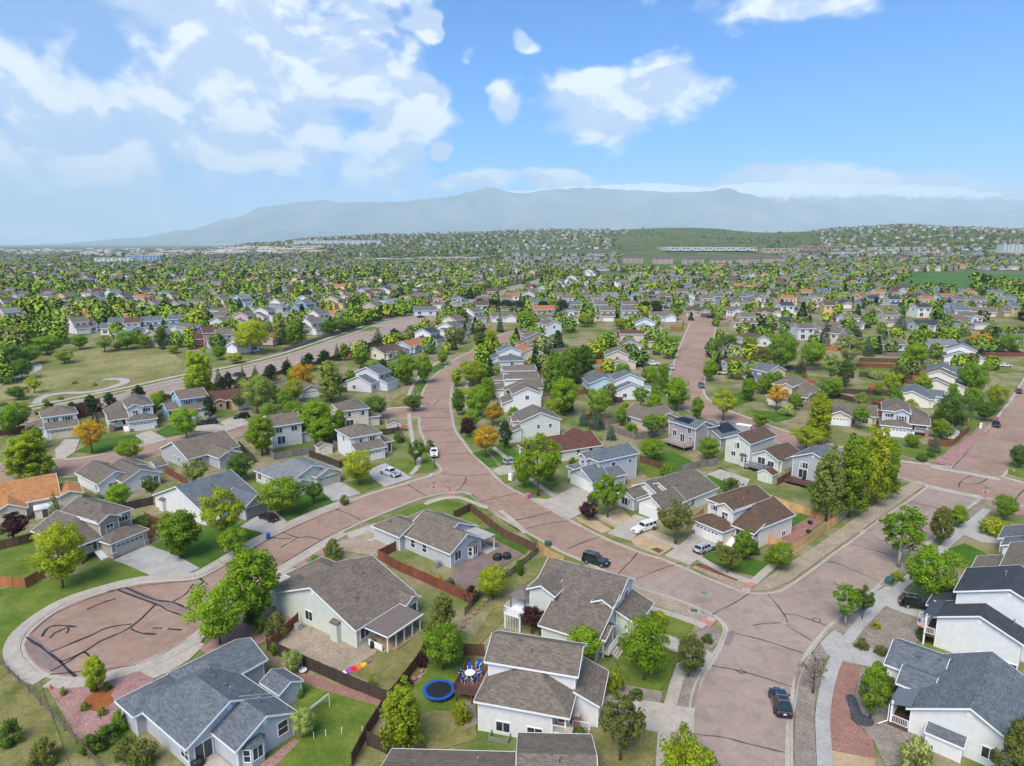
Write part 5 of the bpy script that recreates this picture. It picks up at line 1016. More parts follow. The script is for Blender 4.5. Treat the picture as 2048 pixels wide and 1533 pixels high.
# H9
y=D2(-41); h=House('ranch_house','pale green ranch house with light slate hip roof and stone garage front',place(506.6,940,2.8,y),y,'pale green','light slate')
a=h.wing(.38,.38,13.4,12.4,2.8,'xhg',.40); g=h.wing(10.5,6.7,14.6,12.4,2.82,'xgg',.45); c=h.wing(5.0,3.2,12.6,9.2,3.7,'xhg',.46); p=h.wing(12.0,.8,15.2,4.2,2.8,'xhg',.42)
h.win(a,'S',1.6,.9,1.3,1.5); h.win(a,'S',7,.9,1.2,1.4); h.garage(g,'E',2.85,4.9,2.15,(.44,.46,.41),True); h.win(p,'E',.5,.7,1.7,1.5,'grid'); h.pillar(14.75,6.85,2.4,.5,'stone'); h.pillar(14.75,12.2,2.4,.5,'stone'); h.vents([(1,6.6,'p'),(5,7.5,'v'),(8,9.5,'v'),(11,10.5,'v'),(4,4.6,'v')])
# H10, H11, H12
y=D2(-38); h=House('ranch_house','grey ranch house with wide brown-grey roof on the left side street',place(374.5,918.7,2.8,y),y,'grey','brown-grey')
a=h.wing(-13.5,.38,-.4,13.0,2.8,'ygg',.42); b_=h.wing(-5,5.2,4.6,10.5,2.8,'xgg',.42); h.win(a,'S',6.5,.8,.8,1.4); h.win(a,'S',8.5,.8,.8,1.4); h.door(b_,'E',.6,.1,slide=True); h.win(a,'E',2.5,.9,1.6,1.2); h.garage(a,'W',3.5,4.9); h.vents([(-5,5,'p'),(-6,9,'v'),(-4,11,'v')])
h=House('ranch_house','white ranch house with stepped brown gables and sliding door',place(194.4,968.7,2.8,y),y,'white','grey-brown')
a=h.wing(-11.7,.38,-.4,7.5,2.8,'xgg',.50); b_=h.wing(-8.0,4.0,2.6,11.5,2.85,'xgg',.46); c=h.wing(-11.2,7.6,-4,12.4,2.8,'xgg',.42); h.win(a,'S',9.8,.8,.9,1.4); h.door(a,'E',2.8,.1,slide=True); h.bay(b_,'E',4.6,.6,2.2,1.5,.6); h.win(b_,'E',6.6,.9,.9,1.3); h.vents([(-6,5.5,'p'),(-3,8.5,'v')])
y=D2(-52); h=House('ranch_house','cream house with orange tile-coloured roof at the left edge',W(28,1035)+Vector((-2,5,0)),y,'cream','orange')
a=h.wing(-7,-8,6,6,3.0,'ygg',.42); b_=h.wing(1.0,-4.5,8.8,.5,2.8,'xgg',.5); c=h.wing(0,6.01,6.4,9.8,2.9,'xgg',.4); h.win(b_,'E',.5,.8,1.5,1.4); h.win(a,'S',.5,.9,1.5,1.3); h.vents([(-2,2,'p')])
h=House('garden_shed','small white metal shed beside the orange-roofed house',W(92,1032),D2(35),'warm white',(.62,.62,.6),'shed'); a=h.wing(-1.6,-1.3,1.6,1.3,2.0,'xgg',.25,oh=.12); h.door(a,'S',.5)
# right of the winding street
y=D2(-58); h=House('two_storey_house','blue-grey two-storey house with slate roof and two white garage doors',place(1185,965,2.8,y),y,'blue-grey','slate')
g=h.wing(-8.1,.38,-.4,4.8,2.8,'ygg',.52); u=h.wing(-9.6,4.2,-3.2,15.2,5.9,'yhg',.42); u2=h.wing(-9.0,3.4,-6.4,6.5,5.75,'ygg',.5); p=h.wing(-11.2,2.0,-8.2,6.0,2.9,'xhg',.4); l2=h.wing(-3.18,4.81,-.6,9.5,2.8,'sE',.4)
h.garage(g,'S',2.7,4.4); h.garage(g,'S',6.3,2.4); h.win(u2,'S',.5,3.6,1.0,1.3,'hung'); h.win(u,'S',4.9,3.6,1.1,1.3); h.win(u,'E',4.2,3.4,1.1,1.4,'hung'); h.win(u,'E',9.0,3.9,.9,.9); h.win(p,'S',.5,.8,1.2,1.4); h.vents([(-6,8,'p'),(-6,10,'v'),(-5,6.5,'v')])
y=D2(-50); h=House('ranch_house','long white ranch house with grey-brown roof behind the white topper truck',place(1327,1020,2.8,y),y,'white','grey-brown')
g=h.wing(-6.1,.38,-.4,7,2.8,'ygg',.60); a=h.wing(-11.3,6.2,-.42,18.2,2.8,'ygg',.42); w=h.wing(-11.4,.5,-7.6,7.0,2.8,'ygg',.42); d=h.wing(-11.0,4.7,-5.0,10.5,3.4,'ygh',.50)
h.garage(g,'S',.5,4.9); h.win(w,'S',.5,.7,2.2,1.5,'triple',shutter=(.5,.5,.42)); h.door(a,'S',4.5,.1); h.win(a,'E',3.8,1.0,.9,1.2); h.win(a,'E',1.4,1.0,.8,1.0); h.vents([(-6.5,9,'p'),(-6.6,12,'v'),(-3,14,'p'),(-3,11,'p'),(-2,16.5,'p'),(-7.5,7.5,'p'),(-4,9,'v')])
y=D2(26); h=House('ranch_house','pale ranch house with dark red-brown roof beyond the bright tree',place(1127,902,2.8,y),y,'warm white','red-brown')
a=h.wing(-4.5,.4,11,10.5,2.8,'xgg',.45); b_=h.wing(-7.5,3,-2,9,2.8,'xhg',.4); c=h.wing(8,6,13.5,13,2.8,'ygg',.45); h.win(a,'S',9.0,.9,1.0,1.4,'hung'); h.win(a,'S',12.6,.9,1.0,1.4,'hung'); h.bay(b_,'W',3.0,.6,2.6,1.6,.7); h.win(b_,'S',.4,.8,1.0,1.4,'hung'); h.garage(a,'W',8,3); h.vents([(2,6.2,'p'),(7,7,'v'),(4,4.5,'v')])
y=D2(12); h=House('two_storey_house','tall pale grey-green gabled house with two small side windows',place(1039,844,5.6,y),y,'pale green','taupe')
u=h.wing(.4,.4,11.3,9.2,5.6,'ygg',.40); g=h.wing(-3.2,-.2,.38,6,2.7,'sW',.38); d=h.wing(-1.2,2.6,2.6,6.2,5.3,'xgg',.5); p=h.wing(-3.0,6.05,.38,9.5,2.8,'sW',.4)
h.win(u,'S',4.9,3.4,.8,1.0,'hung'); h.win(u,'S',8.2,3.5,.8,1.0,'hung'); h.garage(g,'W',.5,4.9); h.win(d,'W',.5,3.4,1.2,1.2); h.vents([(6,4,'p')]); h.win(u,'E',.5,3.4,1.2,1.2)
# row of roofs going up the street behind it
def two(label,pos,yaw,wall,roof,mir=False,lod=2,group=None,garc=(.74,.74,.72),shut=None,r='xgg',hip=False,name='two_storey_house'):
    h=House(name,label,pos,yaw,wall,roof,group=group,lod=lod); h.mir=11.2 if mir else 0
    u=h.wing(3.6,.4,10.8,8.6,5.5,'yhh' if hip else r,.42); g=h.wing(3.9,-2.4,10.5,.38,2.8,'sS',.36); s_=h.wing(.4,1.2,3.58,7.8,2.8,'xgg' if not hip else 'xhg',.40)
    h.garage(g,'S',.5,4.9,2.1,garc,lod>0); h.win(u,'S',.28,3.6,1.2,1.2,shutter=shut); h.win(u,'S',.72,3.6,1.2,1.2,shutter=shut); h.win(s_,'S',.6,.8,1.5,1.3); h.win(u,'N',.25,3.6,1.4,1.2); h.win(u,'N',.75,3.6,1.4,1.2); h.win(u,'N',.3,.8,1.8,1.9); h.win(u,'E',.5,3.6,1.0,1.2); h.win(u,'W',.5,3.7,1.0,1.1)
    if lod>=1: h.door(s_,'S',.2,.15,col=(.12,.05,.04)); h.vents([(7,5.5,'p'),(8.5,6,'v')])
    return h
def ranch(label,pos,yaw,wall,roof,mir=False,lod=2,group=None,garc=(.74,.74,.72),r='xgg',name='ranch_house'):
    h=House(name,label,pos,yaw,wall,roof,group=group,lod=lod); h.mir=13 if mir else 0
    a=h.wing(.4,.4,12.6,9.8,2.8,r,.42); g=h.wing(6.6,-2.6,12.4,3,2.8,'ygg',.45); e=h.wing(1.4,-.6,4.8,3,2.8,'ygg',.45)
    h.garage(g,'S',.5,4.9,2.1,garc,lod>0); h.win(e,'S',.5,.8,1.5,1.3); h.win(a,'N',.25,.9,1.5,1.2); h.win(a,'N',.75,.9,1.8,1.4); h.win(a,'W',.5,.9,1.2,1.2); h.win(a,'E',.6,.9,1.2,1.2)
    if lod>=1: h.door(a,'S',5.3,.12); h.vents([(5,6,'p'),(8,6.4,'v'),(3,5.8,'v')])
    return h
def stack(label,pos,yaw,wall,roof,mir=False,lod=2,group=None,garc=(.74,.74,.72),name='two_storey_house'):
    """upper gable with a lower gable stepping out in front of it, both facing sideways"""
    h=House(name,label,pos,yaw,wall,roof,group=group,lod=lod); h.mir=11.2 if mir else 0
    u=h.wing(4.2,.4,10.8,9.6,5.6,'xgg',.42); l=h.wing(.4,.8,4.18,10.2,3.2,'xgg',.42); g=h.wing(4.6,-2.6,10.5,.38,2.8,'sS',.36)
    h.garage(g,'S',.5,4.9,2.1,garc); h.win(u,'S',.3,3.6,1.2,1.2); h.win(u,'S',.7,3.6,1.2,1.2); h.win(l,'S',.5,.9,1.6,1.3); h.win(u,'N',.3,3.6,1.3,1.2); h.win(u,'N',.7,3.6,1.3,1.2); h.win(l,'W',.3,.8,1.2,1.2); h.win(l,'N',.5,.8,1.6,1.4); h.win(u,'E',.6,3.5,1.1,1.2)
    if lod>=1: h.vents([(7,5.6,'p'),(2,6,'v')])
    return h
# H36, H37, H38 at the right edge
y=D2(-43); h=House('two_storey_house','white two-storey house with dark slate roof and flag by the porch',place(1868,1231,4.5,y),y,'white','dark slate')
l=h.wing(.38,.38,9.2,5.0,4.4,'ygg',.42); u=h.wing(1.6,4.2,12.5,12.5,6.9,'ygg',.42); g=h.wing(-1.6,6.3,1.58,13.0,2.8,'sW',.4)
h.win(l,'S',5.5,.35,1.6,1.0); h.win(l,'S',8.0,.2,1.5,1.0); h.garage(g,'W',.5,4.9); h.win(u,'W',.6,4.6,1.4,1.3); h.vents([(6,9,'p'),(8,3.5,'p'),(9,7,'p')])
h.floor(-.9,-.2,.36,4.8,1.7,'deck_wood',.25); h.rail([(.3,-.1),(-.8,-.1),(-.8,4.6)],1.7); h.post(-.75,-.1,0,4.4,.2); h.post(-.75,4.5,0,4.4,.2); h.part('porch_roof','tint',lambda b:b.poly([(-1.2,-.3,4.25),(.4,-.3,4.62),(.4,5.2,4.62),(-1.2,5.2,4.25)]),ROOFC['dark slate']); h.steps(5.0,6.2,-.9,1.7,5,-.3,'white','x'); h.rail([(-.9,5.0),(-2.4,5.0)],.9)
h=House('ranch_house','white ranch house with blue-grey slate roof at the right edge',place(1815,1410,3.2,y),y,'white','slate')
a=h.wing(.38,-.0,10.6,12.5,3.1,'ygg',.52); m=h.wing(-1.6,3.9,1.2,8.0,3.1,'xgg',.45); g=h.wing(-3.6,6.9,1.5,13.2,3.1,'xgg',.45)
h.win(a,'S',.7,.9,1.3,1.2); h.garage(g,'W',.5,4.9); h.vents([(5.5,2.5,'v'),(5.6,5,'v'),(5.7,6.2,'v'),(5.6,8,'v'),(-1,9,'v'),(1,9.5,'v'),(8,10,'p')]); h.win(m,'W',.5,.9,1.2,1.3)
h.floor(-1.5,-.3,.36,3.9,.5,'deck_wood',.4); h.rail([(.3,-.2),(-1.4,-.2),(-1.4,3.6)],.5); h.post(-1.35,-.15,0,3.05,.2); h.part('porch_roof','tint',lambda b:b.poly([(-1.7,-.35,2.62),(.4,-.35,3.32),(.4,4.0,3.32),(-1.7,4.0,2.62)]),ROOFC['slate']); h.part('downpipe','white',lambda b:(b.bar((-1.6,-.3,2.6),(-1.6,-.3,.6),.09),b.bar((-1.6,-.3,.6),(-2.4,-.9,.1),.09)))
h=House('garden_shed','low slate-roofed white shed against the right-edge ranch house',W(1888,1500),y,'white','slate','shed'); h.wing(-1.6,-1.1,1.6,1.3,1.9,'xgg',.3,oh=.15)
h=House('two_storey_house','beige-walled house with brown-grey roof behind the dark-roofed one',place(1940,1140,2.8,y),y,'beige','brown-grey'); g=h.wing(.3,.3,4,6.5,2.7,'sW',.4); u=h.wing(4.02,-2,12,9,5.4,'ygg',.42); h.garage(g,'W',.5,4.9); l=h.wing(2.5,-6,11,-2.02,3.6,'ygg',.42); h.vents([(8,3,'v')])
h=House('two_storey_house','white house with slate roofs at the right edge beyond the beige one',place(1997,1075,2.8,y),y,'white','slate'); g=h.wing(.3,.3,4,6.5,2.7,'sW',.4); u=h.wing(4.02,-2,12,9,5.4,'ygg',.42); l=h.wing(1.2,-4,11,-.5,3.2,'ygg',.42)
# H39: only its roof shows at the bottom edge
y=D2(-2); p=W(785,1499,2.65); h=House('ranch_house','house at the bottom edge showing only its brown-grey roof',Vector((p.x,p.y-9.6,0)),y,'beige','brown-grey'); h.wing(0,0,12.4,9.2,2.8,'xgg',.42); h.wing(12.5,1.2,19.2,11.4,3.2,'xgg',.42); h.vents([(8.5,6.5,'p'),(14,8,'v'),(16,5.5,'p')])
# ---------------------------------------------------------------- houses of the middle distance
TEM={'tri':(tri,5.6,4.),'two':(two,5.6,3.5),'ranch':(ranch,6.5,4.),'stack':(stack,5.6,4.)}
KIND={'tri':'split-level house','two':'two-storey house','ranch':'ranch house','stack':'stepped-gable house'}
FOOT=[]      # footprints (centre, radius) keep trees off the houses
def mid(t,px,py,yaw,wall,roof,where,mir=False,lod=1,**k):
    fn,cx,cy=TEM[t]; y=D2(yaw); c=W(px,py); k_=1.08; pos=Vector((c.x-k_*(cx*math.cos(y)-cy*math.sin(y)),c.y-k_*(cx*math.sin(y)+cy*math.cos(y)),c.z-.06))
    FOOT.append((c.x,c.y,7.5))
    h=fn(f"{wall} {KIND[t]} with {roof} roof {where}",pos,y,wall,roof,mir,lod,**k); h.root.scale=(1.08,)*3; return h
BR=(.10,.06,.05)
MID=[('two',108,868,38,'white','brown-grey','at the left end of the side street',0,dict(shut=BR,hip=True,garc=(.70,.64,.50))),
('tri',262,851,36,'pale grey','grey-brown','right of the orange tree',1,{}),
('two',372,830,42,'blue','brown-grey','on the left side street',0,dict(shut=(.03,.09,.28))),
('ranch',455,812,38,'orange','red-brown','beside the blue house',0,{}),
('ranch',592,790,34,'pale green','grey-brown','under the yellow tree',0,dict(r='xhh')),
('stack',745,778,66,'pale grey','slate','above the left side street',0,{}),
('two',577,880,214,'pale grey','brown-grey','behind two round bright trees',0,{}),
('two',713,848,208,'cream','grey-brown','with its back to the winding street corner',0,dict(hip=True)),
('two',735,906,36,'white','brown-grey','beside the parked white pickup',1,dict(shut=(.42,.38,.2),hip=True)),
('ranch',775,715,60,'cream','brown','by the spruces near the arterial road',0,{}),
('ranch',826,702,62,'light blue','terracotta','on the far left of the winding street',0,{}),
('two',855,690,62,'white','dark slate','next to the terracotta roof',0,{}),
('stack',899,678,60,'white','taupe','beyond the dark slate one',0,{}),
('two',906,662,58,'cream','grey-brown','backing onto the purple tree',0,{}),
('stack',942,645,45,'white','taupe','at the bend by the arterial road',0,{}),
('ranch',1006,643,10,'white','grey-brown','beside a single tall spruce',0,{}),
('ranch',1087,648,0,'pale green','grey-brown','with white garage facing the street end',0,dict(r='xhh')),
('tri',1137,644,0,'pale grey','taupe','second right of the street end',1,{}),
('two',1207,641,0,'beige','taupe','third right of the street end',0,{}),
('two',1262,641,2,'pale green','grey-brown','fourth right of the street end',1,{}),
('ranch',1322,642,4,'white','brown-grey','with brick front near the orange fence',0,{}),
('two',1042,815,-82,'white','taupe','first behind the tall grey-green gable',0,{}),
('tri',1036,793,-84,'white','taupe','second behind the tall grey-green gable',0,{}),
('tri',1030,770,-86,'beige','brown-grey','third behind the tall grey-green gable',1,{}),
('two',1014,746,-80,'pale grey','green-grey','with a white patio tent behind',0,dict(hip=True)),
('two',1010,727,-78,'white','slate','just below the terracotta ranch',0,{}),
('ranch',1048,716,-75,'beige','terracotta','with a covered back deck',0,{}),
('stack',1068,700,-70,'taupe','grey-brown','above the terracotta ranch',1,{}),
('two',1092,670,-60,'white','grey-brown','at the street end by the silver car',0,{}),
('ranch',1306,850,122,'pink-beige','brown-grey','with red deck stairs',0,{}),
('stack',1262,792,95,'white','slate','with two gables left of the right street',0,{}),
('ranch',1204,775,98,'light blue','slate','left of the twin-gabled white house',0,{}),
('two',1238,737,88,'beige','brown-grey','first up the left of the right street',0,{}),
('two',1262,714,88,'white','grey-brown','beside the white work truck',1,{}),
('tri',1266,692,88,'beige','red-brown','third up the left of the right street',0,{}),
('stack',1293,668,86,'white','slate','near the head of the right street',0,{}),
('two',1537,772,-62,'cream','slate','right of the parked pickups',1,{}),
('tri',1586,806,-42,'tan','brown-grey','behind the white-flowering bush',0,dict(lites=True)),
('ranch',1698,842,-22,'beige','grey-brown','right of the lime-green tree',1,{}),
('tri',1806,862,-28,'blue-grey','grey-brown','at the far junction corner',0,dict(shut=(.16,.04,.045))),
('ranch',1505,690,-80,'warm white','brown','first on the right of the right street',0,{}),
('ranch',1476,712,-82,'white','dark slate','with a white boat behind the street trees',0,{}),
('two',1485,655,0,'beige','brown-grey','with pinkish shutters at the street head',0,dict(shut=(.35,.12,.1),garc=(.70,.62,.48))),
('ranch',1478,742,-84,'white','brown','among trees beside two parked trucks',0,{}),
('ranch',1832,806,56,'warm white','slate','beside the tan gazebo',0,{}),
('stack',1880,785,58,'warm white','grey-brown','beyond the slate-roofed ranch',0,{}),
('stack',1925,728,58,'white','slate','left of the parked white sedan',0,{}),
('ranch',1890,757,58,'white','slate','between the two stepped-gable houses',0,{}),
('two',1608,678,182,'pale grey','grey-brown','showing two dark back windows',0,{}),
('stack',1680,690,130,'beige','grey-brown','behind a pale birch',0,{}),
('ranch',1768,698,180,'pale grey','brown-grey','with a red parasol on its deck',0,{}),
('ranch',1868,700,180,'beige','light slate','with a plain back wall',0,{}),
('ranch',1962,698,176,'beige','brown-grey','long and low behind the white twin gables',0,{}),
('ranch',2035,690,0,'white','slate','at the right edge beside the bright tree',0,{}),
('two',1702,658,2,'white','brown-grey','with red shutters behind two spruces',1,dict(shut=(.42,.02,.03))),
('two',1782,652,0,'cream','brown-grey','with red shutters and cream garage',1,dict(shut=(.42,.02,.03),garc=(.70,.62,.48))),
('ranch',1850,660,0,'white','dark slate','between the red-shuttered and taupe houses',0,{}),
('tri',1932,656,2,'pale grey','brown-grey','left of the orange-leaved tree',1,dict(garc=(.7,.64,.52))),
('ranch',1652,665,10,'white','brown-grey','half hidden by a tall spruce',0,{}),
('ranch',1560,655,-5,'white','dark slate','right of the street head',0,{}),
('ranch',1765,628,182,'tan','brown-grey','behind a broad blue spruce',0,{}),
('two',1842,634,180,'white','dark slate','standing plain and tall by the orange fence',0,{}),
('stack',1908,640,160,'beige','slate','with a bare side gable',1,{}),
('ranch',1962,632,150,'beige','brown-grey','right of the bare side gable',0,{}),
('ranch',1392,632,0,'beige','brown','facing down the right street',0,dict(garc=(.12,.09,.08))),
('ranch',1456,631,0,'white','grey-brown','with white garage at the head of the street',0,{}),
('ranch',1535,634,-3,'beige','brown','second right of the street head',0,{}),
('two',1572,630,182,'white','dark slate','third right of the street head',0,{}),
('stack',1062,605,60,'pale grey','taupe','beside the arterial pines',0,{}),
('stack',1088,592,60,'light blue','taupe','second along the arterial pines',0,{}),
('two',1108,608,-30,'cream','brown-grey','behind the dark pines',0,{}),
('stack',1116,577,60,'white','taupe','third along the arterial pines',0,{}),
('stack',1146,567,60,'white','brown-grey','fourth along the arterial pines',0,{}),
('stack',1180,552,60,'white','slate','fifth along the arterial pines',0,{}),
('stack',414,690,30,'brick red','red-brown','across the arterial road',0,{}),
('stack',442,694,30,'light blue','brown-grey','next to the red one across the arterial road',0,{}),
('stack',620,668,50,'white','grey-brown','with twin white gables across the arterial road',0,{}),
('stack',635,650,50,'white','grey-brown','behind the twin white gables',0,{}),
('ranch',656,640,48,'warm white','orange','with orange roof across the arterial road',0,{}),
('stack',230,668,20,'white','slate','at the edge of the open space',0,{}),
('stack',260,668,20,'white','brown','at the edge of the open space, second',0,{}),
('two',300,664,20,'white','slate','at the edge of the open space, third',0,{}),
('two',350,660,20,'light blue','slate','behind the meadow trees',0,{}),
('ranch',250,646,20,'yellow','orange','above the white gables by the open space',0,{}),
]
for t,px,py,yw,wl_,rf,wh,mi,kw in MID: mid(t,px,py,yw,wl_,rf,wh,bool(mi),1 if W(px,py).y<330 else 0,**kw)
for o in [o for o in bpy.data.objects if o.type=='EMPTY' and o.get('category') in('house','shed')]:
    c=Vector((0,0,0)); n=0
    for ch in o.children:
        if ch.name.startswith('wall'):
            for v in ch.data.vertices: c+=o.matrix_basis@v.co; n+=1
    if n: c/=n; FOOT.append((c.x,c.y,6.5))
# small sheds
for px,py,yw,wc,rc,lab in ((648,907,36,'cream','grey-brown','cream garden shed with brown roof behind the slate-roofed house'),(787,861,20,'cream','brown-grey','cream playhouse shed with round windows by the pavement'),(318,945,-38,'pale grey','brown-grey','grey barn-roofed shed behind the white ranch'),(1535,962,-50,'pale green','red-brown','pale shed with reddish roof beside the dark wooden fence'),(1900,875,-28,'blue-grey','grey-brown','small grey shed inside the red fence')):
    h=House('garden_shed',lab,W(px,py),D2(yw),wc,rc,'shed',lod=1); a=h.wing(-1.7,-1.3,1.7,1.3,2.0,'ygg',.5,oh=.15); h.door(a,'S',.5,.05,1.2,1.7,(.6,.58,.5))
# H28 grey house with solar panels, H29 pale house with patio deck, H30 grey with round deck
y=D2(-58); h=House('two_storey_house','mauve-grey two-storey house with black solar panels and wooden back deck',place(1335,840,6.0,y),y,'dusty mauve','slate')
u=h.wing(.38,.38,9.6,6.6,5.9,'xhg',.42); l=h.wing(3.5,6.62,12.5,14.5,3.2,'ygg',.45); d=h.wing(6.0,5.0,9.62,8.5,5.6,'ygg',.45)
for uu,z,w,hh in ((1.5,4.9,.9,.45),(2.1,2.2,1.3,1.5),(4.9,1.3,1.5,2.0),(7.2,4.0,1.2,1.4),(7.7,2.0,.8,1.2)): h.win(u,'S',uu,z,w,hh,'slider')
FOOT.append((48,172,8))
sr=empty('solar_array',(0,0,0)); sr.parent=h.root
def solar(x0,y0,nx,ny,sx,sy):
    for i in range(nx):
        for j in range(ny):
            x,yy=x0+i*sx,y0+j*sy; zz=[h.rz(x+a,yy+b_) for a,b_ in((0,0),(sx*.94,0),(sx*.94,sy*.96),(0,sy*.96))]
            if min(zz)<=0: continue
            b=MB(); c4=[(x,yy),(x+sx*.94,yy),(x+sx*.94,yy+sy*.96),(x,yy+sy*.96)]; b.hexa([(*p,z+.06) for p,z in zip(c4,zz)]+[(*p,z+.11) for p,z in zip(c4,zz)]); b.build('solar_panel',M('solar'),sr,fix=False)
solar(1.6,.9,5,2,1.05,1.0); solar(8.4,8.4,3,4,1.05,1.4); solar(4.2,8.6,3,3,1.05,1.4)
h.floor(.8,-3.2,9.4,.36,1.3,'stone',.2,'deck'); h.rail([(.9,.3),(.9,-3.1),(9.3,-3.1),(9.3,.3)],1.3,.95,'bark','deck_railing',.3)
for q in ((1,-3),(5,-3),(9.2,-3)): h.post(*q,0,1.1,.15,'bark')
y=D2(-50); h=House('two_storey_house','pale blue-green two-storey house with brown roof and cluttered patio',place(1502,888,6.0,y),y,'pale green','brown')
u=h.wing(-6.8,.38,-.4,11.5,5.9,'ygg',.46); l=h.wing(-.38,2.0,6.0,11.8,3.1,'ygg',.5); h.win(u,'S',3.0,4.0,1.3,1.4); h.win(u,'S',2.2,1.9,1.1,1.1); h.bay(u,'S',4.9,1.1,1.9,1.3,.6); h.door(l,'S',.35,.7,slide=True); h.win(l,'S',4.6,1.0,1.5,1.3); chimney_box(h,l,'E',1.3,0,2.9,1.2,.6); h.win(u,'W',.5,3.6,1.2,1.2); h.vents([(-2.6,6,'p'),(3,7,'p')]); FOOT.append((60,157,8))
h.floor(-.3,-1.8,4.6,1.95,1.2,'grey_metal',.2,'deck'); h.rail([(-.2,-1.7),(4.5,-1.7),(4.5,1.8)],1.2,.9,'black','deck_railing',.25)
for q in ((-.2,-1.6),(4.4,-1.6),(2,-1.6)): h.post(*q,0,1.0,.15,'black')
y=D2(-46); h=House('two_storey_house','grey two-storey house with slate roof behind the huge cottonwoods',place(1582,912,5.6,y),y,'grey','slate')
u=h.wing(.38,.38,9,9,5.5,'ygg',.42); h.win(u,'S',2.5,3.3,1.7,1.3,'triple'); h.win(u,'S',6.2,3.3,1.4,1.3); h.door(u,'S',2.4,1.0,slide=True); h.floor(.2,-3.2,6,.36,.9,'deck_wood',.25,'deck'); h.rail([(.2,.3),(.2,-2.2),(2,-3.2),(6,-3.2)],.9,.8,'deck_wood','deck_railing',.14); FOOT.append((68,146,8))
# ---------------------------------------------------------------- far estates: rows of houses, the largest singly, the rest as one mass
PROTO=[]
for t in ('tri','two','ranch','stack'):
    for mi in (0,1):
        fn,cx,cy=TEM[t]; h=fn('x',Vector((0,0,0)),0,'white','taupe',bool(mi),0); PROTO.append((h.root,cx,cy,t))
def inpoly(x,y,P):
    c=False; n=len(P)
    for i in range(n):
        (a,b),(d,e)=P[i],P[(i+1)%n]
        if (b>y)!=(e>y) and x<(d-a)*(y-b)/(e-b)+a: c=not c
    return c
OPEN=[[(-500,900),(-500,655),(30,662),(110,672),(205,688),(345,700),(402,705),(470,715),(470,765)],[(1780,580),(1795,558),(1825,543),(2300,540),(2300,600)],[(1010,545),(1010,500),(1225,500),(1225,545)],[(1230,535),(1230,505),(1560,505),(1560,535)],[(1210,508),(1300,455),(1600,455),(1640,508)],[(690,525),(690,512),(1000,505),(1010,525)],[(180,530),(180,505),(340,505),(340,530)]]
ROWS=[]; CAND=[]
WPOOL=['white','white','white','beige','cream','pale grey','blue-grey','light blue','taupe','warm white','pale green','grey','tan','yellow','pink-beige','blue']
RPOOL=['grey-brown','brown-grey','taupe','taupe','slate','slate','light slate','dark slate','brown','red-brown','terracotta','brown-grey']
def near_known(x,y,r=13):
    return any((x-a)**2+(y-b)**2<r*r for a,b,_ in FOOT)
def row(P,face,phrase,step=17.5):
    s=step*.5; n=0; L=0
    for a,b in zip(P,P[1:]):
        d=b-a; k=d.length; t=d.normalized() if k else d
        while s<k:
            p=a+t*s; s+=step*R.uniform(.9,1.12)
            z=terrain(p.x,p.y); q=PX((p.x,p.y,z))
            if p.y<150 or q[0]<-60 or q[0]>2110 or q[1]>760: continue
            if any(inpoly(q[0],q[1],o) for o in OPEN) or near_known(p.x,p.y,15) or R.random()<.05: continue
            yaw=math.atan2(t.y,t.x)+(0 if face>0 else math.pi)+R.uniform(-.06,.06)
            CAND.append((p.y,p.x,z,yaw,phrase)); FOOT.append((p.x,p.y,7))
        s-=k
FARST=[]
artc=[p for p in art if p.y>100]
nm_l=['first','second','third','fourth','fifth','sixth','seventh','eighth','ninth','tenth','eleventh','twelfth','thirteenth','fourteenth','fifteenth','sixteenth','seventeenth','eighteenth','nineteenth','twentieth']
base=[Vector((p.x,p.y,0)) for p in artc]
base=[base[0]+(base[0]-base[4]).normalized()*400]+base+[base[-1]+(base[-1]-base[-5]).normalized()*500]
for k in range(16):
    for j,(d,fc) in enumerate(((24,-1),(65,1))):
        dd=d+64*k; P=[p for p in off(base,-dd)]
        row(P,fc,f"{nm_l[min(2*k+j,19)]} row past the arterial road")
    FARST.append(off(base,-(44.5+64*k)))
for k in range(14):
    y0=400+62*k
    for j,(yy,fc) in enumerate(((0,-1),(40,1))):
        x0=-60+.55*(y0-400) ; P=[Vector((x0+i*40,y0+yy+math.sin(i*.45+k)*7,0)) for i in range(0,int((1.05*y0-x0)/40)+2)]
        row(P,fc,f"{nm_l[min(2*k+j,19)]} row of the right estate")
    FARST.append([Vector((-60+.55*(y0-400)+i*40,y0+20+math.sin(i*.45+k)*7,0)) for i in range(0,int((1.05*y0+60)/40))])
# streets of the far estates
b=MB()
for P in FARST:
    A,B_=off(P,-4.2),off(P,4.2)
    for i in range(len(P)-1):
        q=PX((P[i].x,P[i].y,0))
        if P[i].y<170 or any(inpoly(q[0],q[1],o) for o in OPEN): continue
        b.poly([(v.x,v.y,terrain(v.x,v.y)+.06) for v in (A[i],A[i+1],B_[i+1],B_[i])])
tag(b.build('far_streets',M('asphalt_dark'),fix=False),'grey-pink streets between the far rows of houses',kind='structure')
n_known=len([o for o in bpy.data.objects if o.get('category')=='house'])-len(PROTO)
CAND.sort(); NIND=max(0,296-n_known)
cnt={}
FAR=CAND[NIND:]
ind=sorted(CAND[:NIND],key=lambda c:(c[4],c[1]))
def tint_house(o,wc,rc):
    for ch in o.children:
        if ch.name.startswith('wall'): ch.color=(*wc,1)
        elif ch.name.startswith('roof'): ch.color=(*rc,1)
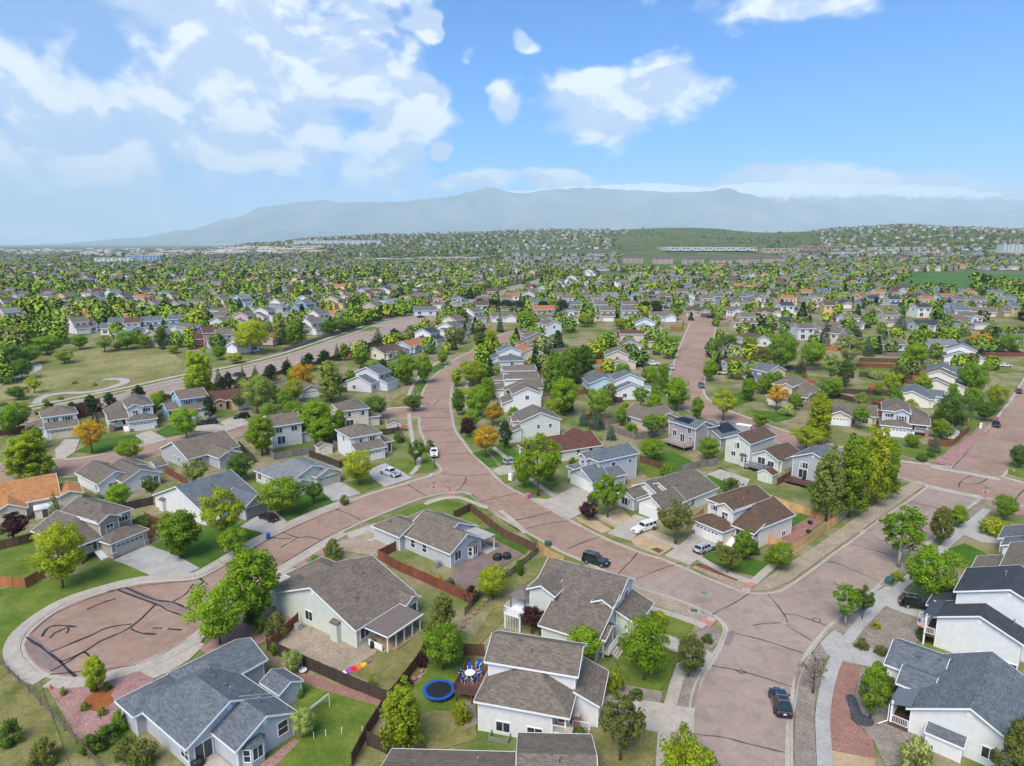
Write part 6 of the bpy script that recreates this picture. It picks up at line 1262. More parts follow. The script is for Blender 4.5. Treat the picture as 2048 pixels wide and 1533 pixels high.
for (yy,xx,z,yaw,ph) in ind:
    cnt[ph]=cnt.get(ph,0)+1; wn,rn=R.choice(WPOOL),R.choice(RPOOL); root,cx,cy,t=R.choice(PROTO)
    o=copy_tree(root); o.name='far_house'; o.location=(xx-(cx*math.cos(yaw)-cy*math.sin(yaw)),yy-(cx*math.sin(yaw)+cy*math.cos(yaw)),z); o.rotation_euler=(0,0,yaw); o.scale=(1.06,)*3
    n_=cnt[ph]; od=nm_l[n_-1] if n_<=20 else 'farther-right'
    lb=f"small {wn.replace(' ','-')} house with {rn.replace(' ','-')} roof, {od} from left, {ph}"; tag(o,lb,'house','houses of the far estates'); tint_house(o,tuple(c*R.uniform(.92,1.06) for c in WALLC[wn]),ROOFC[rn])
    if n_>20: o['label']=lb.replace('farther-right','late-'+nm_l[min(n_-21,19)])
# the remainder as one mass of simple gabled houses with windows
def simple_house(t):
    V=[];Fc=[];mi=[]
    def quad(*p):
        n=len(V); V.extend(p); Fc.append(tuple(range(n,n+len(p))))
    def blk(x0,y0,x1,y1,h,ax,pt):
        if ax=='x':
            rz=h+(y1-y0)/2*pt; ym=(y0+y1)/2; o=.4
            quad((x0,y0,0),(x1,y0,0),(x1,y0,h),(x0,y0,h)); mi.append(0); quad((x1,y1,0),(x0,y1,0),(x0,y1,h),(x1,y1,h)); mi.append(0)
            quad((x1,y0,0),(x1,y1,0),(x1,y1,h),(x1,ym,rz),(x1,y0,h)); mi.append(0); quad((x0,y1,0),(x0,y0,0),(x0,y0,h),(x0,ym,rz),(x0,y1,h)); mi.append(0)
            quad((x0-o,y0-o,h-o*pt+.1),(x1+o,y0-o,h-o*pt+.1),(x1+o,ym,rz+.1),(x0-o,ym,rz+.1)); mi.append(1); quad((x1+o,y1+o,h-o*pt+.1),(x0-o,y1+o,h-o*pt+.1),(x0-o,ym,rz+.1),(x1+o,ym,rz+.1)); mi.append(1)
        else:
            rz=h+(x1-x0)/2*pt; xm=(x0+x1)/2; o=.4
            quad((x1,y0,0),(x1,y1,0),(x1,y1,h),(x1,y0,h)); mi.append(0); quad((x0,y1,0),(x0,y0,0),(x0,y0,h),(x0,y1,h)); mi.append(0)
            quad((x0,y0,0),(x1,y0,0),(x1,y0,h),(xm,y0,rz),(x0,y0,h)); mi.append(0); quad((x1,y1,0),(x0,y1,0),(x0,y1,h),(xm,y1,rz),(x1,y1,h)); mi.append(0)
            quad((x0-o,y1+o,h-o*pt+.1),(x0-o,y0-o,h-o*pt+.1),(xm,y0-o,rz+.1),(xm,y1+o,rz+.1)); mi.append(1); quad((x1+o,y0-o,h-o*pt+.1),(x1+o,y1+o,h-o*pt+.1),(xm,y1+o,rz+.1),(xm,y0-o,rz+.1)); mi.append(1)
    def w_(x,y,z,s):
        quad((x-.7,y+.06*s,z),(x+.7,y+.06*s,z),(x+.7,y+.06*s,z+1.2),(x-.7,y+.06*s,z+1.2)); mi.append(2)
    if t==0: blk(-5,-4,5,4,5.5,'x',.42); blk(-1,-6,4.6,0,2.8,'y',.45); ys=((-2.5,-4,3.6),(2.5,-4,3.6),(-2.5,4,3.6),(2.5,4,3.6),(-2.5,4,.8))
    elif t==1: blk(-6,-4.5,6,4.5,2.9,'x',.42); blk(0,-7,5.6,0,2.8,'y',.45); ys=((-3,-4.5,.9),(-3,4.5,.9),(3,4.5,.9))
    else: blk(-1,-4.5,5,4.5,5.6,'y',.42); blk(-5.5,-3.5,-1,4,3,'x',.42); ys=((1,-4.5,3.6),(3.5,-4.5,3.6),(1,4.5,3.6),(3.5,4.5,3.6))
    for x,y_,z in ys: w_(x,y_,z,-1 if y_<0 else 1)
    return V,Fc,mi
SH=[simple_house(i) for i in range(3)]
for nm in ('far_wall','far_roof'):
    m,nt,b=newmat(nm); at=N_(nt,'ShaderNodeAttribute'); at.attribute_name='col'; f=noise_fac(nt,.8,3,.6,wvec(nt)); nt.links.new(mixc(nt,1.0,at.outputs['Color'],rampc(nt,f,[(.3,(.85,.85,.85)),(.7,(1.1,1.1,1.1))]),'MULTIPLY'),b.inputs['Base Color']); b.inputs['Roughness'].default_value=.8
# more rows far out, past the drawn streets
y0=1150
while y0<2900:
    x=-1.02*y0
    while x<1.02*y0:
        z=terrain(x,y0); q=PX((x,y0,z))
        ok=not any(inpoly(q[0],q[1],o) for o in OPEN) and -40<q[0]<2090
        if ok and q[0]>1220 and y0>1500: ok=R.random()<(.26 if q[0]>1640 else .04)
        elif ok: ok=R.random()<(.66 if y0<1900 else .32)
        if ok and not near_known(x,y0,14) : FAR.append((y0+R.uniform(-6,6),x+R.uniform(-4,4),z,R.choice((0,math.pi,math.pi/2))+.35*math.sin(x/300)+R.uniform(-.15,.15),''))
        x+=R.uniform(17,27)
    y0+=R.uniform(30,40)
TOWN=set(); FPOOL=['white','beige','taupe','tan','cream','grey','blue-grey','pink-beige','taupe','pale grey','grey']
for j in range(5):
    for i in range(34):
        p=W(1012+i*6.4+j*2,512+j*7.5); TOWN.add(len(FAR)); FAR.append((p.y,p.x,0,R.choice((0,math.pi/2))+.2,''))
V=[];Fc=[];MI=[];CL=[]
for iF,(yy,xx,z,yaw,ph) in enumerate(FAR):
    v,f,mi=SH[R.randrange(3) if iF not in TOWN else 2]; c,s_=math.cos(yaw),math.sin(yaw); n=len(V); z=terrain(xx,yy)
    V+=[(xx+p[0]*c-p[1]*s_,yy+p[0]*s_+p[1]*c,z+p[2]) for p in v]; Fc+=[tuple(n+i for i in q) for q in f]; MI+=mi
    wc=WALLC[R.choice(FPOOL)] if iF not in TOWN else (.5,.5,.49); rc=ROOFC[R.choice(RPOOL)] if iF not in TOWN else ROOFC['taupe']; CL+=[(wc if m_==0 else rc) for m_ in mi]
me=bpy.data.meshes.new('far_houses'); me.from_pydata(V,[],Fc); 
for m_ in ('far_wall','far_roof','glass'): me.materials.append(M(m_))
me.polygons.foreach_set('material_index',MI); at=me.attributes.new('col','FLOAT_COLOR','FACE'); at.data.foreach_set('color',[x for c in CL for x in (*c,1)])
tag(link(bpy.data.objects.new('far_houses',me)),'mass of small far houses reaching to the hills',kind='stuff')
for r,_,_,_ in PROTO:
    for ch in list(r.children_recursive): bpy.data.objects.remove(ch)
    bpy.data.objects.remove(r)
print('houses known',n_known,'cand',len(CAND),'far',len(FAR))

# back-yard fences of the middle distance
YARD=[]
for t,px,py,yw,wl_,rf,wh,mi,kw in MID:
    c=W(px,py)
    if c.y>330: continue
    fn,cx,cy=TEM[t]; yy=D2(yw); L_=lambda x,y_:(c.x+(x-cx)*math.cos(yy)-(y_-cy)*math.sin(yy),c.y+(x-cx)*math.sin(yy)+(y_-cy)*math.cos(yy))
    YARD.append(([L_(*q) for q in ((-2.5,9),(-2.5,19),(13.5,19),(13.5,9))],c,f"{wl_} {KIND[t]} {wh}"))
# ---------------------------------------------------------------- trees
rng=np.random.default_rng(11)
def leaf_mesh(name,centers,radii,per,size,flat_=.75,crown_c=None,seed=0,droop=0.,mat='leaf'):
    """leaf-sized quads gathered in clumps; shading normals follow the clumps so that light and dark masses show"""
    g=np.random.default_rng(seed); C=np.repeat(centers,per,0); Rr=np.repeat(radii,per); n=len(C)
    d=g.normal(size=(n,3)); d/=np.linalg.norm(d,axis=1)[:,None]; rad=Rr*(g.random(n)**.45)
    P=C+d*rad[:,None]*np.array([1,1,flat_])
    P[:,2]-=droop*rad*np.abs(d[:,2])
    a=g.normal(size=(n,3)); a=a-.35*d*(a*d).sum(1)[:,None]; a/=np.linalg.norm(a,axis=1)[:,None]
    b=np.cross(a,g.normal(size=(n,3))); b/=np.linalg.norm(b,axis=1)[:,None]
    s=size*(.6+.8*g.random(n))[:,None]
    q=np.stack([P-a*s*.5,P+b*s*.32,P+a*s*.5,P-b*s*.32],1)
    cc=crown_c if crown_c is not None else centers.mean(0)
    o=P-cc; o/=np.linalg.norm(o,axis=1)[:,None]+1e-6
    nn=d*.75+o*.55+np.array([0,0,.35])+g.normal(size=(n,3))*.22; nn/=np.linalg.norm(nn,axis=1)[:,None]
    fl_=(np.cross(q[:,1]-q[:,0],q[:,2]-q[:,0])*nn).sum(1)<0; q[fl_]=q[fl_][:,::-1]
    me=bpy.data.meshes.new(name); me.vertices.add(n*4); me.vertices.foreach_set('co',q.reshape(-1)); me.loops.add(n*4); me.loops.foreach_set('vertex_index',np.arange(n*4)); me.polygons.add(n)
    me.polygons.foreach_set('loop_start',np.arange(n)*4); me.polygons.foreach_set('loop_total',np.full(n,4)); me.polygons.foreach_set('use_smooth',np.ones(n,bool))
    me.materials.append(M(mat)); me.update()
    cl=np.repeat(g.random(len(centers)),per); lv=np.clip(.18+.38*cl+.44*g.random(n),0,1)
    at=me.attributes.new('lv','FLOAT','FACE'); at.data.foreach_set('value',lv)
    me.normals_split_custom_set_from_vertices(np.repeat(nn,4,0)); me.update(); return me
def env_round(g,n,h,w,z0,top=.5,shell=.62):
    out=[];k=0
    while len(out)<n:
        p=g.uniform(-1,1,3); r=np.linalg.norm(p)
        if r>1 or r<shell*g.random()**.4: continue
        zz=(p[2]+1)/2; wz=1.0 if top==.5 else (1-abs(zz-top)/max(top,1-top)*.35)
        out.append((p[0]*w/2*.86*wz,p[1]*w/2*.86*wz,z0+(h-z0)*(.08+.86*zz)))
    return np.array(out)
TREE={}
def trunk_mesh(h,z0,r,limbs,g,mat='bark',multi=1):
    b=MB()
    for k in range(multi):
        ox=0 if multi==1 else .35*math.cos(k*2.1); oy=0 if multi==1 else .35*math.sin(k*2.1)
        pts=[(ox,oy,-.1),(ox*1.3+g.uniform(-.1,.1),oy*1.3,h*.25),(ox*2+g.uniform(-.2,.2),oy*2+g.uniform(-.2,.2),h*.55),(ox*2.6+g.uniform(-.3,.3),oy*2.6,h*.86)]
        b.tube(pts,[r,r*.8,r*.5,r*.12],7)
    for i in range(limbs):
        a=i*2.4+g.uniform(0,.5); z=z0+(h-z0)*g.uniform(.05,.5); L=h*g.uniform(.2,.34)
        s=(0,0,z); e=(math.cos(a)*L,math.sin(a)*L,z+L*g.uniform(.55,1.0)); m_=((s[0]+e[0])/2*.9,(s[1]+e[1])/2*.9,z+(e[2]-z)*.38)
        b.tube([s,m_,e],[r*.42,r*.28,r*.07],5)
        e2=(e[0]*.75-e[1]*.35,e[1]*.75+e[0]*.35,e[2]+L*.12); b.tube([m_,e2],[r*.22,r*.05],4)
    return b.mesh('trunk',M(mat),smooth=True)
def proto(key,kind,seed,n=60,per=70,size=.34,H=8.,Wd=6.):
    g=np.random.default_rng(seed); gr=random.Random(seed)
    z0=H*.18
    if kind=='round': C=env_round(g,n,H,Wd,z0,.5); rr=Wd*(.10+.06*g.random(n)); fl=.8
    elif kind=='oval': C=env_round(g,n,H,Wd,H*.10,.38); rr=Wd*(.10+.05*g.random(n)); fl=1.0
    elif kind=='loose': C=env_round(g,n,H,Wd,H*.22,.6,.3); rr=Wd*(.075+.06*g.random(n)); fl=.75
    elif kind=='tall':                                   # several upright lobes, cottonwood or poplar habit
        C=[]
        for k in range(9):
            a=k*2.39; rad=Wd*.30*math.sqrt((k+.3)/9); top=H*(1-.32*(k/9)*gr.uniform(.6,1.2))
            for j in range(n//9):
                t=j/(n//9-1); C.append((math.cos(a)*rad*(1-.25*t)+gr.uniform(-.1,.1)*Wd,math.sin(a)*rad*(1-.25*t)+gr.uniform(-.1,.1)*Wd,z0+(top-z0)*t*.96))
        C=np.array(C); rr=Wd*(.10+.05*g.random(len(C)))*(1.12-.55*(C[:,2]/H)); fl=1.15
    elif kind=='spruce':
        C=[];rl=[]
        L=13
        for k in range(L):
            t=k/(L-1); rad=Wd/2*(1-t)**.85*.82+.05; m_=max(1,int(11*(1-t)+1))
            for j in range(m_): a=j*2*math.pi/m_+k*.7; C.append((math.cos(a)*rad*gr.uniform(.75,1.05),math.sin(a)*rad*gr.uniform(.75,1.05),H*(.06+.92*t)-rad*.16)); rl.append(.30+.42*(1-t))
            C.append((0,0,H*(.08+.9*t))); rl.append(.25+.6*(1-t))
        C=np.array(C); rr=np.array(rl)*Wd/4.2; fl=.55; z0=.2
    elif kind=='pine': C=env_round(g,n,H,Wd,H*.05,.32,.5); C[:,:2]*=(1.12-.62*(C[:,2]/H)**1.4)[:,None]; rr=Wd*(.085+.05*g.random(n)); fl=.8
    elif kind=='bush': C=env_round(g,n,H,Wd,-H*.15,.4,.6); C[:,2]=np.maximum(C[:,2],H*.10); rr=Wd*(.12+.05*g.random(n)); fl=.85; z0=.1
    elif kind=='sparse': C=env_round(g,n,H,Wd,H*.3,.55,.1); rr=Wd*(.06+.05*g.random(n)); fl=.8
    per_=max(6,int(per*n/len(C)))
    cm=leaf_mesh('crown',C,rr,per_,size,fl,np.array([0,0,H*.45]),seed,.25 if kind in('spruce','pine') else .0)
    tm=trunk_mesh(H,z0 if kind!='round' else H*.2,H*(.020 if kind!='spruce' else .014)+.02,7 if kind in('round','oval','loose') else (12 if kind=='sparse' else 4),gr,'bark_pale' if key.startswith('birch') else 'bark',3 if kind=='bush' else 1)
    TREE[key]=(tm,cm,H,Wd)
for k,a in {'round':('round',1,76,100,.29,8,7),'roundb':('round',2,70,104,.29,8,7.2),'oval':('oval',3,86,96,.28,8,5),'ovalb':('oval',4,80,96,.28,8,4.8),'loose':('loose',5,66,84,.28,8,6),'looseb':('loose',6,62,84,.28,8,6.4),'birch':('loose',7,56,72,.26,8,4.6),'tall':('tall',8,108,96,.36,12,7),'tallb':('tall',9,99,96,.36,12,6.4),'spruce':('spruce',10,60,36,.30,8,4.2),'pine':('pine',11,72,84,.28,8,6),'bush':('bush',12,34,64,.20,2.2,2.8),'bushb':('bush',13,30,64,.20,2.0,3.2),'sparse':('sparse',14,26,16,.24,8,6)}.items(): proto(k,*a)
for k,a in {'round_s':('round',21,44,44,.52,8,7),'oval_s':('oval',22,44,44,.48,8,5.2),'loose_s':('loose',23,38,40,.50,8,6.4),'spruce_s':('spruce',24,60,16,.42,8,4.2),'pine_s':('pine',25,40,40,.5,8,6)}.items(): proto(k,*a)
LEAFC={'r':((.262,.400,.030),'bright green'),'g':((.220,.350,.036),'fresh green'),'d':((.140,.230,.040),'mid green'),'y':((.385,.455,.034),'lime-green'),'w':((.320,.395,.105),'pale green'),'o':((.580,.370,.040),'orange-yellow'),'p':((.090,.032,.042),'dark purple'),'c':((.052,.096,.036),'dark green'),'s':((.140,.215,.175),'blue-grey'),'v':((.215,.240,.064),'olive green'),'b':((.26,.21,.12),'bare brownish'),'f':((.45,.51,.20),'white-flowering')}
SHAPE={'round':'round','roundb':'broad','oval':'oval','ovalb':'upright','loose':'airy','looseb':'spreading','birch':'slender','tall':'tall','tallb':'towering','spruce':'conical','pine':'dense','bush':'low','bushb':'clipped','sparse':'thin-leaved'}
HOUSES=[]
for o in bpy.data.objects:
    if o.get('category') in('house','shed') and o.get('group') is None:
        c=Vector((0,0,0));n=0
        for ch in o.children:
            if ch.name.startswith('wall'):
                for v in ch.data.vertices: c+=o.matrix_basis@v.co; n+=1
        l=o['label']
        for cut in (' inside',' below',' behind',' beside',' on the',' at the',' showing',' above',' beyond',' and ',' under',' next',' right of',' left of',' backing',' facing',' among',' between',' by the',' against'):
            l=l.split(cut)[0]
        l=' '.join(l.split()[:8])
        if l.endswith(' with'): l=l[:-5]
        if n: HOUSES.append((c/n,l))
USED={}
def where(p):
    d,c,l=min(((Vector((c.x-p.x,c.y-p.y,0)).length,c,l) for c,l in HOUSES),key=lambda t:t[0])
    l=' '.join(w for w in l.split())
    for tail in (' with',' and',' below',' inside',' on',' at',' behind',' beside',' the',' of',' big',' by',' in',' above',' right',' left'):
        if l.endswith(tail): l=l[:-len(tail)]
    dx,dy=p.x-c.x,p.y-c.y
    rel='right of' if dx>abs(dy) else 'left of' if -dx>abs(dy) else 'behind' if dy>0 else 'in front of'
    return rel+' the '+l
ORD=['','second ','third ','fourth ','fifth ','sixth ','seventh ','eighth ','ninth ','tenth ','eleventh ','twelfth ','another ']
def uniq(l):
    k=USED.get(l,0); USED[l]=k+1
    l=l if k==0 else ORD[min(k,12)]+l
    return ' '.join(l.split()[:16])
TPOS=[]; NTREE=[0]
def tree(p,h,w,key,col,label=None,small=False,cat='tree',name='tree',group=None,jit=.12):
    tm,cm,H,Wd=TREE[key+('_s' if small else '')]; c,cn=LEAFC[col]
    k=key.rstrip('b') if key not in('bush','bushb') else key
    nm={'spruce':'spruce_tree','pine':'pine_tree'}.get(k,'shrub' if key.startswith('bush') else 'leafy_tree')
    o=empty(nm,p,R.uniform(0,6.28)); o.scale=(w/Wd,w/Wd,h/H)
    inst('trunk',tm,o); q=inst('crown',cm,o); j=R.uniform(1-jit,1+jit); q.color=(c[0]*j*R.uniform(.94,1.06),c[1]*j,c[2]*j*R.uniform(.9,1.1),1)
    lab=label or uniq(f"{cn} {SHAPE[key]} {'conifer' if k in('spruce','pine') else 'bush' if key.startswith('bush') else 'tree'} {where(p)}")
    tag(o,lab,'shrub' if key.startswith('bush') else 'tree',group); TPOS.append((p.x,p.y,w/2))
    NTREE[0]+=not key.startswith('bush')
    return o
def tp(px,yb,yt,wp,key,col,label=None):
    p=W(px,yb); h=max(1.2,hgt(px,yb,yt)); w=wp*zc((p.x,p.y,p.z+h*.5))/F_PX*1.04
    return tree(p,h,w,key,col,label)
T_NEAR=[(440,1290,1163,122,'round','r','big bright green tree covering the cul-de-sac mouth'),(510,1246,1084,118,'oval','r','tall bright green tree right beside the cul-de-sac street'),(193,1386,1312,46,'ovalb','y','small lime-green tree on the orange mulch island'),(585,1348,1298,40,'round','f','small flowering tree with a white tree swing'),(607,1478,1415,50,'round','f','white-flowering small tree beside the soccer net'),(806,1500,1366,110,'tall','y','yellow-green upright tree left of the bottom-edge roof'),
(885,1300,1182,84,'pine','v','olive tree top standing behind the green one near the trampoline'),(886,1342,1245,90,'round','g','full green tree beside the patchy back lawn'),(986,1200,1130,66,'round','y','round yellow-green globe tree by the dark fence'),(1064,1268,1213,56,'loose','p'),(1102,1275,1222,54,'spruce','v'),(1166,1328,1252,82,'oval','r'),(1288,1362,1234,102,'roundb','r','large bright green tree between the street corner and white house'),(1376,1356,1270,66,'round','v','olive-red leaved tree on the gravel strip by the kerb'),(1240,1522,1390,98,'loose','v','tall airy olive tree at the bottom edge by the driveway'),(1372,1610,1482,130,'round','y'),
(1797,1135,1008,92,'birch','g','tall pale-trunked cottonwood beside the green utility box'),(1862,1212,1090,106,'round','r','big round bright green tree above the black utility vehicle'),(1690,1252,1168,60,'birch','g','white-trunked birch in a red brick ring'),(1724,1240,1170,46,'loose','d'),(1740,1438,1320,58,'ovalb','g','narrow upright tree beside the dark rock island'),(1625,1388,1300,80,'sparse','b','nearly bare brownish tree on the right gravel strip'),(2022,1585,1425,95,'pine','v','dark pine at the bottom right corner'),
(1652,1042,892,80,'tall','w','leftmost of the huge cottonwoods beside the river-rock strip'),(1698,1036,868,84,'tallb','r','second of the huge cottonwoods beside the river-rock strip'),(1742,1012,850,80,'tall','y','third of the huge cottonwoods, tallest, beside the river-rock strip'),(1772,1000,878,58,'tallb','r','rightmost of the huge cottonwoods, by the cross street'),(1640,1035,960,60,'loose','g'),(1880,1092,1013,46,'ovalb','v'),(1915,1057,1006,36,'oval','r'),(2008,1042,988,46,'round','g'),(1350,1088,998,78,'loose','v','leafy tree on the sandy bed by the topper truck'),(1215,1036,948,76,'loose','r','bright tree before the long white ranch house'),(1178,1042,1003,40,'round','p','small dark purple tree on the sandy strip'),
(1455,1147,1094,62,'loose','v','spreading olive-pink tree on the tan house lawn'),(1485,1122,1060,44,'ovalb','g'),(1562,1142,1084,56,'round','r','small bright tree at the tan house corner'),(1076,992,864,96,'loose','r','tall bright tree before the blue-grey garage house'),(1048,977,903,52,'round','r'),(1096,962,920,36,'oval','r'),(972,917,848,56,'looseb','o','orange-yellow tree beside the winding street'),(986,852,808,44,'loose','o'),(937,877,832,32,'round','p'),(918,832,773,30,'oval','d'),(952,835,768,62,'round','r'),(945,772,718,60,'round','y'),(912,774,733,26,'oval','y'),(828,823,789,42,'round','d'),(832,932,880,40,'loose','d'),
(848,768,703,36,'oval','r'),(812,772,704,46,'oval','r'),(886,732,699,24,'round','r'),(126,1178,1043,102,'round','y','large yellow-green tree before the taupe house'),(362,1117,1013,90,'oval','g','dense egg-shaped green tree on the lawn'),(448,1098,973,90,'loose','y'),(470,1112,1055,58,'round','r'),(562,1032,953,92,'round','r'),(628,1008,964,40,'loose','d'),(720,972,897,66,'round','y'),(525,912,824,62,'oval','r'),(634,882,794,70,'oval','r'),(648,892,832,60,'oval','r'),(515,828,748,66,'round','w'),(572,828,778,38,'ovalb','g'),(662,803,720,66,'tallb','w'),(608,783,724,50,'round','o'),(752,838,790,56,'round','d'),(402,806,698,74,'tall','y','towering yellow-green poplar beside the orange-walled house'),(374,878,812,60,'round','r'),(262,922,878,52,'round','r'),(185,908,838,62,'looseb','o','orange tree on the lawn of the left side street'),(62,958,868,112,'tallb','y'),(18,872,812,46,'round','g'),(30,1088,1024,62,'loose','p'),(115,1053,983,34,'spruce','v'),(240,1018,967,52,'round','r'),(305,998,954,36,'loose','d'),(200,1018,985,40,'spruce','s'),(288,1072,1030,46,'round','d'),(390,975,918,56,'loose','w'),(482,962,906,56,'round','d'),
(100,836,803,36,'pine','c'),(148,840,802,36,'pine','c'),(186,838,787,42,'pine','c'),(222,832,783,38,'pine','c'),(280,822,768,42,'pine','c'),(325,812,780,20,'ovalb','g'),(440,788,738,30,'spruce','c'),(458,782,742,28,'pine','c'),(480,778,745,26,'spruce','c'),(512,768,732,24,'spruce','c'),(545,764,726,30,'pine','c'),(575,757,720,34,'pine','c'),(618,742,704,36,'pine','c'),(650,738,698,40,'pine','c'),(690,722,684,24,'oval','g'),(722,738,688,36,'oval','r'),(757,700,658,40,'spruce','c'),(790,690,655,36,'pine','c'),
(1128,832,748,64,'oval','r'),(1196,838,773,52,'round','r'),(1108,800,700,50,'tallb','g'),(1140,770,690,60,'tall','g'),(1170,760,690,56,'tallb','d'),(1352,822,748,58,'oval','r','tall lime-green tree at the bend of the right street'),(1418,764,714,32,'oval','r'),(1446,842,778,54,'loose','y'),(1520,857,823,36,'round','r'),(1636,888,788,68,'tallb','y'),(1612,905,850,70,'looseb','y'),(1552,822,768,42,'loose','o'),(1697,738,668,66,'birch','w'),(1560,745,660,62,'round','g'),(1625,735,680,54,'round','r'),(1826,738,684,52,'round','r'),(1946,793,718,58,'round','r'),(1908,868,778,68,'round','d'),(1993,823,767,40,'round','y'),(1968,842,800,48,'round','d'),(2036,938,888,38,'round','d'),(1868,906,868,26,'spruce','s'),(1825,897,867,32,'round','r'),(1415,922,873,48,'round','g'),(1305,923,878,54,'round','r'),(1192,858,815,38,'spruce','s'),(1168,852,818,26,'spruce','s'),(1222,880,850,24,'spruce','s'),(1185,900,868,44,'loose','y'),(1345,706,672,28,'round','r'),(1430,708,672,30,'round','g'),(1325,755,725,24,'oval','r'),(1455,700,668,34,'round','d'),(1500,700,672,34,'round','r'),(1520,745,695,50,'loose','v'),(1505,765,725,40,'round','w'),(1765,700,660,22,'spruce','s'),(1650,690,640,30,'spruce','c'),(1715,690,648,24,'spruce','c'),(1735,712,672,26,'spruce','s'),(1800,660,625,30,'spruce','s'),(1600,760,715,30,'spruce','c'),(1660,770,705,44,'birch','w'),(1690,775,715,46,'pine','d'),(1960,700,665,44,'looseb','o'),(2020,710,665,46,'round','r'),
(980,700,655,40,'oval','y'),(960,702,660,30,'oval','d'),(962,688,655,26,'round','p'),(920,690,655,28,'round','v'),(925,650,618,34,'tallb','g'),(960,660,640,30,'spruce','c'),(1000,665,625,16,'spruce','c'),(1110,650,615,20,'spruce','s'),(1050,650,620,38,'round','r'),(1170,655,625,32,'round','y'),(1240,660,635,30,'round','y'),(1350,640,615,26,'round','r'),(985,625,596,50,'pine','c'),(1010,628,598,46,'pine','c'),(1035,628,600,44,'pine','c'),(960,622,596,40,'pine','c'),(1085,625,600,40,'pine','c'),(1125,630,598,44,'pine','c'),(1290,632,600,40,'pine','c'),(1310,632,600,40,'pine','c'),
(505,710,640,72,'roundb','y','large lime-green tree beside the far side of the arterial road'),(560,690,625,40,'tallb','w'),(595,690,635,50,'tall','g'),(440,720,690,30,'round','g'),(470,728,705,34,'round','y'),(660,672,640,42,'round','d'),(685,665,638,34,'round','d'),(710,660,640,26,'round','d'),(130,728,698,38,'round','w'),(45,760,718,44,'roundb','d'),(70,788,752,32,'loose','y'),(38,800,772,44,'round','d'),(60,730,690,46,'round','g'),(95,710,670,60,'round','g'),(20,740,690,60,'roundb','d'),(10,700,650,70,'tallb','w'),(40,690,645,50,'tall','y'),(160,700,668,34,'round','g'),(210,705,670,40,'loose','w'),(255,700,660,44,'round','g'),(290,698,668,28,'round','g'),(325,700,650,36,'pine','d'),(345,708,690,24,'round','w'),(235,700,685,20,'round','w')]
for a in T_NEAR: tp(*a)
# clipped bushes and low shrubs of the near gardens
for a in [(668,1118,1078,42,'bush','v'),(630,1130,1112,34,'bushb','g'),(662,1128,1112,40,'bushb','v'),(555,1275,1225,50,'bush','v'),(508,1250,1212,38,'bush','d'),(520,1265,1235,30,'bush','g'),(240,1462,1420,34,'bush','g'),(210,1490,1455,60,'bush','d'),(255,1520,1475,50,'bush','v'),(290,1530,1480,60,'bush','v'),(180,1505,1470,40,'bush','d'),(925,1445,1402,40,'bush','y'),(1228,1382,1336,40,'bush','y'),(1270,1398,1378,32,'bush','d'),(1318,1250,1222,34,'bush','y'),(1415,1285,1268,26,'bush','d'),(1365,1535,1448,64,'bush','w'),(1160,1490,1455,40,'bush','d'),(1723,1298,1277,30,'bush','v'),(1762,1310,1292,28,'bush','v'),(1750,1258,1245,20,'bush','y'),(1850,1280,1255,36,'bush','d'),(1780,1382,1355,34,'bush','d'),(1775,1408,1388,24,'bush','d'),(1808,1430,1405,24,'bush','v'),(1822,1565,1472,72,'bush','f'),(1795,1162,1145,28,'bush','y'),(1988,1070,1035,58,'bush','y'),(2008,1060,1045,36,'bush','y'),(1830,1088,1072,22,'bush','y'),(1540,1125,1100,30,'bush','y'),(1575,832,806,34,'bush','f'),(1320,770,745,24,'spruce','g'),(1770,925,905,22,'bush','d'),(1845,922,908,24,'bush','d'),(1862,915,902,18,'bush','d'),(1755,758,742,34,'bush','f'),(1778,757,742,28,'bush','f'),(1185,1005,985,24,'bush','d'),(1160,955,932,40,'bush','g'),(1095,935,905,40,'bush','g'),(880,1170,1150,14,'bush','o'),(900,1180,1155,20,'bush','s'),(915,1188,1172,12,'bush','o'),(942,1202,1172,32,'bush','p'),(815,1378,1350,24,'bush','p'),(845,1335,1300,22,'bush','p'),(1040,1150,1120,20,'bush','d'),(1438,1102,1085,20,'bush','w'),(1505,1108,1085,30,'bush','d'),(1660,985,960,50,'bush','d'),(1460,985,955,36,'bush','d'),(1335,955,925,30,'bush','g'),(1390,870,850,28,'bush','g'),(1260,870,845,30,'bush','g'),(1290,1010,985,34,'bush','d'),(860,905,880,24,'bush','d'),(800,885,862,24,'bush','d'),(690,1010,990,20,'bush','d'),(745,1380,1352,16,'bush','g'),(600,1395,1370,24,'bush','g'),(550,1310,1285,18,'bush','g'),(1230,1170,1150,16,'bush','d'),(1145,935,915,20,'bush','d'),(1185,835,812,30,'bush','y'),(170,1422,1412,20,'bush','w'),(205,1432,1420,20,'bush','w'),(190,1384,1372,18,'bush','d'),(216,1382,1370,18,'bush','d'),(128,1392,1382,14,'bush','w'),(20,1490,1440,50,'bush','d'),(90,1530,1480,60,'bush','v')]:
    tp(*a)
P_=[p for p in off(artb,7.5) if 150<p.y<300]; acc=0
for a_,b_ in zip(P_,P_[1:]):
    acc+=(b_-a_).length
    if acc>7.5 and NTREE[0]<215:
        acc=0; k_=R.choice(('pine','pine','spruce')); h_=R.uniform(5,8); q_=b_+Vector((R.uniform(-1.5,1.5),R.uniform(-1.5,1.5),0))
        if PX(q_)[0]>400: tree(q_,h_,h_*TREE[k_][3]/TREE[k_][2]*1.1,k_,'c')
for px_,py_ in ((30,815),(55,822),(15,830),(90,806),(120,800),(5,812),(45,838),(150,768),(190,772),(75,830)):
    tree(W(px_,py_),R.uniform(1.0,1.8),R.uniform(2.2,3.6),'bushb','w')
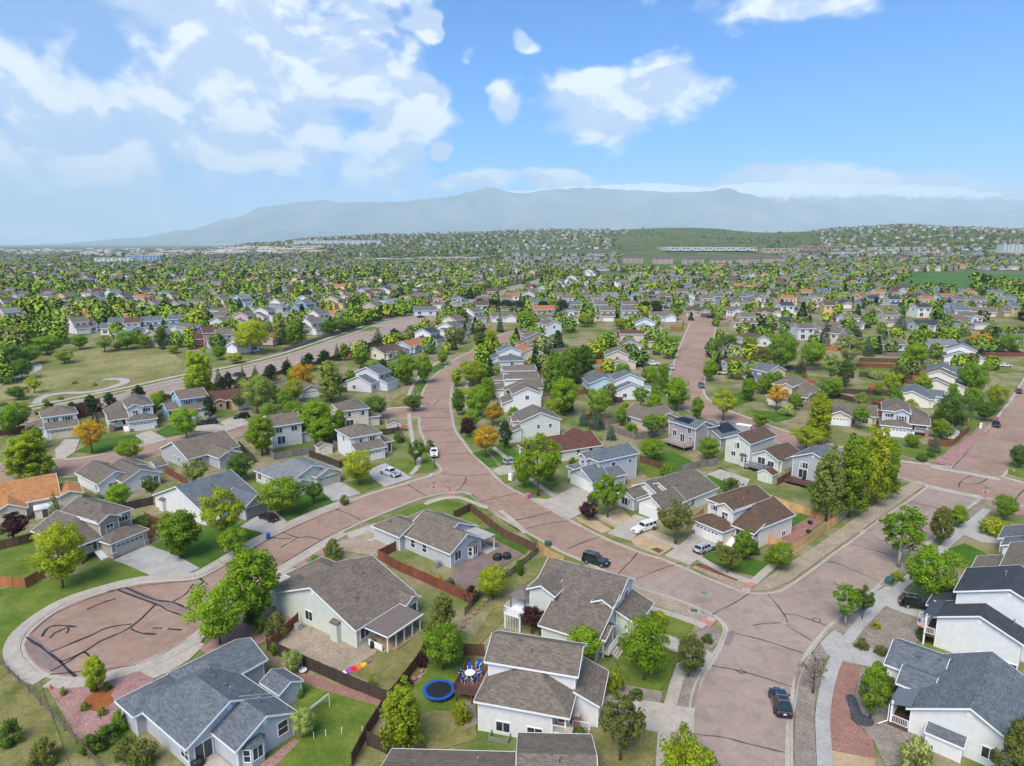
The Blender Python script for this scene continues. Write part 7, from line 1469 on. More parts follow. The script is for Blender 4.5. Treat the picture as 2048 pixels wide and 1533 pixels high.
print('near trees',NTREE[0])
ROADP=[[(p.x,p.y) for p in P] for P in (poly_main,r6t+list(reversed(r6b)),crom(wl(R4t))+list(reversed(crom(wl(R4b)))),r5l+list(reversed(r5r)),wl(R3l)+list(reversed(wl(R3r))),art+list(reversed(artb)))]
FG={}
for i,(a,b,r_) in enumerate(FOOT): FG.setdefault((int(a//20),int(b//20)),[]).append((a,b,r_))
def blocked(x,y,m=0):
    cx,cy=int(x//20),int(y//20)
    for i in(-1,0,1):
        for j in(-1,0,1):
            for a,b,r_ in FG.get((cx+i,cy+j),()):
                if (x-a)**2+(y-b)**2<(r_*.86+m)**2: return True
    if y<700:
        for P in ROADP:
            if inpoly(x,y,P): return True
    return False
# back-yard trees of the middle distance, singly, up to about 300 in all
FT=[]; tries=0
mixk=[('round','r'),('round','g'),('roundb','g'),('roundb','r'),('oval','r'),('oval','g'),('loose','w'),('looseb','g'),('tall','g'),('tall','w'),('pine','c'),('spruce','s'),('round','y'),('loose','y'),('looseb','v')]
ctr=sorted(set((round(a,1),round(b,1)) for a,b,_ in FOOT if b>165),key=lambda t:t[1])
for (a,b) in ctr:
    for k in range(R.choice((3,4,4,5)) if b<470 else R.choice((2,3,3,4))):
        an=R.uniform(.1,3.05) if R.random()<.82 else R.uniform(3.3,6.1); d=R.uniform(9,18); x,y_=a+math.cos(an)*d,b+math.sin(an)*d
        q=PX((x,y_,terrain(x,y_)))
        if not(-30<q[0]<2080) or blocked(x,y_,1.0): continue
        if any((x-t[0])**2+(y_-t[1])**2<(t[2]+1.5)**2 for t in TPOS) or inpoly(*q,OPEN[0]): continue
        FT.append((x,y_))
FT.sort(key=lambda t:t[1])
NI=max(0,296-NTREE[0])
for (x,y_) in FT[:NI]:
    k,c=R.choice(mixk); h=R.uniform(4.5,9.5)*(1.3 if k=='tall' else 1); tm=TREE[k]
    tree(Vector((x,y_,terrain(x,y_))),h,h*tm[3]/tm[2]*R.uniform(.8,1.05),k,c,small=(k+'_s' in TREE and y_>330))
rest=FT[NI:]
# all farther trees: one mass of real crowns
def lowcrown(kind,seed,n):
    g=np.random.default_rng(seed)
    if kind=='con': z=g.random(n)**1.4; r=(1-z)*.30+.03
    else: z=.12+.86*g.random(n); r=.40*np.sqrt(np.clip(1-((z-.55)/.47)**2,0.02,1))
    a=g.random(n)*6.283; rr=r*np.sqrt(.35+.65*g.random(n)); C=np.stack([np.cos(a)*rr,np.sin(a)*rr,z],1)
    u=g.normal(size=(n,3)); u/=np.linalg.norm(u,axis=1)[:,None]; v=np.cross(u,g.normal(size=(n,3))); v/=np.linalg.norm(v,axis=1)[:,None]
    s=(.11+.09*g.random(n))[:,None]*(60/n)**.42
    q=np.stack([C-u*s,C+v*s*.8,C+u*s,C-v*s*.8],1)
    o=C-np.array([0,0,.45]); o/=np.linalg.norm(o,axis=1)[:,None]+1e-6; nn=o*.8+np.array([0,0,.4])+g.normal(size=(n,3))*.3; nn/=np.linalg.norm(nn,axis=1)[:,None]
    fl_=(np.cross(q[:,1]-q[:,0],q[:,2]-q[:,0])*nn).sum(1)<0; q[fl_]=q[fl_][:,::-1]
    return q,nn,g.random(n)
LC={(k,n):[lowcrown(k,s+n,n) for s in range(4)] for k in('dec','con') for n in(420,150,60,22)}
SPOTS=[(x,y_,R.uniform(4.5,8.5)) for x,y_ in rest]
for (yy,xx,z,yaw,ph) in FAR:
    for k in range(R.choice((1,2,2,3)) if yy<1150 else R.choice((1,2,2,3))):
        an=R.uniform(0,6.28); d=R.uniform(8,15); SPOTS.append((xx+math.cos(an)*d,yy+math.sin(an)*d,R.uniform(4.5,8.5)))
# tree belts: along the open space, the arterial road, and scrub on the hills
def belt(pts,n,spread,h0,h1):
    for _ in range(n):
        k=R.randrange(len(pts)-1); t=R.random(); q=(pts[k][0]*(1-t)+pts[k+1][0]*t+R.gauss(0,spread),pts[k][1]*(1-t)+pts[k+1][1]*t+R.gauss(0,spread*.25)); p=W(*q)
        if not blocked(p.x,p.y,1): SPOTS.append((p.x,p.y,R.uniform(h0,h1)))
belt([(-10,775),(15,725),(60,690),(115,682)],48,12,6,11); belt([(-40,690),(60,672),(140,650),(200,655)],70,18,6,11); belt([(0,640),(120,630),(300,640),(420,660)],80,14,6,11); belt([(930,600),(1000,585),(1060,572),(1120,558),(1180,545)],90,10,5,9); belt([(700,655),(780,632),(880,605),(960,585)],70,6,5,8)
belt([(1600,560),(1750,575),(1900,600),(2040,590)],60,14,6,11); belt([(1960,570),(2040,600),(2050,640)],60,16,7,13); belt([(1240,545),(1400,548),(1560,548)],70,6,6,10); belt([(200,560),(500,560),(800,560)],160,22,6,11); belt([(0,590),(300,590),(650,600)],160,22,6,11); belt([(1100,600),(1400,590),(1700,600)],110,16,6,10)
for _ in range(2000):
    x_=R.uniform(930,2060); y_=R.uniform(462,500); p=W(x_,y_)
    if p.y<8500 and (x_>1620 or mn.noise(Vector((p.x/220,p.y/260,1)))>.02): SPOTS.append((p.x,p.y,R.uniform(3,7)))
for _ in range(1300):
    x_=R.uniform(0,1010); y_=R.uniform(472,520); p=W(x_,y_)
    if p.y<7000: SPOTS.append((p.x,p.y,R.uniform(5,10)))
Q=[];NN=[];LV=[];CC=[]
gc=np.random.default_rng(5)
pal=[np.array(LEAFC[c][0]) for c in 'rrrgggwwdvy']
for (x,y_,h) in SPOTS:
    if y_<150: continue
    n=420 if y_<360 else 150 if y_<600 else 60 if y_<1150 else 22; con=R.random()<.15; q,nn,lv=R.choice(LC[('con' if con else 'dec',n)])
    a=R.uniform(0,6.28); c,s_=math.cos(a),math.sin(a); sx=h*R.uniform(.85,1.25)
    X=q[...,0]*c-q[...,1]*s_; Y=q[...,0]*s_+q[...,1]*c
    Q.append(np.stack([x+X*sx,y_+Y*sx,terrain(x,y_)+q[...,2]*h],-1)); NN.append(np.stack([nn[:,0]*c-nn[:,1]*s_,nn[:,0]*s_+nn[:,1]*c,nn[:,2]],1)); LV.append(lv)
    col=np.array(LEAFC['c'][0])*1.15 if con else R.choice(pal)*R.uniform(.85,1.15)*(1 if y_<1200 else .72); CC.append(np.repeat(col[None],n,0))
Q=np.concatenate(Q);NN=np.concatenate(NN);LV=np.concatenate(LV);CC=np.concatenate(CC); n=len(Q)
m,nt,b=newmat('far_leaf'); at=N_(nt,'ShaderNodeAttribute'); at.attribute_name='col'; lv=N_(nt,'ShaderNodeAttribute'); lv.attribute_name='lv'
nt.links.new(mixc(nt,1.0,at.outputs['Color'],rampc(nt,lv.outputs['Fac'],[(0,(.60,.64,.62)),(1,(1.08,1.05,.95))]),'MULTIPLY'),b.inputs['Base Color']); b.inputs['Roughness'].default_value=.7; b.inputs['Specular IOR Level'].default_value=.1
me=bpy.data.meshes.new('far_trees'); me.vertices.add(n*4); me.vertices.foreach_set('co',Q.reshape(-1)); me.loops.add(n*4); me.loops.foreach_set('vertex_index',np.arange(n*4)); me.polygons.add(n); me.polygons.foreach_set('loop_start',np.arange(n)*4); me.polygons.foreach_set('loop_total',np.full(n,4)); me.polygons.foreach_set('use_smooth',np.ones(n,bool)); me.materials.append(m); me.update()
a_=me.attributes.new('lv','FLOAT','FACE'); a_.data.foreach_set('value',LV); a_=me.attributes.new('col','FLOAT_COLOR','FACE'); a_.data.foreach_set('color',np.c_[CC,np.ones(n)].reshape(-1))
me.normals_split_custom_set_from_vertices(np.repeat(NN,4,0)); me.update()
tag(link(bpy.data.objects.new('far_trees',me)),'green mass of far trees among the distant houses and on the hills',kind='stuff')
print('trees',NTREE[0],'far spots',len(SPOTS),'quads',n)
# ---------------------------------------------------------------- fences
FW={'red':(.20,.062,.034),'dark':(.060,.038,.030),'brown':(.125,.060,.036),'tan':(.56,.36,.15),'orange':(.40,.150,.050),'grey':(.075,.068,.062),'weathered':(.22,.19,.165)}
def fence_panel(style):
    k=('fp',style)
    if k in CACHE: return CACHE[k]
    b=MB(); n=16
    if style=='solid':
        for i in range(n): x=i/n; dz=.02*math.sin(i*7.3); b.box(x+.0025,-.012,.06,x+1/n-.0025,.012,1.78+dz)
        for z in (.35,1.0,1.6): b.box(0,.013,z-.045,1,.05,z+.045)
    else:
        for i in range(8): b.box(i/8+.01,-.012,.08,i/8+.085,.012,1.25)
        for z in (.3,1.05): b.box(0,.013,z-.045,1,.05,z+.045)
    CACHE[k]=b.mesh('panel',M('fence_wood'),fix=False); p=MB(); p.box(-.05,-.05,-.1,.05,.05,1.85 if style=='solid' else 1.35); CACHE[('fpost',style)]=p.mesh('post',M('fence_wood'),fix=False)
    return CACHE[k]
def fence(pts,col,label,h=1.8,style='solid',world=False):
    P=pts if world else wl(pts); c=FW[col]; r=empty('wooden_fence',P[0],0,label,'fence'); o=P[0].copy(); pm=fence_panel(style); q=CACHE[('fpost',style)]; sz=h/1.8 if style=='solid' else h/1.3
    for a,b in zip(P,P[1:]):
        d=b-a; L=Vector((d.x,d.y,0)).length; n=max(1,round(L/2.4)); an=math.atan2(d.y,d.x)
        for i in range(n):
            p=a+d*(i/n)-o; j=R.uniform(.85,1.15); cc=tuple(min(1,v*j) for v in c)
            x=inst('panel',pm,r,p,an,cc,(L/n,1,sz)); inst('post',q,r,p,an,sc3(c,.85),(1,1,sz))
    inst('post',q,r,P[-1]-o,0,sc3(c,.85),(1,1,sz))
for a in (([(757,1120),(800,1144),(850,1166),(900,1189),(945,1210)],'red','long red-stained fence between the grey ranch and the pale green house'),([(792,1102),(757,1120)],'red','short red fence section by the grey garage'),([(930,1232),(960,1196),(1013,1160),(1076,1107)],'grey','weathered dark fence on the slope behind the globe tree',1.3,'open'),([(908,1040),(941,1024)],'brown','short brown fence at the upper corner of the grey ranch yard'),([(941,1024),(1006,1076),(1072,1107)],'brown','brown fence along the winding street inside the grass strip'),([(1077,1100),(1100,1121),(1127,1133)],'tan','short new honey-coloured fence beside the dark green vehicle'),
([(535,1302),(610,1337),(700,1377),(778,1410)],'dark','long dark brown fence below the river-rock yard'),([(597,1249),(543,1300)],'red','red fence section beside the round bush'),([(778,1410),(790,1396),(838,1332),(858,1292)],'brown','brown fence climbing beside the patchy lawn'),([(770,1420),(735,1476),(704,1536)],'brown','brown fence right of the soccer net lawn'),([(735,1492),(780,1512),(850,1520)],'dark','dark fence at the bottom edge under the lime tree'),([(925,1312),(968,1314)],'brown','short brown fence above the deck'),
([(1537,1088),(1585,1108),(1630,1078),(1673,1049)],'tan','new honey-coloured fence of the tan corner house facing the pavement'),([(1673,1046),(1640,1040),(1580,1022),(1532,1004)],'tan','new honey-coloured fence behind the tan corner house'),([(1372,1062),(1407,1032)],'tan','short tan fence left of the tan garage'),([(0,1174),(52,1178),(92,1155)],'orange','low orange fence at the left edge by the lawn'),([(-20,1106),(40,1092),(75,1082)],'brown','brown rail fence left of the taupe house'),([(287,1086),(331,1060)],'orange','orange fence beside the white planter'),([(331,1060),(300,1048),(290,1040)],'red','dark red fence behind the taupe garage'),([(245,1024),(280,1016),(307,1010)],'dark','dark brown fence behind the white ranch'),([(331,947),(375,972)],'red','red fence between the white ranch and the slate roof'),([(619,914),(650,925),(680,937),(692,930)],'dark','dark fence behind the pale green slate-roofed house'),([(478,895),(510,927)],'dark','dark fence right of the grey ranch house'),
([(1280,925),(1298,932),(1330,942)],'brown','brown fence behind the blue-grey garage house'),([(1363,944),(1400,936),(1435,930)],'weathered','pale weathered fence with yellow bushes'),([(1554,972),(1580,957)],'red','red fence beside the shed with reddish roof'),([(1570,740),(1615,741),(1660,742)],'grey','grey-brown fence in the right back yards'),([(1713,735),(1770,737),(1823,740)],'red','long red fence below the bright round tree'),([(1718,754),(1775,757),(1830,760)],'dark','dark fence behind the white flowering bushes'),([(1676,787),(1750,791),(1825,797)],'dark','dark fence above the gazebo lawn'),([(1655,792),(1705,805),(1765,820)],'dark','dark fence running down to the gazebo'),([(1738,778),(1765,780)],'orange','left pair of orange fence panels in the back yards'),([(1780,781),(1812,784)],'orange','right pair of orange fence panels in the back yards'),([(1718,724),(1760,725),(1800,726)],'brown','brown fence below the grey house with red parasol'),([(1627,727),(1675,727)],'tan','tan fence beyond the pale birch'),([(1602,774),(1633,778)],'orange','orange fence beside the tan split-level house'),([(1856,892),(1903,894),(1938,864)],'red','dark red fence round the corner yard shed'),([(1340,660),(1364,662),(1367,645)],'orange','bright orange fence at the head of the right street'),([(1836,642),(1915,642)],'orange','orange fence behind the tall white house'),([(770,634),(805,632)],'orange','orange fence patch across the arterial road'),([(1060,735),(1100,742)],'red','red fence behind the terracotta ranch'),([(1130,745),(1180,748)],'red','red fence among the back-yard trees'),([(1225,800),(1240,808)],'red','short red fence by the twin-gabled house'),([(1160,845),(1185,838),(1215,842)],'brown','brown fence behind the blue spruces'),([(1660,640),(1760,642)],'brown','brown fence behind the red-shuttered houses')): fence(*a)
for P2,c,lb in YARD:
    pts=[P2[0]]; 
    for q in P2[1:]: pts.append(q)
    ok=[]
    for a,b in zip(pts,pts[1:]):
        bad=False
        for t in (0.,.25,.5,.75,1.):
            x,y_=a[0]+(b[0]-a[0])*t,a[1]+(b[1]-a[1])*t
            if any(inpoly(x,y_,RP) for RP in ROADP) or any((x-f[0])**2+(y_-f[1])**2<64 and (f[0]-c.x)**2+(f[1]-c.y)**2>16 for f in FOOT): bad=True
        ok.append(not bad)
    run=[]
    if ok[1]: run=([0] if ok[0] else [])+[1]+([2] if ok[2] else [])
    elif ok[0]: run=[0]
    if not run: continue
    Pw=[Vector((*pts[run[0]],terrain(*pts[run[0]])))]+[Vector((*pts[i+1],terrain(*pts[i+1]))) for i in run]
    fence(Pw,R.choice(('red','brown','dark','orange','brown','weathered')),' '.join(('back-yard fence of the '+lb).split()[:16]),1.8,'solid',True)
P=[p for p in off(art,-6.2) if 120<p.y<900 and PX(p)[0]>560]; P=P[::3]
fence(P,'weathered','long weathered fence along the far side of the arterial road',1.8,'solid',True)
P=[p for p in off(artb,5.0) if 150<p.y<330]; P=P[::3]
fence(P,'red','red-brown fence along the near side of the arterial road',1.8,'solid',True)
def rail_fence(pts,label):
    P=wl(pts); r=empty('rail_fence',P[0],0,label,'fence')
    for a,b in zip(P,P[1:]):
        d=b-a; n=max(1,round(d.length/3)); 
        for i in range(n):
            s=a+d*(i/n)-P[0]; e=a+d*((i+1)/n)-P[0]; m=MB(); m.bar(s,s+Vector((0,0,1.1)),.14); m.build('post',M('bark'),r,fix=False)
            for z in(.45,.9): m=MB(); m.bar(s+Vector((0,0,z)),e+Vector((0,0,z)),.09); m.build('rail',M('bark'),r,fix=False)
rail_fence([(-20,1312),(60,1388),(130,1462),(205,1545)],'long split-rail fence at the bottom left corner')
# ---------------------------------------------------------------- vehicles
def wheel_mesh(r,w):
    k=('wh',r,w)
    if k in CACHE: return CACHE[k]
    b=MB(); n=16; prof=[(r*.62,-w/2),(r*.95,-w/2),(r,-w*.32),(r,w*.32),(r*.95,w/2),(r*.62,w/2)]
    for i in range(n):
        a0,a1=2*math.pi*i/n,2*math.pi*(i+1)/n
        for (ra,ya),(rb,yb) in zip(prof,prof[1:]): b.poly([(ra*math.cos(a0),ya,ra*math.sin(a0)),(ra*math.cos(a1),ya,ra*math.sin(a1)),(rb*math.cos(a1),yb,rb*math.sin(a1)),(rb*math.cos(a0),yb,rb*math.sin(a0))])
    t=b.mesh('tyre',M('tyre'),smooth=True); b=MB()
    for s in(-1,1):
        y=s*w*.40; b.poly([(r*.62*math.cos(2*math.pi*i/12),y-s*.03,r*.62*math.sin(2*math.pi*i/12)) for i in range(12)])
        for i in range(5): a=2*math.pi*i/5; b.bar((0,y,0),(r*.58*math.cos(a),y,r*.58*math.sin(a)),.07,.03,up=(0,1,0))
    CACHE[k]=(t,b.mesh('rim',M('rim'))); return CACHE[k]
CARS={'suv':dict(L=4.7,w=1.88,h=1.75,belt=1.02,hood=.98,ws=(.62,.10),rear=(-2.18,-1.95),wb=(1.42,-1.38),r=.37,rails=1),'sedan':dict(L=4.75,w=1.82,h=1.45,belt=.90,hood=.86,ws=(.95,.15),rear=(-1.75,-1.05),wb=(1.42,-1.38),r=.33,rails=0),'cross':dict(L=4.5,w=1.84,h=1.62,belt=.98,hood=.93,ws=(.80,.15),rear=(-2.1,-1.75),wb=(1.36,-1.34),r=.35,rails=1),'van':dict(L=5.0,w=1.95,h=1.75,belt=1.0,hood=.95,ws=(1.25,.55),rear=(-2.35,-2.15),wb=(1.5,-1.5),r=.34,rails=0),'pickup':dict(L=5.7,w=1.98,h=1.88,belt=1.12,hood=1.10,ws=(.95,.42),rear=(-.95,-.80),wb=(1.75,-1.75),r=.40,rails=0,bed=1),'topper':dict(L=5.4,w=1.86,h=1.75,belt=1.05,hood=1.02,ws=(.80,.30),rear=(-2.62,-2.5),wb=(1.62,-1.62),r=.37,rails=0,top=1),'boxy':dict(L=4.5,w=1.85,h=1.82,belt=1.05,hood=1.04,ws=(.52,.22),rear=(-2.2,-2.08),wb=(1.36,-1.32),r=.38,rails=1)}
def car(kind,col,loc,rz,label,group=None,rack=False,name=None):
    s=CARS[kind]; L,w,h=s['L'],s['w'],s['h']; hw=w/2; o=empty(name or {'pickup':'pickup_truck','topper':'pickup_truck','sedan':'car','van':'minivan'}.get(kind,'suv_car'),loc,rz,label,'truck' if kind in('pickup','topper') else 'car',group)
    bz=.28; zb=s['belt']; zh=s['hood']; x1=L/2; x0=-L/2
    # lower body: sections along the length (x, bottom, top, half width)
    tail=zb if not s.get('bed') else .60
    st=[(x0,bz+.14,zb-.16,hw*.88),(x0+.10,bz+.02,zb-.04,hw*.95),(x0+.5,bz,zb,hw),(s['rear'][0] if not s.get('bed') else -1.0,bz,zb,hw),(s['ws'][0],bz,zb,hw),(s['ws'][0]+.06,bz,zh,hw),(x1-.75,bz,zh-.04,hw*.985),(x1-.22,bz+.02,zh-.16,hw*.93),(x1,bz+.14,zh-.36,hw*.84)]
    if s.get('bed'): st=[q for q in st if q[0]>=-1.0-1e-6]
    b=MB(); rings=[]
    for x,z0,z1,ww in st:
        k=len(b.v); zm=z0+(z1-z0)*.55; b.v+=[(x,-ww*.90,z0),(x,-ww,z0+.18),(x,-ww*1.0,zm),(x,-ww*.93,z1),(x,ww*.93,z1),(x,ww*1.0,zm),(x,ww,z0+.18),(x,ww*.90,z0)]; rings.append(k)
    for a,c in zip(rings,rings[1:]):
        for j in range(8): b.f.append((a+j,a+(j+1)%8,c+(j+1)%8,c+j)); b.mi.append(0); b.uv.append([(0,0)]*4)
    for k in (rings[0],rings[-1]): b.f.append(tuple(k+j for j in range(8))); b.mi.append(0); b.uv.append([(0,0)]*8)
    body=b.build('body',M('car_paint'),o,col)
    if s.get('bed'):
        bb=MB(); xa,xb=x0+.05,-1.02; t=.09
        bb.box(xa,-hw*.97,bz+.1,xb,-hw*.97+t,zb); bb.box(xa,hw*.97-t,bz+.1,xb,hw*.97,zb); bb.box(xa,-hw*.97+t,bz+.1,xa+t,hw*.97-t,zb-.02); bb.box(xa+t,-hw*.97+t,bz+.1,xb,hw*.97-t,.62); bb.build('cargo_bed',M('car_paint'),o,col)
        ln=MB(); ln.box(xa+t+.01,-hw*.97+t+.01,.625,xb-.01,hw*.97-t-.01,.64); ln.build('bed_liner',M('black'),o)
    # cabin: roof on pillars, glass panes set into it
    fb,ft=s['ws']; rb,rt=s['rear']; ih=hw*.90; th=hw*.74; zr=h-.05
    B=[(rb,-ih,zb),(fb,-ih,zb),(fb,ih,zb),(rb,ih,zb)]; T=[(rt,-th,zr),(ft,-th,zr),(ft,th,zr),(rt,th,zr)]
    c=MB(); c.hexa(B+T); rf=[(rt+.08,-th*.86,h),(ft-.10,-th*.86,h),(ft-.10,th*.86,h),(rt+.08,th*.86,h)]; c.hexa(T+rf); c.build('cabin',M('car_paint'),o,col)
    def pane(nm,a,bq,cq,dq,lo=.10,hi=.86,l0=.07,l1=.93,push=.012,mat='car_glass'):
        a,bq,cq,dq=map(Vector,(a,bq,cq,dq))      # a-b bottom edge, d-c top edge
        def at(u,v): return a.lerp(bq,u).lerp(dq.lerp(cq,u),v)
        n=(bq-a).cross(dq-a).normalized(); ctr=Vector((0,0,(zb+h)/2))
        if n.dot((a+cq)/2-Vector(((a.x+cq.x)/2*.5,0,(zb+h)/2)))<0: n=-n
        q=[at(l0,lo),at(l1,lo),at(l1,hi),at(l0,hi)]; m=MB(); m.hexa([p-n*.01 for p in q]+[p+n*push for p in q]); return m.build(nm,M(mat),o)
    pane('windscreen',B[1],B[2],T[2],T[1]); 
    pane('rear_window',B[3],B[0],T[0],T[3])
    nseg=2 if kind in('sedan','pickup') else 3
    for sgn,(p0,p1,q0,q1) in ((-1,(B[0],B[1],T[0],T[1])),(1,(B[3],B[2],T[3],T[2]))):
        for i in range(nseg):
            u0,u1=i/nseg,(i+1)/nseg; V_=lambda p,q,u:tuple(Vector(p).lerp(Vector(q),u)); pane('side_window',V_(p0,p1,u0),V_(p0,p1,u1),V_(q0,q1,u1),V_(q0,q1,u0),.10,.84,.10 if i else .16,.92)
    tm,rm=wheel_mesh(s['r'],.24)
    for x in s['wb']:
        for sg in(-1,1):
            arch=MB(); n=10; pts=[(x+(s['r']+.07)*math.cos(math.pi*k/n),sg*(hw+.004),s['r']+(s['r']+.07)*math.sin(math.pi*k/n)) for k in range(n+1)]; pts=[(p[0],p[1],max(p[2],bz)) for p in pts]
            arch.poly(pts if sg>0 else pts[::-1]); arch.build('wheel_arch',M('black'),o,fix=False)
            t=inst('wheel',tm,o,(x,sg*(hw-.06),s['r'])); inst('rim',rm,t)
    for sg in(-1,1):
        m=MB(); m.box(x1-.30,sg*hw*.62-.17,zh-.36,x1-.06,sg*hw*.62+.17,zh-.22); m.build('headlight',M('lamp_clear'),o,fix=False)
        m=MB(); m.box(x0-.02,sg*hw*.76-.11,zb-.36,x0+.14,sg*hw*.76+.11,zb-.10); m.build('taillight',M('lamp_red'),o,fix=False)
        m=MB(); m.box(fb-.10,sg*(hw+.10)-.10,zb+.02,fb+.06,sg*(hw+.10)+.10,zb+.17); m.build('mirror',M('car_paint'),o,col,fix=False)
        if s['rails']: m=MB(); m.bar((rt+.15,sg*th*.80,h+.05),(ft-.2,sg*th*.80,h+.05),.05); m.bar((rt+.2,sg*th*.80,h-.02),(rt+.2,sg*th*.80,h+.05),.05); m.bar((ft-.25,sg*th*.80,h-.02),(ft-.25,sg*th*.80,h+.05),.05); m.build('roof_rail',M('grey_metal'),o,fix=False)
    m=MB(); m.box(x0-.05,-hw*.86,bz+.08,x0+.08,hw*.86,bz+.30); m.build('rear_bumper',M('black' if kind!='sedan' else 'car_paint'),o,col,fix=False)
    m=MB(); m.box(x1-.10,-hw*.80,bz+.08,x1+.05,hw*.80,bz+.28); m.build('front_bumper',M('black' if kind in('pickup','boxy') else 'car_paint'),o,col,fix=False)
    m=MB(); m.box(x1-.10,-hw*.42,zh-.40,x1+.02,hw*.42,zh-.24); m.build('grille',M('black'),o,fix=False)
    m=MB(); m.box(x0-.035,-.16,zb-.42,x0-.0,.16,zb-.27); m.build('number_plate',M('white'),o,fix=False)
    if rack or (s['rails'] and kind=='suv'): 
        for x in (rt+.5,ft-.6): m=MB(); m.bar((x,-th*.8,h+.06),(x,th*.8,h+.06),.05); m.build('cross_bar',M('grey_metal'),o,fix=False)
    return o
def cpx(kind,col,px,py,yaw,label,**k): return car(kind,col,W(px,py)+Vector((0,0,.045)),D2(yaw),label,**k)
NAVY=(.012,.018,.035); BLK=(.010,.010,.012); WHT=(.74,.74,.74); SIL=(.42,.44,.46); GRN=(.012,.028,.026)
cpx('suv',NAVY,1560,1413,80,'dark navy utility vehicle driving away on the near street',rack=True)
cpx('boxy',GRN,1192,1128,-31,'dark green boxy utility vehicle driving along the winding street',rack=True)
cpx('topper',WHT,1288,1062,215,'white pickup with topper cap on a sandy driveway')
cpx('cross',SIL,1409,1103,38,'silver hatchback on the tan house driveway')
cpx('suv',BLK,1834,1216,-20,'black utility vehicle parked nose to the dark-roofed house')
cpx('pickup',WHT,868,911,-82,'white utility pickup parked by the grass strip under a street lamp')
cpx('cross',(.36,.40,.40),1024,928,30,'silver-green crossover on the driveway before the red-roofed ranch')
cpx('pickup',(.62,.66,.70),780,951,140,'pale pickup parked before the white two-storey house')
cpx('sedan',(.020,.010,.012),537,1040,144,'dark maroon sedan on the driveway by the slate garage')
cpx('sedan',BLK,402,851,215,'left black car before the blue house'); cpx('suv',BLK,418,849,215,'right black car before the blue house'); cpx('suv',BLK,483,837,215,'black car before the orange-walled house')
cpx('sedan',BLK,1992,853,240,'black car parked on the far right street'); cpx('sedan',(.09,.012,.016),2037,786,238,'dark red car farthest up the right edge street'); cpx('sedan',WHT,2010,734,-10,'white sedan on the driveway at the right edge')
cpx('suv',(.10,.11,.13),1403,775,-95,'grey utility vehicle parked on the right side of the right street'); cpx('suv',SIL,1343,739,-95,'silver utility vehicle parked on the left side of the right street'); cpx('pickup',WHT,1305,731,178,'white work truck before the white two-storey house'); cpx('cross',WHT,1447,737,175,'white crossover beside the driveway trucks'); cpx('pickup',(.60,.57,.50),1447,749,172,'beige pickup nearest the bend of the right street'); cpx('pickup',BLK,1440,730,178,'black pickup beside the white crossover'); cpx('pickup',BLK,1458,856,-35,'black pickup behind the solar-roofed house')
cpx('suv',NAVY,1421,637,0,'dark blue car crossing the head of the right street'); cpx('van',SIL,1053,664,8,'silver minivan parked at the end of the winding street'); cpx('sedan',WHT,1091,657,10,'white car before the pale green ranch'); cpx('sedan',(.05,.06,.08),478,752,28,'grey-blue car driving on the arterial road'); cpx('sedan',BLK,842,636,32,'dark car on the arterial road by the lamp'); cpx('suv',(.03,.04,.06),978,596,35,'dark car far along the arterial road')
cpx('sedan',WHT,1776,546,0,'white car at the park edge'); cpx('suv',WHT,1850,613,20,'left white car of the small car park'); cpx('sedan',SIL,1862,611,20,'middle silver car of the small car park'); cpx('suv',BLK,1875,608,20,'right black car of the small car park'); cpx('suv',(.02,.03,.06),1182,575,70,'dark blue car on the far side street'); cpx('sedan',(.2,.2,.22),1213,560,70,'grey car far up the side street'); cpx('suv',(.2,.21,.23),697,612,20,'pale car across the arterial road')
o=empty('utility_trailer',W(1487,866),D2(-35),'silver-white box trailer beside the black pickup','trailer'); m=MB(); m.box(-2.0,-1.0,.55,2.0,1.0,2.3); m.build('trailer_box',M('concrete_grey'),o,fix=False); m=MB(); m.box(-2.05,-1.05,2.3,2.05,1.05,2.36); m.build('trailer_roof',M('white'),o,fix=False); m=MB(); m.bar((-2,0,.5),(-3.2,0,.5),.1); m.build('tow_bar',M('grey_metal'),o,fix=False)
tm,rm=wheel_mesh(.33,.24)
for sg in(-1,1): t=inst('wheel',tm,o,(.2,sg*1.05,.33)); inst('rim',rm,t)
# ---------------------------------------------------------------- street furniture
def lamp(px,yb,yt,label):
    p=W(px,yb); h=hgt(px,yb,yt); o=empty('street_lamp',p,0,label,'street lamp'); b=MB(); b.tube([(0,0,0),(0,0,.6),(0,0,h-.8)],[.13,.08,.06],8); b.build('pole',M('black'),o,smooth=True)
    b=MB(); b.tube([(0,0,h-.8),(0,0,h-.65),(0,0,h-.25)],[.08,.16,.22],8); b.build('lantern',M('lamp_clear'),o,smooth=True); b=MB(); b.tube([(0,0,h-.25),(0,0,h-.1),(0,0,h)],[.27,.16,.03],8); b.build('cap',M('black'),o,smooth=True)
lamp(869,938,883,'black lantern street lamp beside the parked white utility pickup'); lamp(1789,956,896,'black lantern street lamp beside the huge cottonwood'); lamp(831,793,753,'black lantern street lamp on the far left of the winding street'); lamp(924,745,715,'black lantern street lamp at the upper bend')
p=W(889,632); h=hgt(889,632,600); o=empty('highway_lamp',p,D2(20),'tall white twin-arm lamp on the arterial road','street lamp'); b=MB(); b.tube([(0,0,0),(0,0,h*.9)],[.18,.1],8); b.build('pole',M('white'),o)
for sg in(-1,1):
    b=MB(); b.tube([(0,0,h*.88),(sg*1.2,0,h*.98),(sg*3.6,0,h)],[.09,.08,.06],6); b.build('arm',M('white'),o); b=MB(); b.box(sg*3.6-.5,-.18,h-.08,sg*3.6+.5,.18,h+.08); b.build('lamp_head',M('white'),o)
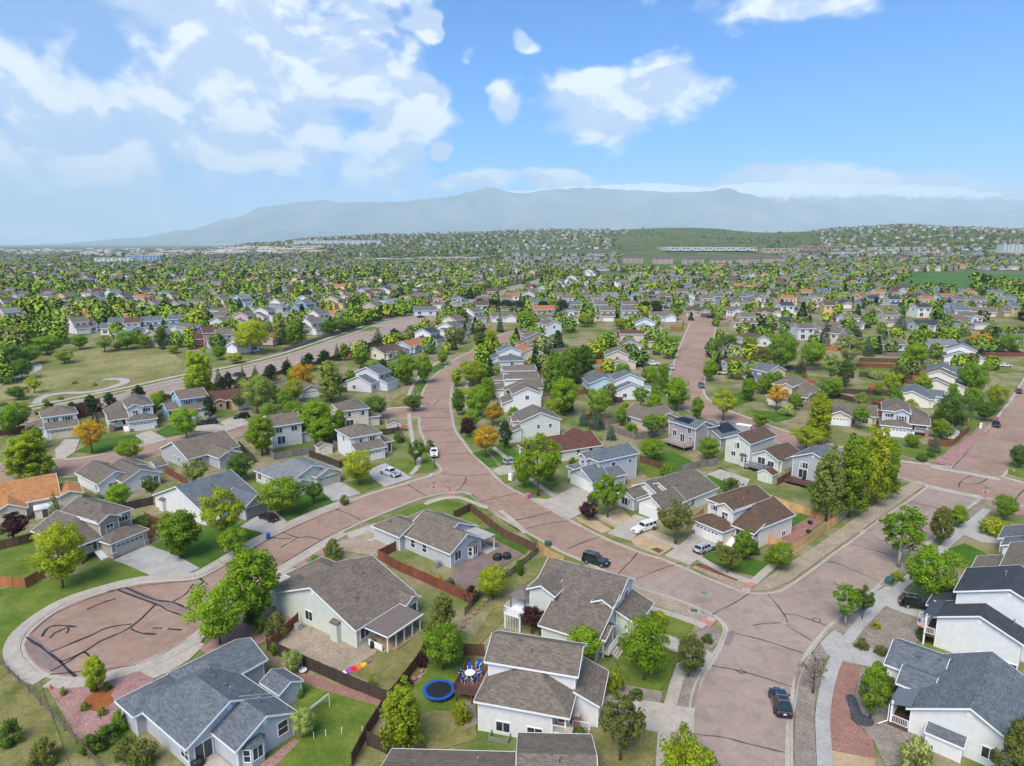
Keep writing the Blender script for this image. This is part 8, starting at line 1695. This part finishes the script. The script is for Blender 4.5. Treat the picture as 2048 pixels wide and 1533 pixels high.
def text_obj(name,body,size,mat,parent,loc,rot):
    cu=bpy.data.curves.new(name,'FONT'); cu.body=body; cu.size=size; cu.align_x='CENTER'; cu.align_y='CENTER'; cu.extrude=.004
    t=bpy.data.objects.new(name,cu); me=bpy.data.meshes.new_from_object(t); bpy.data.objects.remove(t); me.materials.clear(); me.materials.append(M(mat)); x=bpy.data.objects.new(name,me); link(x,parent); x.location=loc; x.rotation_euler=rot; return x
def stop_sign(px,yb,yt,yaw,label):
    p=W(px,yb); h=hgt(px,yb,yt); o=empty('stop_sign',p,D2(yaw),label,'sign'); b=MB(); b.bar((0,.04,0),(0,.04,h),.07); b.build('post',M('grey_metal'),o,fix=False)
    oc=lambda r,y:[(r*math.cos(math.pi/8+k*math.pi/4),y,h-.55+r*math.sin(math.pi/8+k*math.pi/4)) for k in range(8)]
    b=MB(); b.poly(oc(.46,-.015)); b.poly(oc(.46,.005)[::-1]); b.build('sign_border',M('white'),o,fix=False); b=MB(); b.poly(oc(.42,-.020)); b.build('sign_face',M('red'),o,fix=False)
    text_obj('lettering','STOP',.34,'white',o,(0,-.026,h-.55),(math.pi/2,0,0))
    b=MB(); b.box(-.55,-.01,h+.02,.55,.01,h+.24); b.box(-.01,-.5,h+.26,.01,.5,h+.46); b.build('street_name_blade',M('green_box'),o,fix=False)
stop_sign(868,998,968,0,'red stop sign with green street-name blades at the corner pavement'); stop_sign(1967,1009,978,-20,'red stop sign at the far junction')
p=W(1405.6,1230); h=hgt(1405.6,1230,1187); o=empty('street_sign',p,D2(-20),'green street-name sign on a post at the near corner','sign'); b=MB(); b.bar((0,0,0),(0,0,h),.08); b.build('post',M('grey_metal'),o,fix=False)
for i,(a,bq) in enumerate(((( -.45,-.01),(.45,.01)),((-.01,-.45),(.01,.45)))): b=MB(); b.box(a[0],a[1],h-.05+i*.22,bq[0],bq[1],h+.15+i*.22); b.build('name_blade',M('green_box'),o,fix=False)
flat('sign_green',(.02,.28,.20),.5); 
for ch in bpy.data.objects:
    if ch.name.startswith(('name_blade','street_name_blade')): ch.data.materials.clear(); ch.data.materials.append(M('sign_green'))
def wheelie(px,py,mat,label,yaw=0):
    o=empty('wheeled_bin',W(px,py)+Vector((0,0,.03)),D2(yaw),label,'bin'); b=MB(); b.hexa([(-.26,-.28,.08),(.26,-.28,.08),(.26,.28,.08),(-.26,.28,.08),(-.33,-.38,1.0),(.33,-.38,1.0),(.33,.36,1.0),(-.33,.36,1.0)]); b.build('bin_body',M(mat),o,fix=False)
    b=MB(); b.hexa([(-.36,-.42,1.0),(.36,-.42,1.0),(.36,.40,1.0),(-.36,.40,1.0),(-.33,-.38,1.07),(.33,-.38,1.07),(.33,.36,1.12),(-.33,.36,1.12)]); b.build('lid',M(mat),o,fix=False); b=MB(); b.bar((-.28,.44,1.02),(.28,.44,1.02),.05); b.build('handle',M(mat),o,fix=False)
    for sg in(-1,1): w_=MB(); w_.tube([(sg*.28,.30,.13),(sg*.36,.30,.13)],.13,10); w_.build('wheel',M('black'),o)
wheelie(537,1079,'blue','blue wheeled bin at the kerb of the cul-de-sac street',30); wheelie(1056,998,'pink','bright pink wheeled bin by the wide driveway',-40); wheelie(1994,842,'pink','pink wheeled bin on the far right street',40); wheelie(2013,808,'grey_metal','grey-blue wheeled bin near the red car',40); wheelie(923,868,'black','dark wheeled bin beside the purple street tree',-60); wheelie(1428,930,'blue','blue wheeled bin at the patio fence',0)
def box_thing(name,label,cat,px,py,w,d,h,mat,yaw=0,lid=None):
    o=empty(name,W(px,py)+Vector((0,0,.1)),D2(yaw),label,cat); b=MB(); b.hexa([(-w/2,-d/2,0),(w/2,-d/2,0),(w/2,d/2,0),(-w/2,d/2,0),(-w*.47,-d*.45,h),(w*.47,-d*.45,h),(w*.47,d*.45,h),(-w*.47,d*.45,h)]); b.build('housing',M(mat),o,fix=False); b=MB(); b.hexa([(-w*.52,-d*.52,h),(w*.52,-d*.52,h),(w*.52,d*.52,h),(-w*.52,d*.52,h),(-w*.42,-d*.40,h+.1),(w*.42,-d*.40,h+.1),(w*.42,d*.40,h+.1),(-w*.42,d*.40,h+.1)]); b.build('lid',M(lid or mat),o,fix=False); b=MB(); b.box(-w*.3,-d*.52,h*.2,w*.3,-d*.49,h*.85); b.build('access_door',M(mat),o,fix=False); return o
box_thing('utility_box','green utility box by the tall pale-trunked cottonwood','utility box',1778,1168,1.3,1.0,.85,'green_box',40); box_thing('utility_box','green utility box beside the new honey-coloured fence','utility box',1096,1092,1.1,.8,.7,'green_box',-35); box_thing('utility_box','small grey-green utility box on the lawn by the kerb','utility box',453,1104,.8,.7,.55,'concrete_grey',30); box_thing('utility_box','flat grey utility lid box on the river-rock strip','utility box',1388,1224,.9,.6,.12,'green_box',-20)
box_thing('mailbox_cluster','white mailbox cluster by the winding street','mailbox',1021,962,.9,.5,1.5,'white',-40); box_thing('mailbox_cluster','white mailbox cluster on the far right street','mailbox',1961,858,.9,.5,1.5,'white',40)
box_thing('air_conditioner','grey air-conditioning unit beside the pale green house','air conditioner',597,1260,.85,.85,.8,'concrete_grey',-34,'grey_metal'); box_thing('air_conditioner','dark air-conditioning unit beside the grey ranch house','air conditioner',875,1134,.85,.85,.85,'grey_metal',-40)
for px,py,lab in ((919,836,'yellow fire hydrant on the right of the winding street'),(2027,945,'yellow fire hydrant at the far junction')):
    o=empty('fire_hydrant',W(px,py),0,lab,'hydrant'); b=MB(); b.tube([(0,0,0),(0,0,.1),(0,0,.11),(0,0,.6),(0,0,.75)],[.2,.2,.13,.13,.04],10); b.build('barrel',M('yellow'),o)
    for sg in(-1,1): b=MB(); b.tube([(0,0,.45),(sg*.2,0,.45)],.07,8); b.build('outlet',M('yellow'),o)
# ---------------------------------------------------------------- garden things
def disc(b,r,z0,z1,n=28,r0=0.,mi=0):
    for i in range(n):
        a0,a1=2*math.pi*i/n,2*math.pi*(i+1)/n; c0,s0,c1,s1=math.cos(a0),math.sin(a0),math.cos(a1),math.sin(a1)
        b.poly([(r0*c0,r0*s0,z1),(r*c0,r*s0,z1),(r*c1,r*s1,z1),(r0*c1,r0*s1,z1)] if r0 else [(0,0,z1),(r*c0,r*s0,z1),(r*c1,r*s1,z1)]); b.poly([(r*c0,r*s0,z0),(r*c1,r*s1,z0),(r*c1,r*s1,z1),(r*c0,r*s0,z1)])
o=empty('trampoline',W(878,1391),0,'round trampoline with blue pad and black mat','trampoline'); b=MB(); disc(b,1.9,.72,.80,32,1.5); b.build('pad',M('blue'),o); b=MB(); disc(b,1.52,.70,.74,32); b.build('jumping_mat',M('black'),o)
for k in range(6): a=k*math.pi/3; b=MB(); b.tube([(1.75*math.cos(a),1.75*math.sin(a),.75),(1.75*math.cos(a),1.75*math.sin(a),.03)],.03,6); b.build('leg',M('grey_metal'),o)
def chair(p,rz,label,fab='blue',z=0):
    o=empty('garden_chair',p+Vector((0,0,z)),rz,label,'chair',None); b=MB(); b.box(-.25,-.25,.40,.25,.25,.44); b.build('seat',M(fab),o,fix=False); b=MB(); b.hexa([(-.25,.22,.44),(.25,.22,.44),(.25,.26,.44),(-.25,.26,.44),(-.25,.36,1.05),(.25,.36,1.05),(.25,.40,1.05),(-.25,.40,1.05)]); b.build('backrest',M(fab),o,fix=False)
    for sx in(-1,1):
        for sy in(-1,1): b=MB(); b.bar((sx*.25,sy*.24,0),(sx*.25,sy*.24,.62 if sy<0 else .45),.04); b.build('leg',M('white'),o,fix=False)
        b=MB(); b.bar((sx*.27,-.26,.62),(sx*.27,.30,.66),.05,.03); b.build('armrest',M('white'),o,fix=False)
def table(p,label,r=.6,z=0,mat='white'):
    o=empty('garden_table',p+Vector((0,0,z)),0,label,'table'); b=MB(); disc(b,r,.68,.72,20); b.build('table_top',M(mat),o)
    for k in range(4): a=k*math.pi/2+.4; b=MB(); b.bar((math.cos(a)*r*.75,math.sin(a)*r*.75,0),(math.cos(a)*r*.6,math.sin(a)*r*.6,.68),.05); b.build('leg',M(mat),o,fix=False)
c=W(940,1356,1.6); c.z=0; table(c,'round white table on the red deck',.62,1.6)
for k,(an,d,nm_) in enumerate(((20,1.05,'right'),(95,1.1,'upper'),(165,1.05,'left'),(235,1.05,'lower left'),(300,1.05,'lower right'))):
    a=D2(an); chair(c+Vector((math.cos(a)*d,math.sin(a)*d,0)),a-math.pi/2,f'blue chair on the {nm_} side of the white deck table',z=1.6)
c2=W(957,1337,1.6); c2.z=0; chair(c2,-.4,'blue chair alone in the deck corner',z=1.6)
# soccer net
p=W(640,1432); o=empty('soccer_net',p,D2(60),'white soccer practice net on the back lawn','sports net'); N0=[(-1.5,0,0),(-1.5,0,1.9),(1.5,0,1.9),(1.5,0,0)]
for a,bq in zip(N0,N0[1:]): b=MB(); b.tube([a,bq],.04,6); b.build('frame_bar',M('white'),o)
for sg in(-1.5,1.5): b=MB(); b.tube([(sg,0,1.9),(sg,1.6,.02),(sg,0,.02)],.03,6); b.build('back_stay',M('white'),o)
b=MB()
for i in range(21): x=-1.5+3*i/20; b.bar((x,0,1.9),(x,1.6,.03),.022)
for j in range(17): t=j/16; b.bar((-1.5,1.6*t,1.9-1.87*t),(1.5,1.6*t,1.9-1.87*t),.022)
q=b.build('netting',M('net'),o,fix=False); q['kind']='stuff'
# covered patio furniture, grill, fire pit, swing, inflatable
def lump(name,label,cat,px,py,w,d,h,mat,seed,z=0):
    g=random.Random(seed); o=empty(name,W(px,py)+Vector((0,0,.12+z)),g.uniform(0,3),label,cat); b=MB(); n=14; rings=[]
    for t,k in ((0,1.0),(.45,.98),(.8,.9),(1.0,.62)):
        rings.append([(math.cos(2*math.pi*i/n)*w/2*k*(1+.08*math.sin(i*2.3+seed)),math.sin(2*math.pi*i/n)*d/2*k*(1+.08*math.cos(i*1.7+seed)),h*t*(1+.05*math.sin(i*3+seed))) for i in range(n)])
    for A,B_ in zip(rings,rings[1:]):
        for i in range(n): b.poly([A[i],A[(i+1)%n],B_[(i+1)%n],B_[i]])
    b.poly(rings[-1]); b.build('cover',M(mat),o,smooth=False); b=MB()
    for i in range(n): b.bar(rings[0][i],rings[0][(i+1)%n],.04)
    b.build('hem',M(mat),o,fix=False)
lump('covered_table','left black cover over patio furniture behind the grey ranch','furniture cover',995,1120,1.6,1.4,.95,'black',1); lump('covered_table','right black cover over patio furniture behind the grey ranch','furniture cover',1014,1118,1.4,1.3,.95,'black',2); lump('covered_grill','black covered grill by the back porch posts','grill',747,1296,1.0,.7,1.0,'black',3); lump('fire_pit','black fire pit in the red gravel yard','fire pit',1617,1066,1.0,1.0,.45,'black',4); lump('covered_chair','black covered seat in the red gravel yard','furniture cover',1620,1049,1.0,.9,.6,'black',5); lump('covered_grill','black covered grill on the brown round deck','grill',1607,968,.7,.7,1.0,'black',6,.8); lump('covered_table','black round cover at the bottom-left house patio','furniture cover',395,1530,1.5,1.5,.7,'black',7)
for i,(px,py) in enumerate(((1452,962),(1462,968),(1474,966),(1484,972))): lump('patio_seat',['leftmost grey patio seat behind the pale house','second grey patio seat behind the pale house','third grey patio seat behind the pale house','rightmost grey patio seat behind the pale house'][i],'chair',px,py,.9,.9,.8,'grey_metal',10+i)
p=W(606,1346); o=empty('tree_swing',p,0,'white disc swing hanging by the flowering tree','swing'); b=MB(); disc(b,.5,.35,.47,18); b.build('seat',M('white'),o); b=MB(); b.tube([(0,0,.4),(-.25,.3,2.4)],.02,5); b.build('rope',M('white'),o)
p=W(712,1338); o=empty('deflated_kite',p+Vector((0,0,.14)),D2(38),'colourful deflated inflatable lying on the grass','toy')
for i,(mt,w0,w1) in enumerate((('white',.15,.45),('purple',.45,.7),('red',.7,.75),('orange',.75,.6),('yellow',.6,.35),('purple',.35,.05))):
    x=-2.1+i*.7; w0*=.8; w1*=.8; b=MB(); b.hexa([(x,-w0,0),(x+.7,-w1,0),(x+.7,w1,0),(x,w0,0),(x,-w0*.6,.16),(x+.7,-w1*.6,.14),(x+.7,w1*.6,.14),(x,w0*.6,.16)]); b.build('fabric_stripe',M(mt),o,fix=False)
def rock(px,py,s,label,mat='rock_red'):
    g=random.Random(int(px*7+py)); bm=bmesh.new(); bmesh.ops.create_icosphere(bm,subdivisions=2,radius=s)
    for v in bm.verts: v.co*=1+.28*mn.noise(v.co*2.2/s+Vector((px,py,0))); v.co.z*=.6
    me=bpy.data.meshes.new('boulder'); bm.to_mesh(me); bm.free(); me.materials.append(M(mat)); o=inst('boulder',me,None,W(px,py)+Vector((0,0,.12+s*.2)),g.uniform(0,3)); tag(o,label,'rock','red edging rocks on the slope' if 'edging' in label else None)
for i in range(14):
    t=i/13; px=975-t*110 if i<8 else 848-(i-8)*9; py=1200+t*115 if i<8 else 1345+(i-8)*9; rock(px+R.uniform(-4,4),py+R.uniform(-3,3),R.uniform(.2,.4),f"red edging rock, {nm_l[i]} from the top of the curved row on the slope")
rock(400,1284,.4,'pale boulder by the big tree at the cul-de-sac','stone'); rock(128,1386,.45,'pale boulder on the pink gravel bed','stone'); rock(1012,1140,.35,'red rock by the dark fence posts'); rock(1480,1118,.3,'small rock at the lawn edge before the tan house','stone')
# flag
p=W(1850,1250,2.6); o=empty('flag',Vector((p.x,p.y,0)),D2(-40),'striped flag on a pole leaning from the porch','flag'); b=MB(); b.bar((.3,.2,2.2),(-.9,-.2,3.4),.04); b.build('pole',M('white'),o,fix=False)
for k in range(7):
    b=MB(); z=3.3-k*.13; 
    for i in range(6): x=-.85+i*.14; x2=x+.14; f=lambda q:.06*math.sin(q*9); b.poly([(x,-.2+f(x),z-i*.05),(x2,-.2+f(x2),z-(i+1)*.05),(x2,-.2+f(x2),z-.13-(i+1)*.05),(x,-.2+f(x),z-.13-i*.05)])
    b.build('stripe',M('red' if k%2==0 else 'white'),o,fix=False)
b=MB(); b.box(-.86,-.24,2.86,-.5,-.15,3.28); b.build('canton',M('blue'),o,fix=False)
def parasol(px,py,mat,label,r=1.4,h=2.4,closed=False):
    o=empty('parasol',W(px,py),0,label,'parasol'); b=MB(); b.tube([(0,0,0),(0,0,h)],.04,6); b.build('pole',M('white'),o); b=MB(); n=8
    for i in range(n):
        a0,a1=2*math.pi*i/n,2*math.pi*(i+1)/n; rr=r if not closed else .25; zz=h-.45 if not closed else h-1.5
        b.poly([(rr*math.cos(a0),rr*math.sin(a0),zz),(rr*math.cos(a1),rr*math.sin(a1),zz),(0,0,h+.1)])
    b.build('canopy',M(mat),o,fix=False)
parasol(1800,703,'red','red parasol on the back deck in the right estate'); parasol(1182,742,'yellow','folded yellow parasol on a red deck',closed=True,h=3.2); parasol(1063,790,'pink','closed pink parasol behind the roof row',closed=True); parasol(808,862,'red','small red play canopy behind the cream house',1.0,1.6)
def gazebo(px,py,mat,label,s=2.0):
    o=empty('gazebo',W(px,py),D2(20),label,'gazebo')
    for sx in(-1,1):
        for sy in(-1,1): b=MB(); b.bar((sx*s*.9,sy*s*.9,0),(sx*s*.9,sy*s*.9,2.2),.1); b.build('post',M('bark'),o,fix=False)
    b=MB(); c_=[(-s,-s,2.15),(s,-s,2.15),(s,s,2.15),(-s,s,2.15)]; t=[(-s*.35,-s*.35,2.9),(s*.35,-s*.35,2.9),(s*.35,s*.35,2.9),(-s*.35,s*.35,2.9)]
    for i in range(4): b.poly([c_[i],c_[(i+1)%4],t[(i+1)%4],t[i]])
    b.build('canopy',M(mat),o,fix=False); b=MB(); u=[(x,y_,z+.15) for x,y_,z in t]
    for i in range(4): b.poly([u[i],u[(i+1)%4],(0,0,3.35)])
    b.build('canopy_cap',M(mat),o,fix=False)
gazebo(1777,820,'sandy','tan fabric gazebo in the fenced yard'); gazebo(1828,752,'gravel_dark','dark gazebo beside the long red fence'); gazebo(1052,752,'concrete_grey','pale patio tent behind the green-grey roof')
# small stakes on the lawn, post and cone by the cul-de-sac
for i,(px,py) in enumerate(((628,1480),(652,1475),(684,1470),(725,1468))):
    b=MB(); b.bar((0,0,0),(0,0,.9),.05); b.bar((-.06,0,.9),(.06,0,.9),.05); o=b.build('garden_stake',M('white'),fix=False); o.location=W(px,py); tag(o,['leftmost white stake on the back lawn','second white stake on the back lawn','third white stake on the back lawn','white stake nearest the brown fence'][i],'stake','white lawn stakes')
o=empty('marker_post',W(102,1380),0,'small orange marker beside the cul-de-sac pavement','marker'); b=MB(); b.tube([(0,0,.05),(0,0,.5),(0,0,.8)],[.2,.14,.05],10); b.build('cone',M('orange'),o); b=MB(); b.box(-.25,-.25,0,.25,.25,.05); b.build('base',M('black'),o)
# ---------------------------------------------------------------- large far buildings
def block(px,py,w,d,h,wc,rc,yaw,label,floors=3,bays=12,roof='flat',name='apartment_building'):
    p=W(px,py); o=empty(name,p,D2(yaw),label,'building'); b=MB(); b.box(-w/2,-d/2,-2,w/2,d/2,h); b.build('wall',M('tint'),o,wc,fix=False); b=MB()
    if roof=='flat': b.box(-w/2-.4,-d/2-.4,h,w/2+.4,d/2+.4,h+.5)
    else:
        b.poly([(-w/2-.5,-d/2-.5,h),(w/2+.5,-d/2-.5,h),(w/2-d*.4,0,h+d*.24),(-w/2+d*.4,0,h+d*.24)]); b.poly([(w/2+.5,d/2+.5,h),(-w/2-.5,d/2+.5,h),(-w/2+d*.4,0,h+d*.24),(w/2-d*.4,0,h+d*.24)]); b.poly([(-w/2-.5,d/2+.5,h),(-w/2-.5,-d/2-.5,h),(-w/2+d*.4,0,h+d*.24)]); b.poly([(w/2+.5,-d/2-.5,h),(w/2+.5,d/2+.5,h),(w/2-d*.4,0,h+d*.24)])
    b.build('roof',M('tint'),o,rc,fix=False); b=MB(); fh=h/floors
    for f in range(floors):
        for i in range(bays): x=-w/2+w*(i+.5)/bays; b.box(x-w/bays*.28,-d/2-.06,f*fh+fh*.3,x+w/bays*.28,-d/2,f*fh+fh*.8)
    q=b.build('windows',M('glass'),o,fix=False); q['kind']='stuff'
    if bays>8:
        b=MB()
        for i in range(0,bays,3): x=-w/2+w*(i+.5)/bays; b.box(x-w/bays*.45,-d/2-1.2,0,x+w/bays*.45,-d/2-.02,h*.96)
        q=b.build('bay_stack',M('tint'),o,sc3(wc,.8),fix=False); q['kind']='stuff'
    return o
DB=(.03,.12,.30)
block(232,531,60,16,12,(.74,.75,.76),(.5,.5,.5),8,'white and blue apartment block, left of its pair',4,14); block(290,526,62,16,14,(.30,.42,.58),(.6,.6,.6),8,'white and blue apartment block, right of its pair',4,14)
for i,(x,w) in enumerate(((620,90),(680,90),(735,80))): block(x,490,w,18,13,(.62,.64,.66),(.4,.4,.42),4,['left','middle','right'][i]+' of three long white apartment blocks on the ridge',4,16)
block(442,494,60,30,20,(.30,.17,.13),(.2,.15,.13),0,'brown-red tower block far on the left ridge',6,8); block(770,524,110,30,6,(.62,.55,.42),(.55,.5,.42),0,'long low school with tan walls',1,20,name='school_building'); block(900,520,120,20,5,(.60,.50,.36),(.50,.46,.42),2,'long low tan retail building left of the townhouses',1,20,name='retail_building')
for i,x in enumerate((1265,1325,1385,1440,1495,1545)): block(x,531-abs(i-3)*1.5,34,16,9.5,(.52,.40,.30),(.115,.09,.075),(-1)**i*6,['first','second','third','fourth','fifth','sixth'][i]+' from left of the brown-roofed tan apartment blocks',3,10,'hip')
block(1410,500,210,120,5,(.55,.56,.54),(.60,.63,.62),0,'wide pale-roofed storage sheds below the green hill',1,24,name='storage_building'); block(1560,505,90,30,9,(.50,.37,.26),(.40,.33,.27),-3,'tan shopping building right of the storage sheds',1,14,name='retail_building'); block(1640,500,110,30,8,(.40,.22,.18),(.40,.36,.33),0,'reddish shopping row on the right',1,16,name='retail_building'); block(1790,500,110,24,6,(.55,.50,.42),(.10,.20,.17),0,'long tan hall with green roof',1,14,name='retail_building'); block(2035,508,70,22,18,(.60,.60,.60),(.66,.65,.62),-4,'grey hotel block with pale cornice at the right edge',5,14); block(1850,512,60,24,7,(.50,.42,.36),(.5,.46,.4),0,'low shop building before the green-roofed hall',1,10,name='retail_building'); block(1690,512,70,22,6,(.52,.5,.48),(.62,.62,.62),3,'flat white-roofed shop by the car parks',1,10,name='retail_building')
V=[];Fc=[];CL=[]
for _ in range(170):
    p=W(R.uniform(-20,640),R.uniform(497,513)); w_,d_,h_=R.uniform(20,80),R.uniform(15,40),R.uniform(4,9); n=len(V)
    V+=[(p.x+sx*w_/2,p.y+sy*d_/2,p.z+z) for z in(0,h_) for sx,sy in((-1,-1),(1,-1),(1,1),(-1,1))]; Fc+=[tuple(n+i for i in q) for q in((4,5,6,7),(0,1,5,4),(1,2,6,5),(2,3,7,6),(3,0,4,7))]; c=R.choice(((.6,.6,.58),(.5,.42,.33),(.35,.25,.2),(.45,.46,.48),(.62,.55,.45))); CL+=[(.62,.62,.61)]+[c]*4
me=bpy.data.meshes.new('far_warehouses'); me.from_pydata(V,[],Fc); me.materials.append(M('far_wall')); at=me.attributes.new('col','FLOAT_COLOR','FACE'); at.data.foreach_set('color',[x for c in CL for x in(*c,1)]); tag(link(bpy.data.objects.new('far_warehouses',me)),'scatter of flat pale warehouses on the hazy plain at far left',kind='stuff')
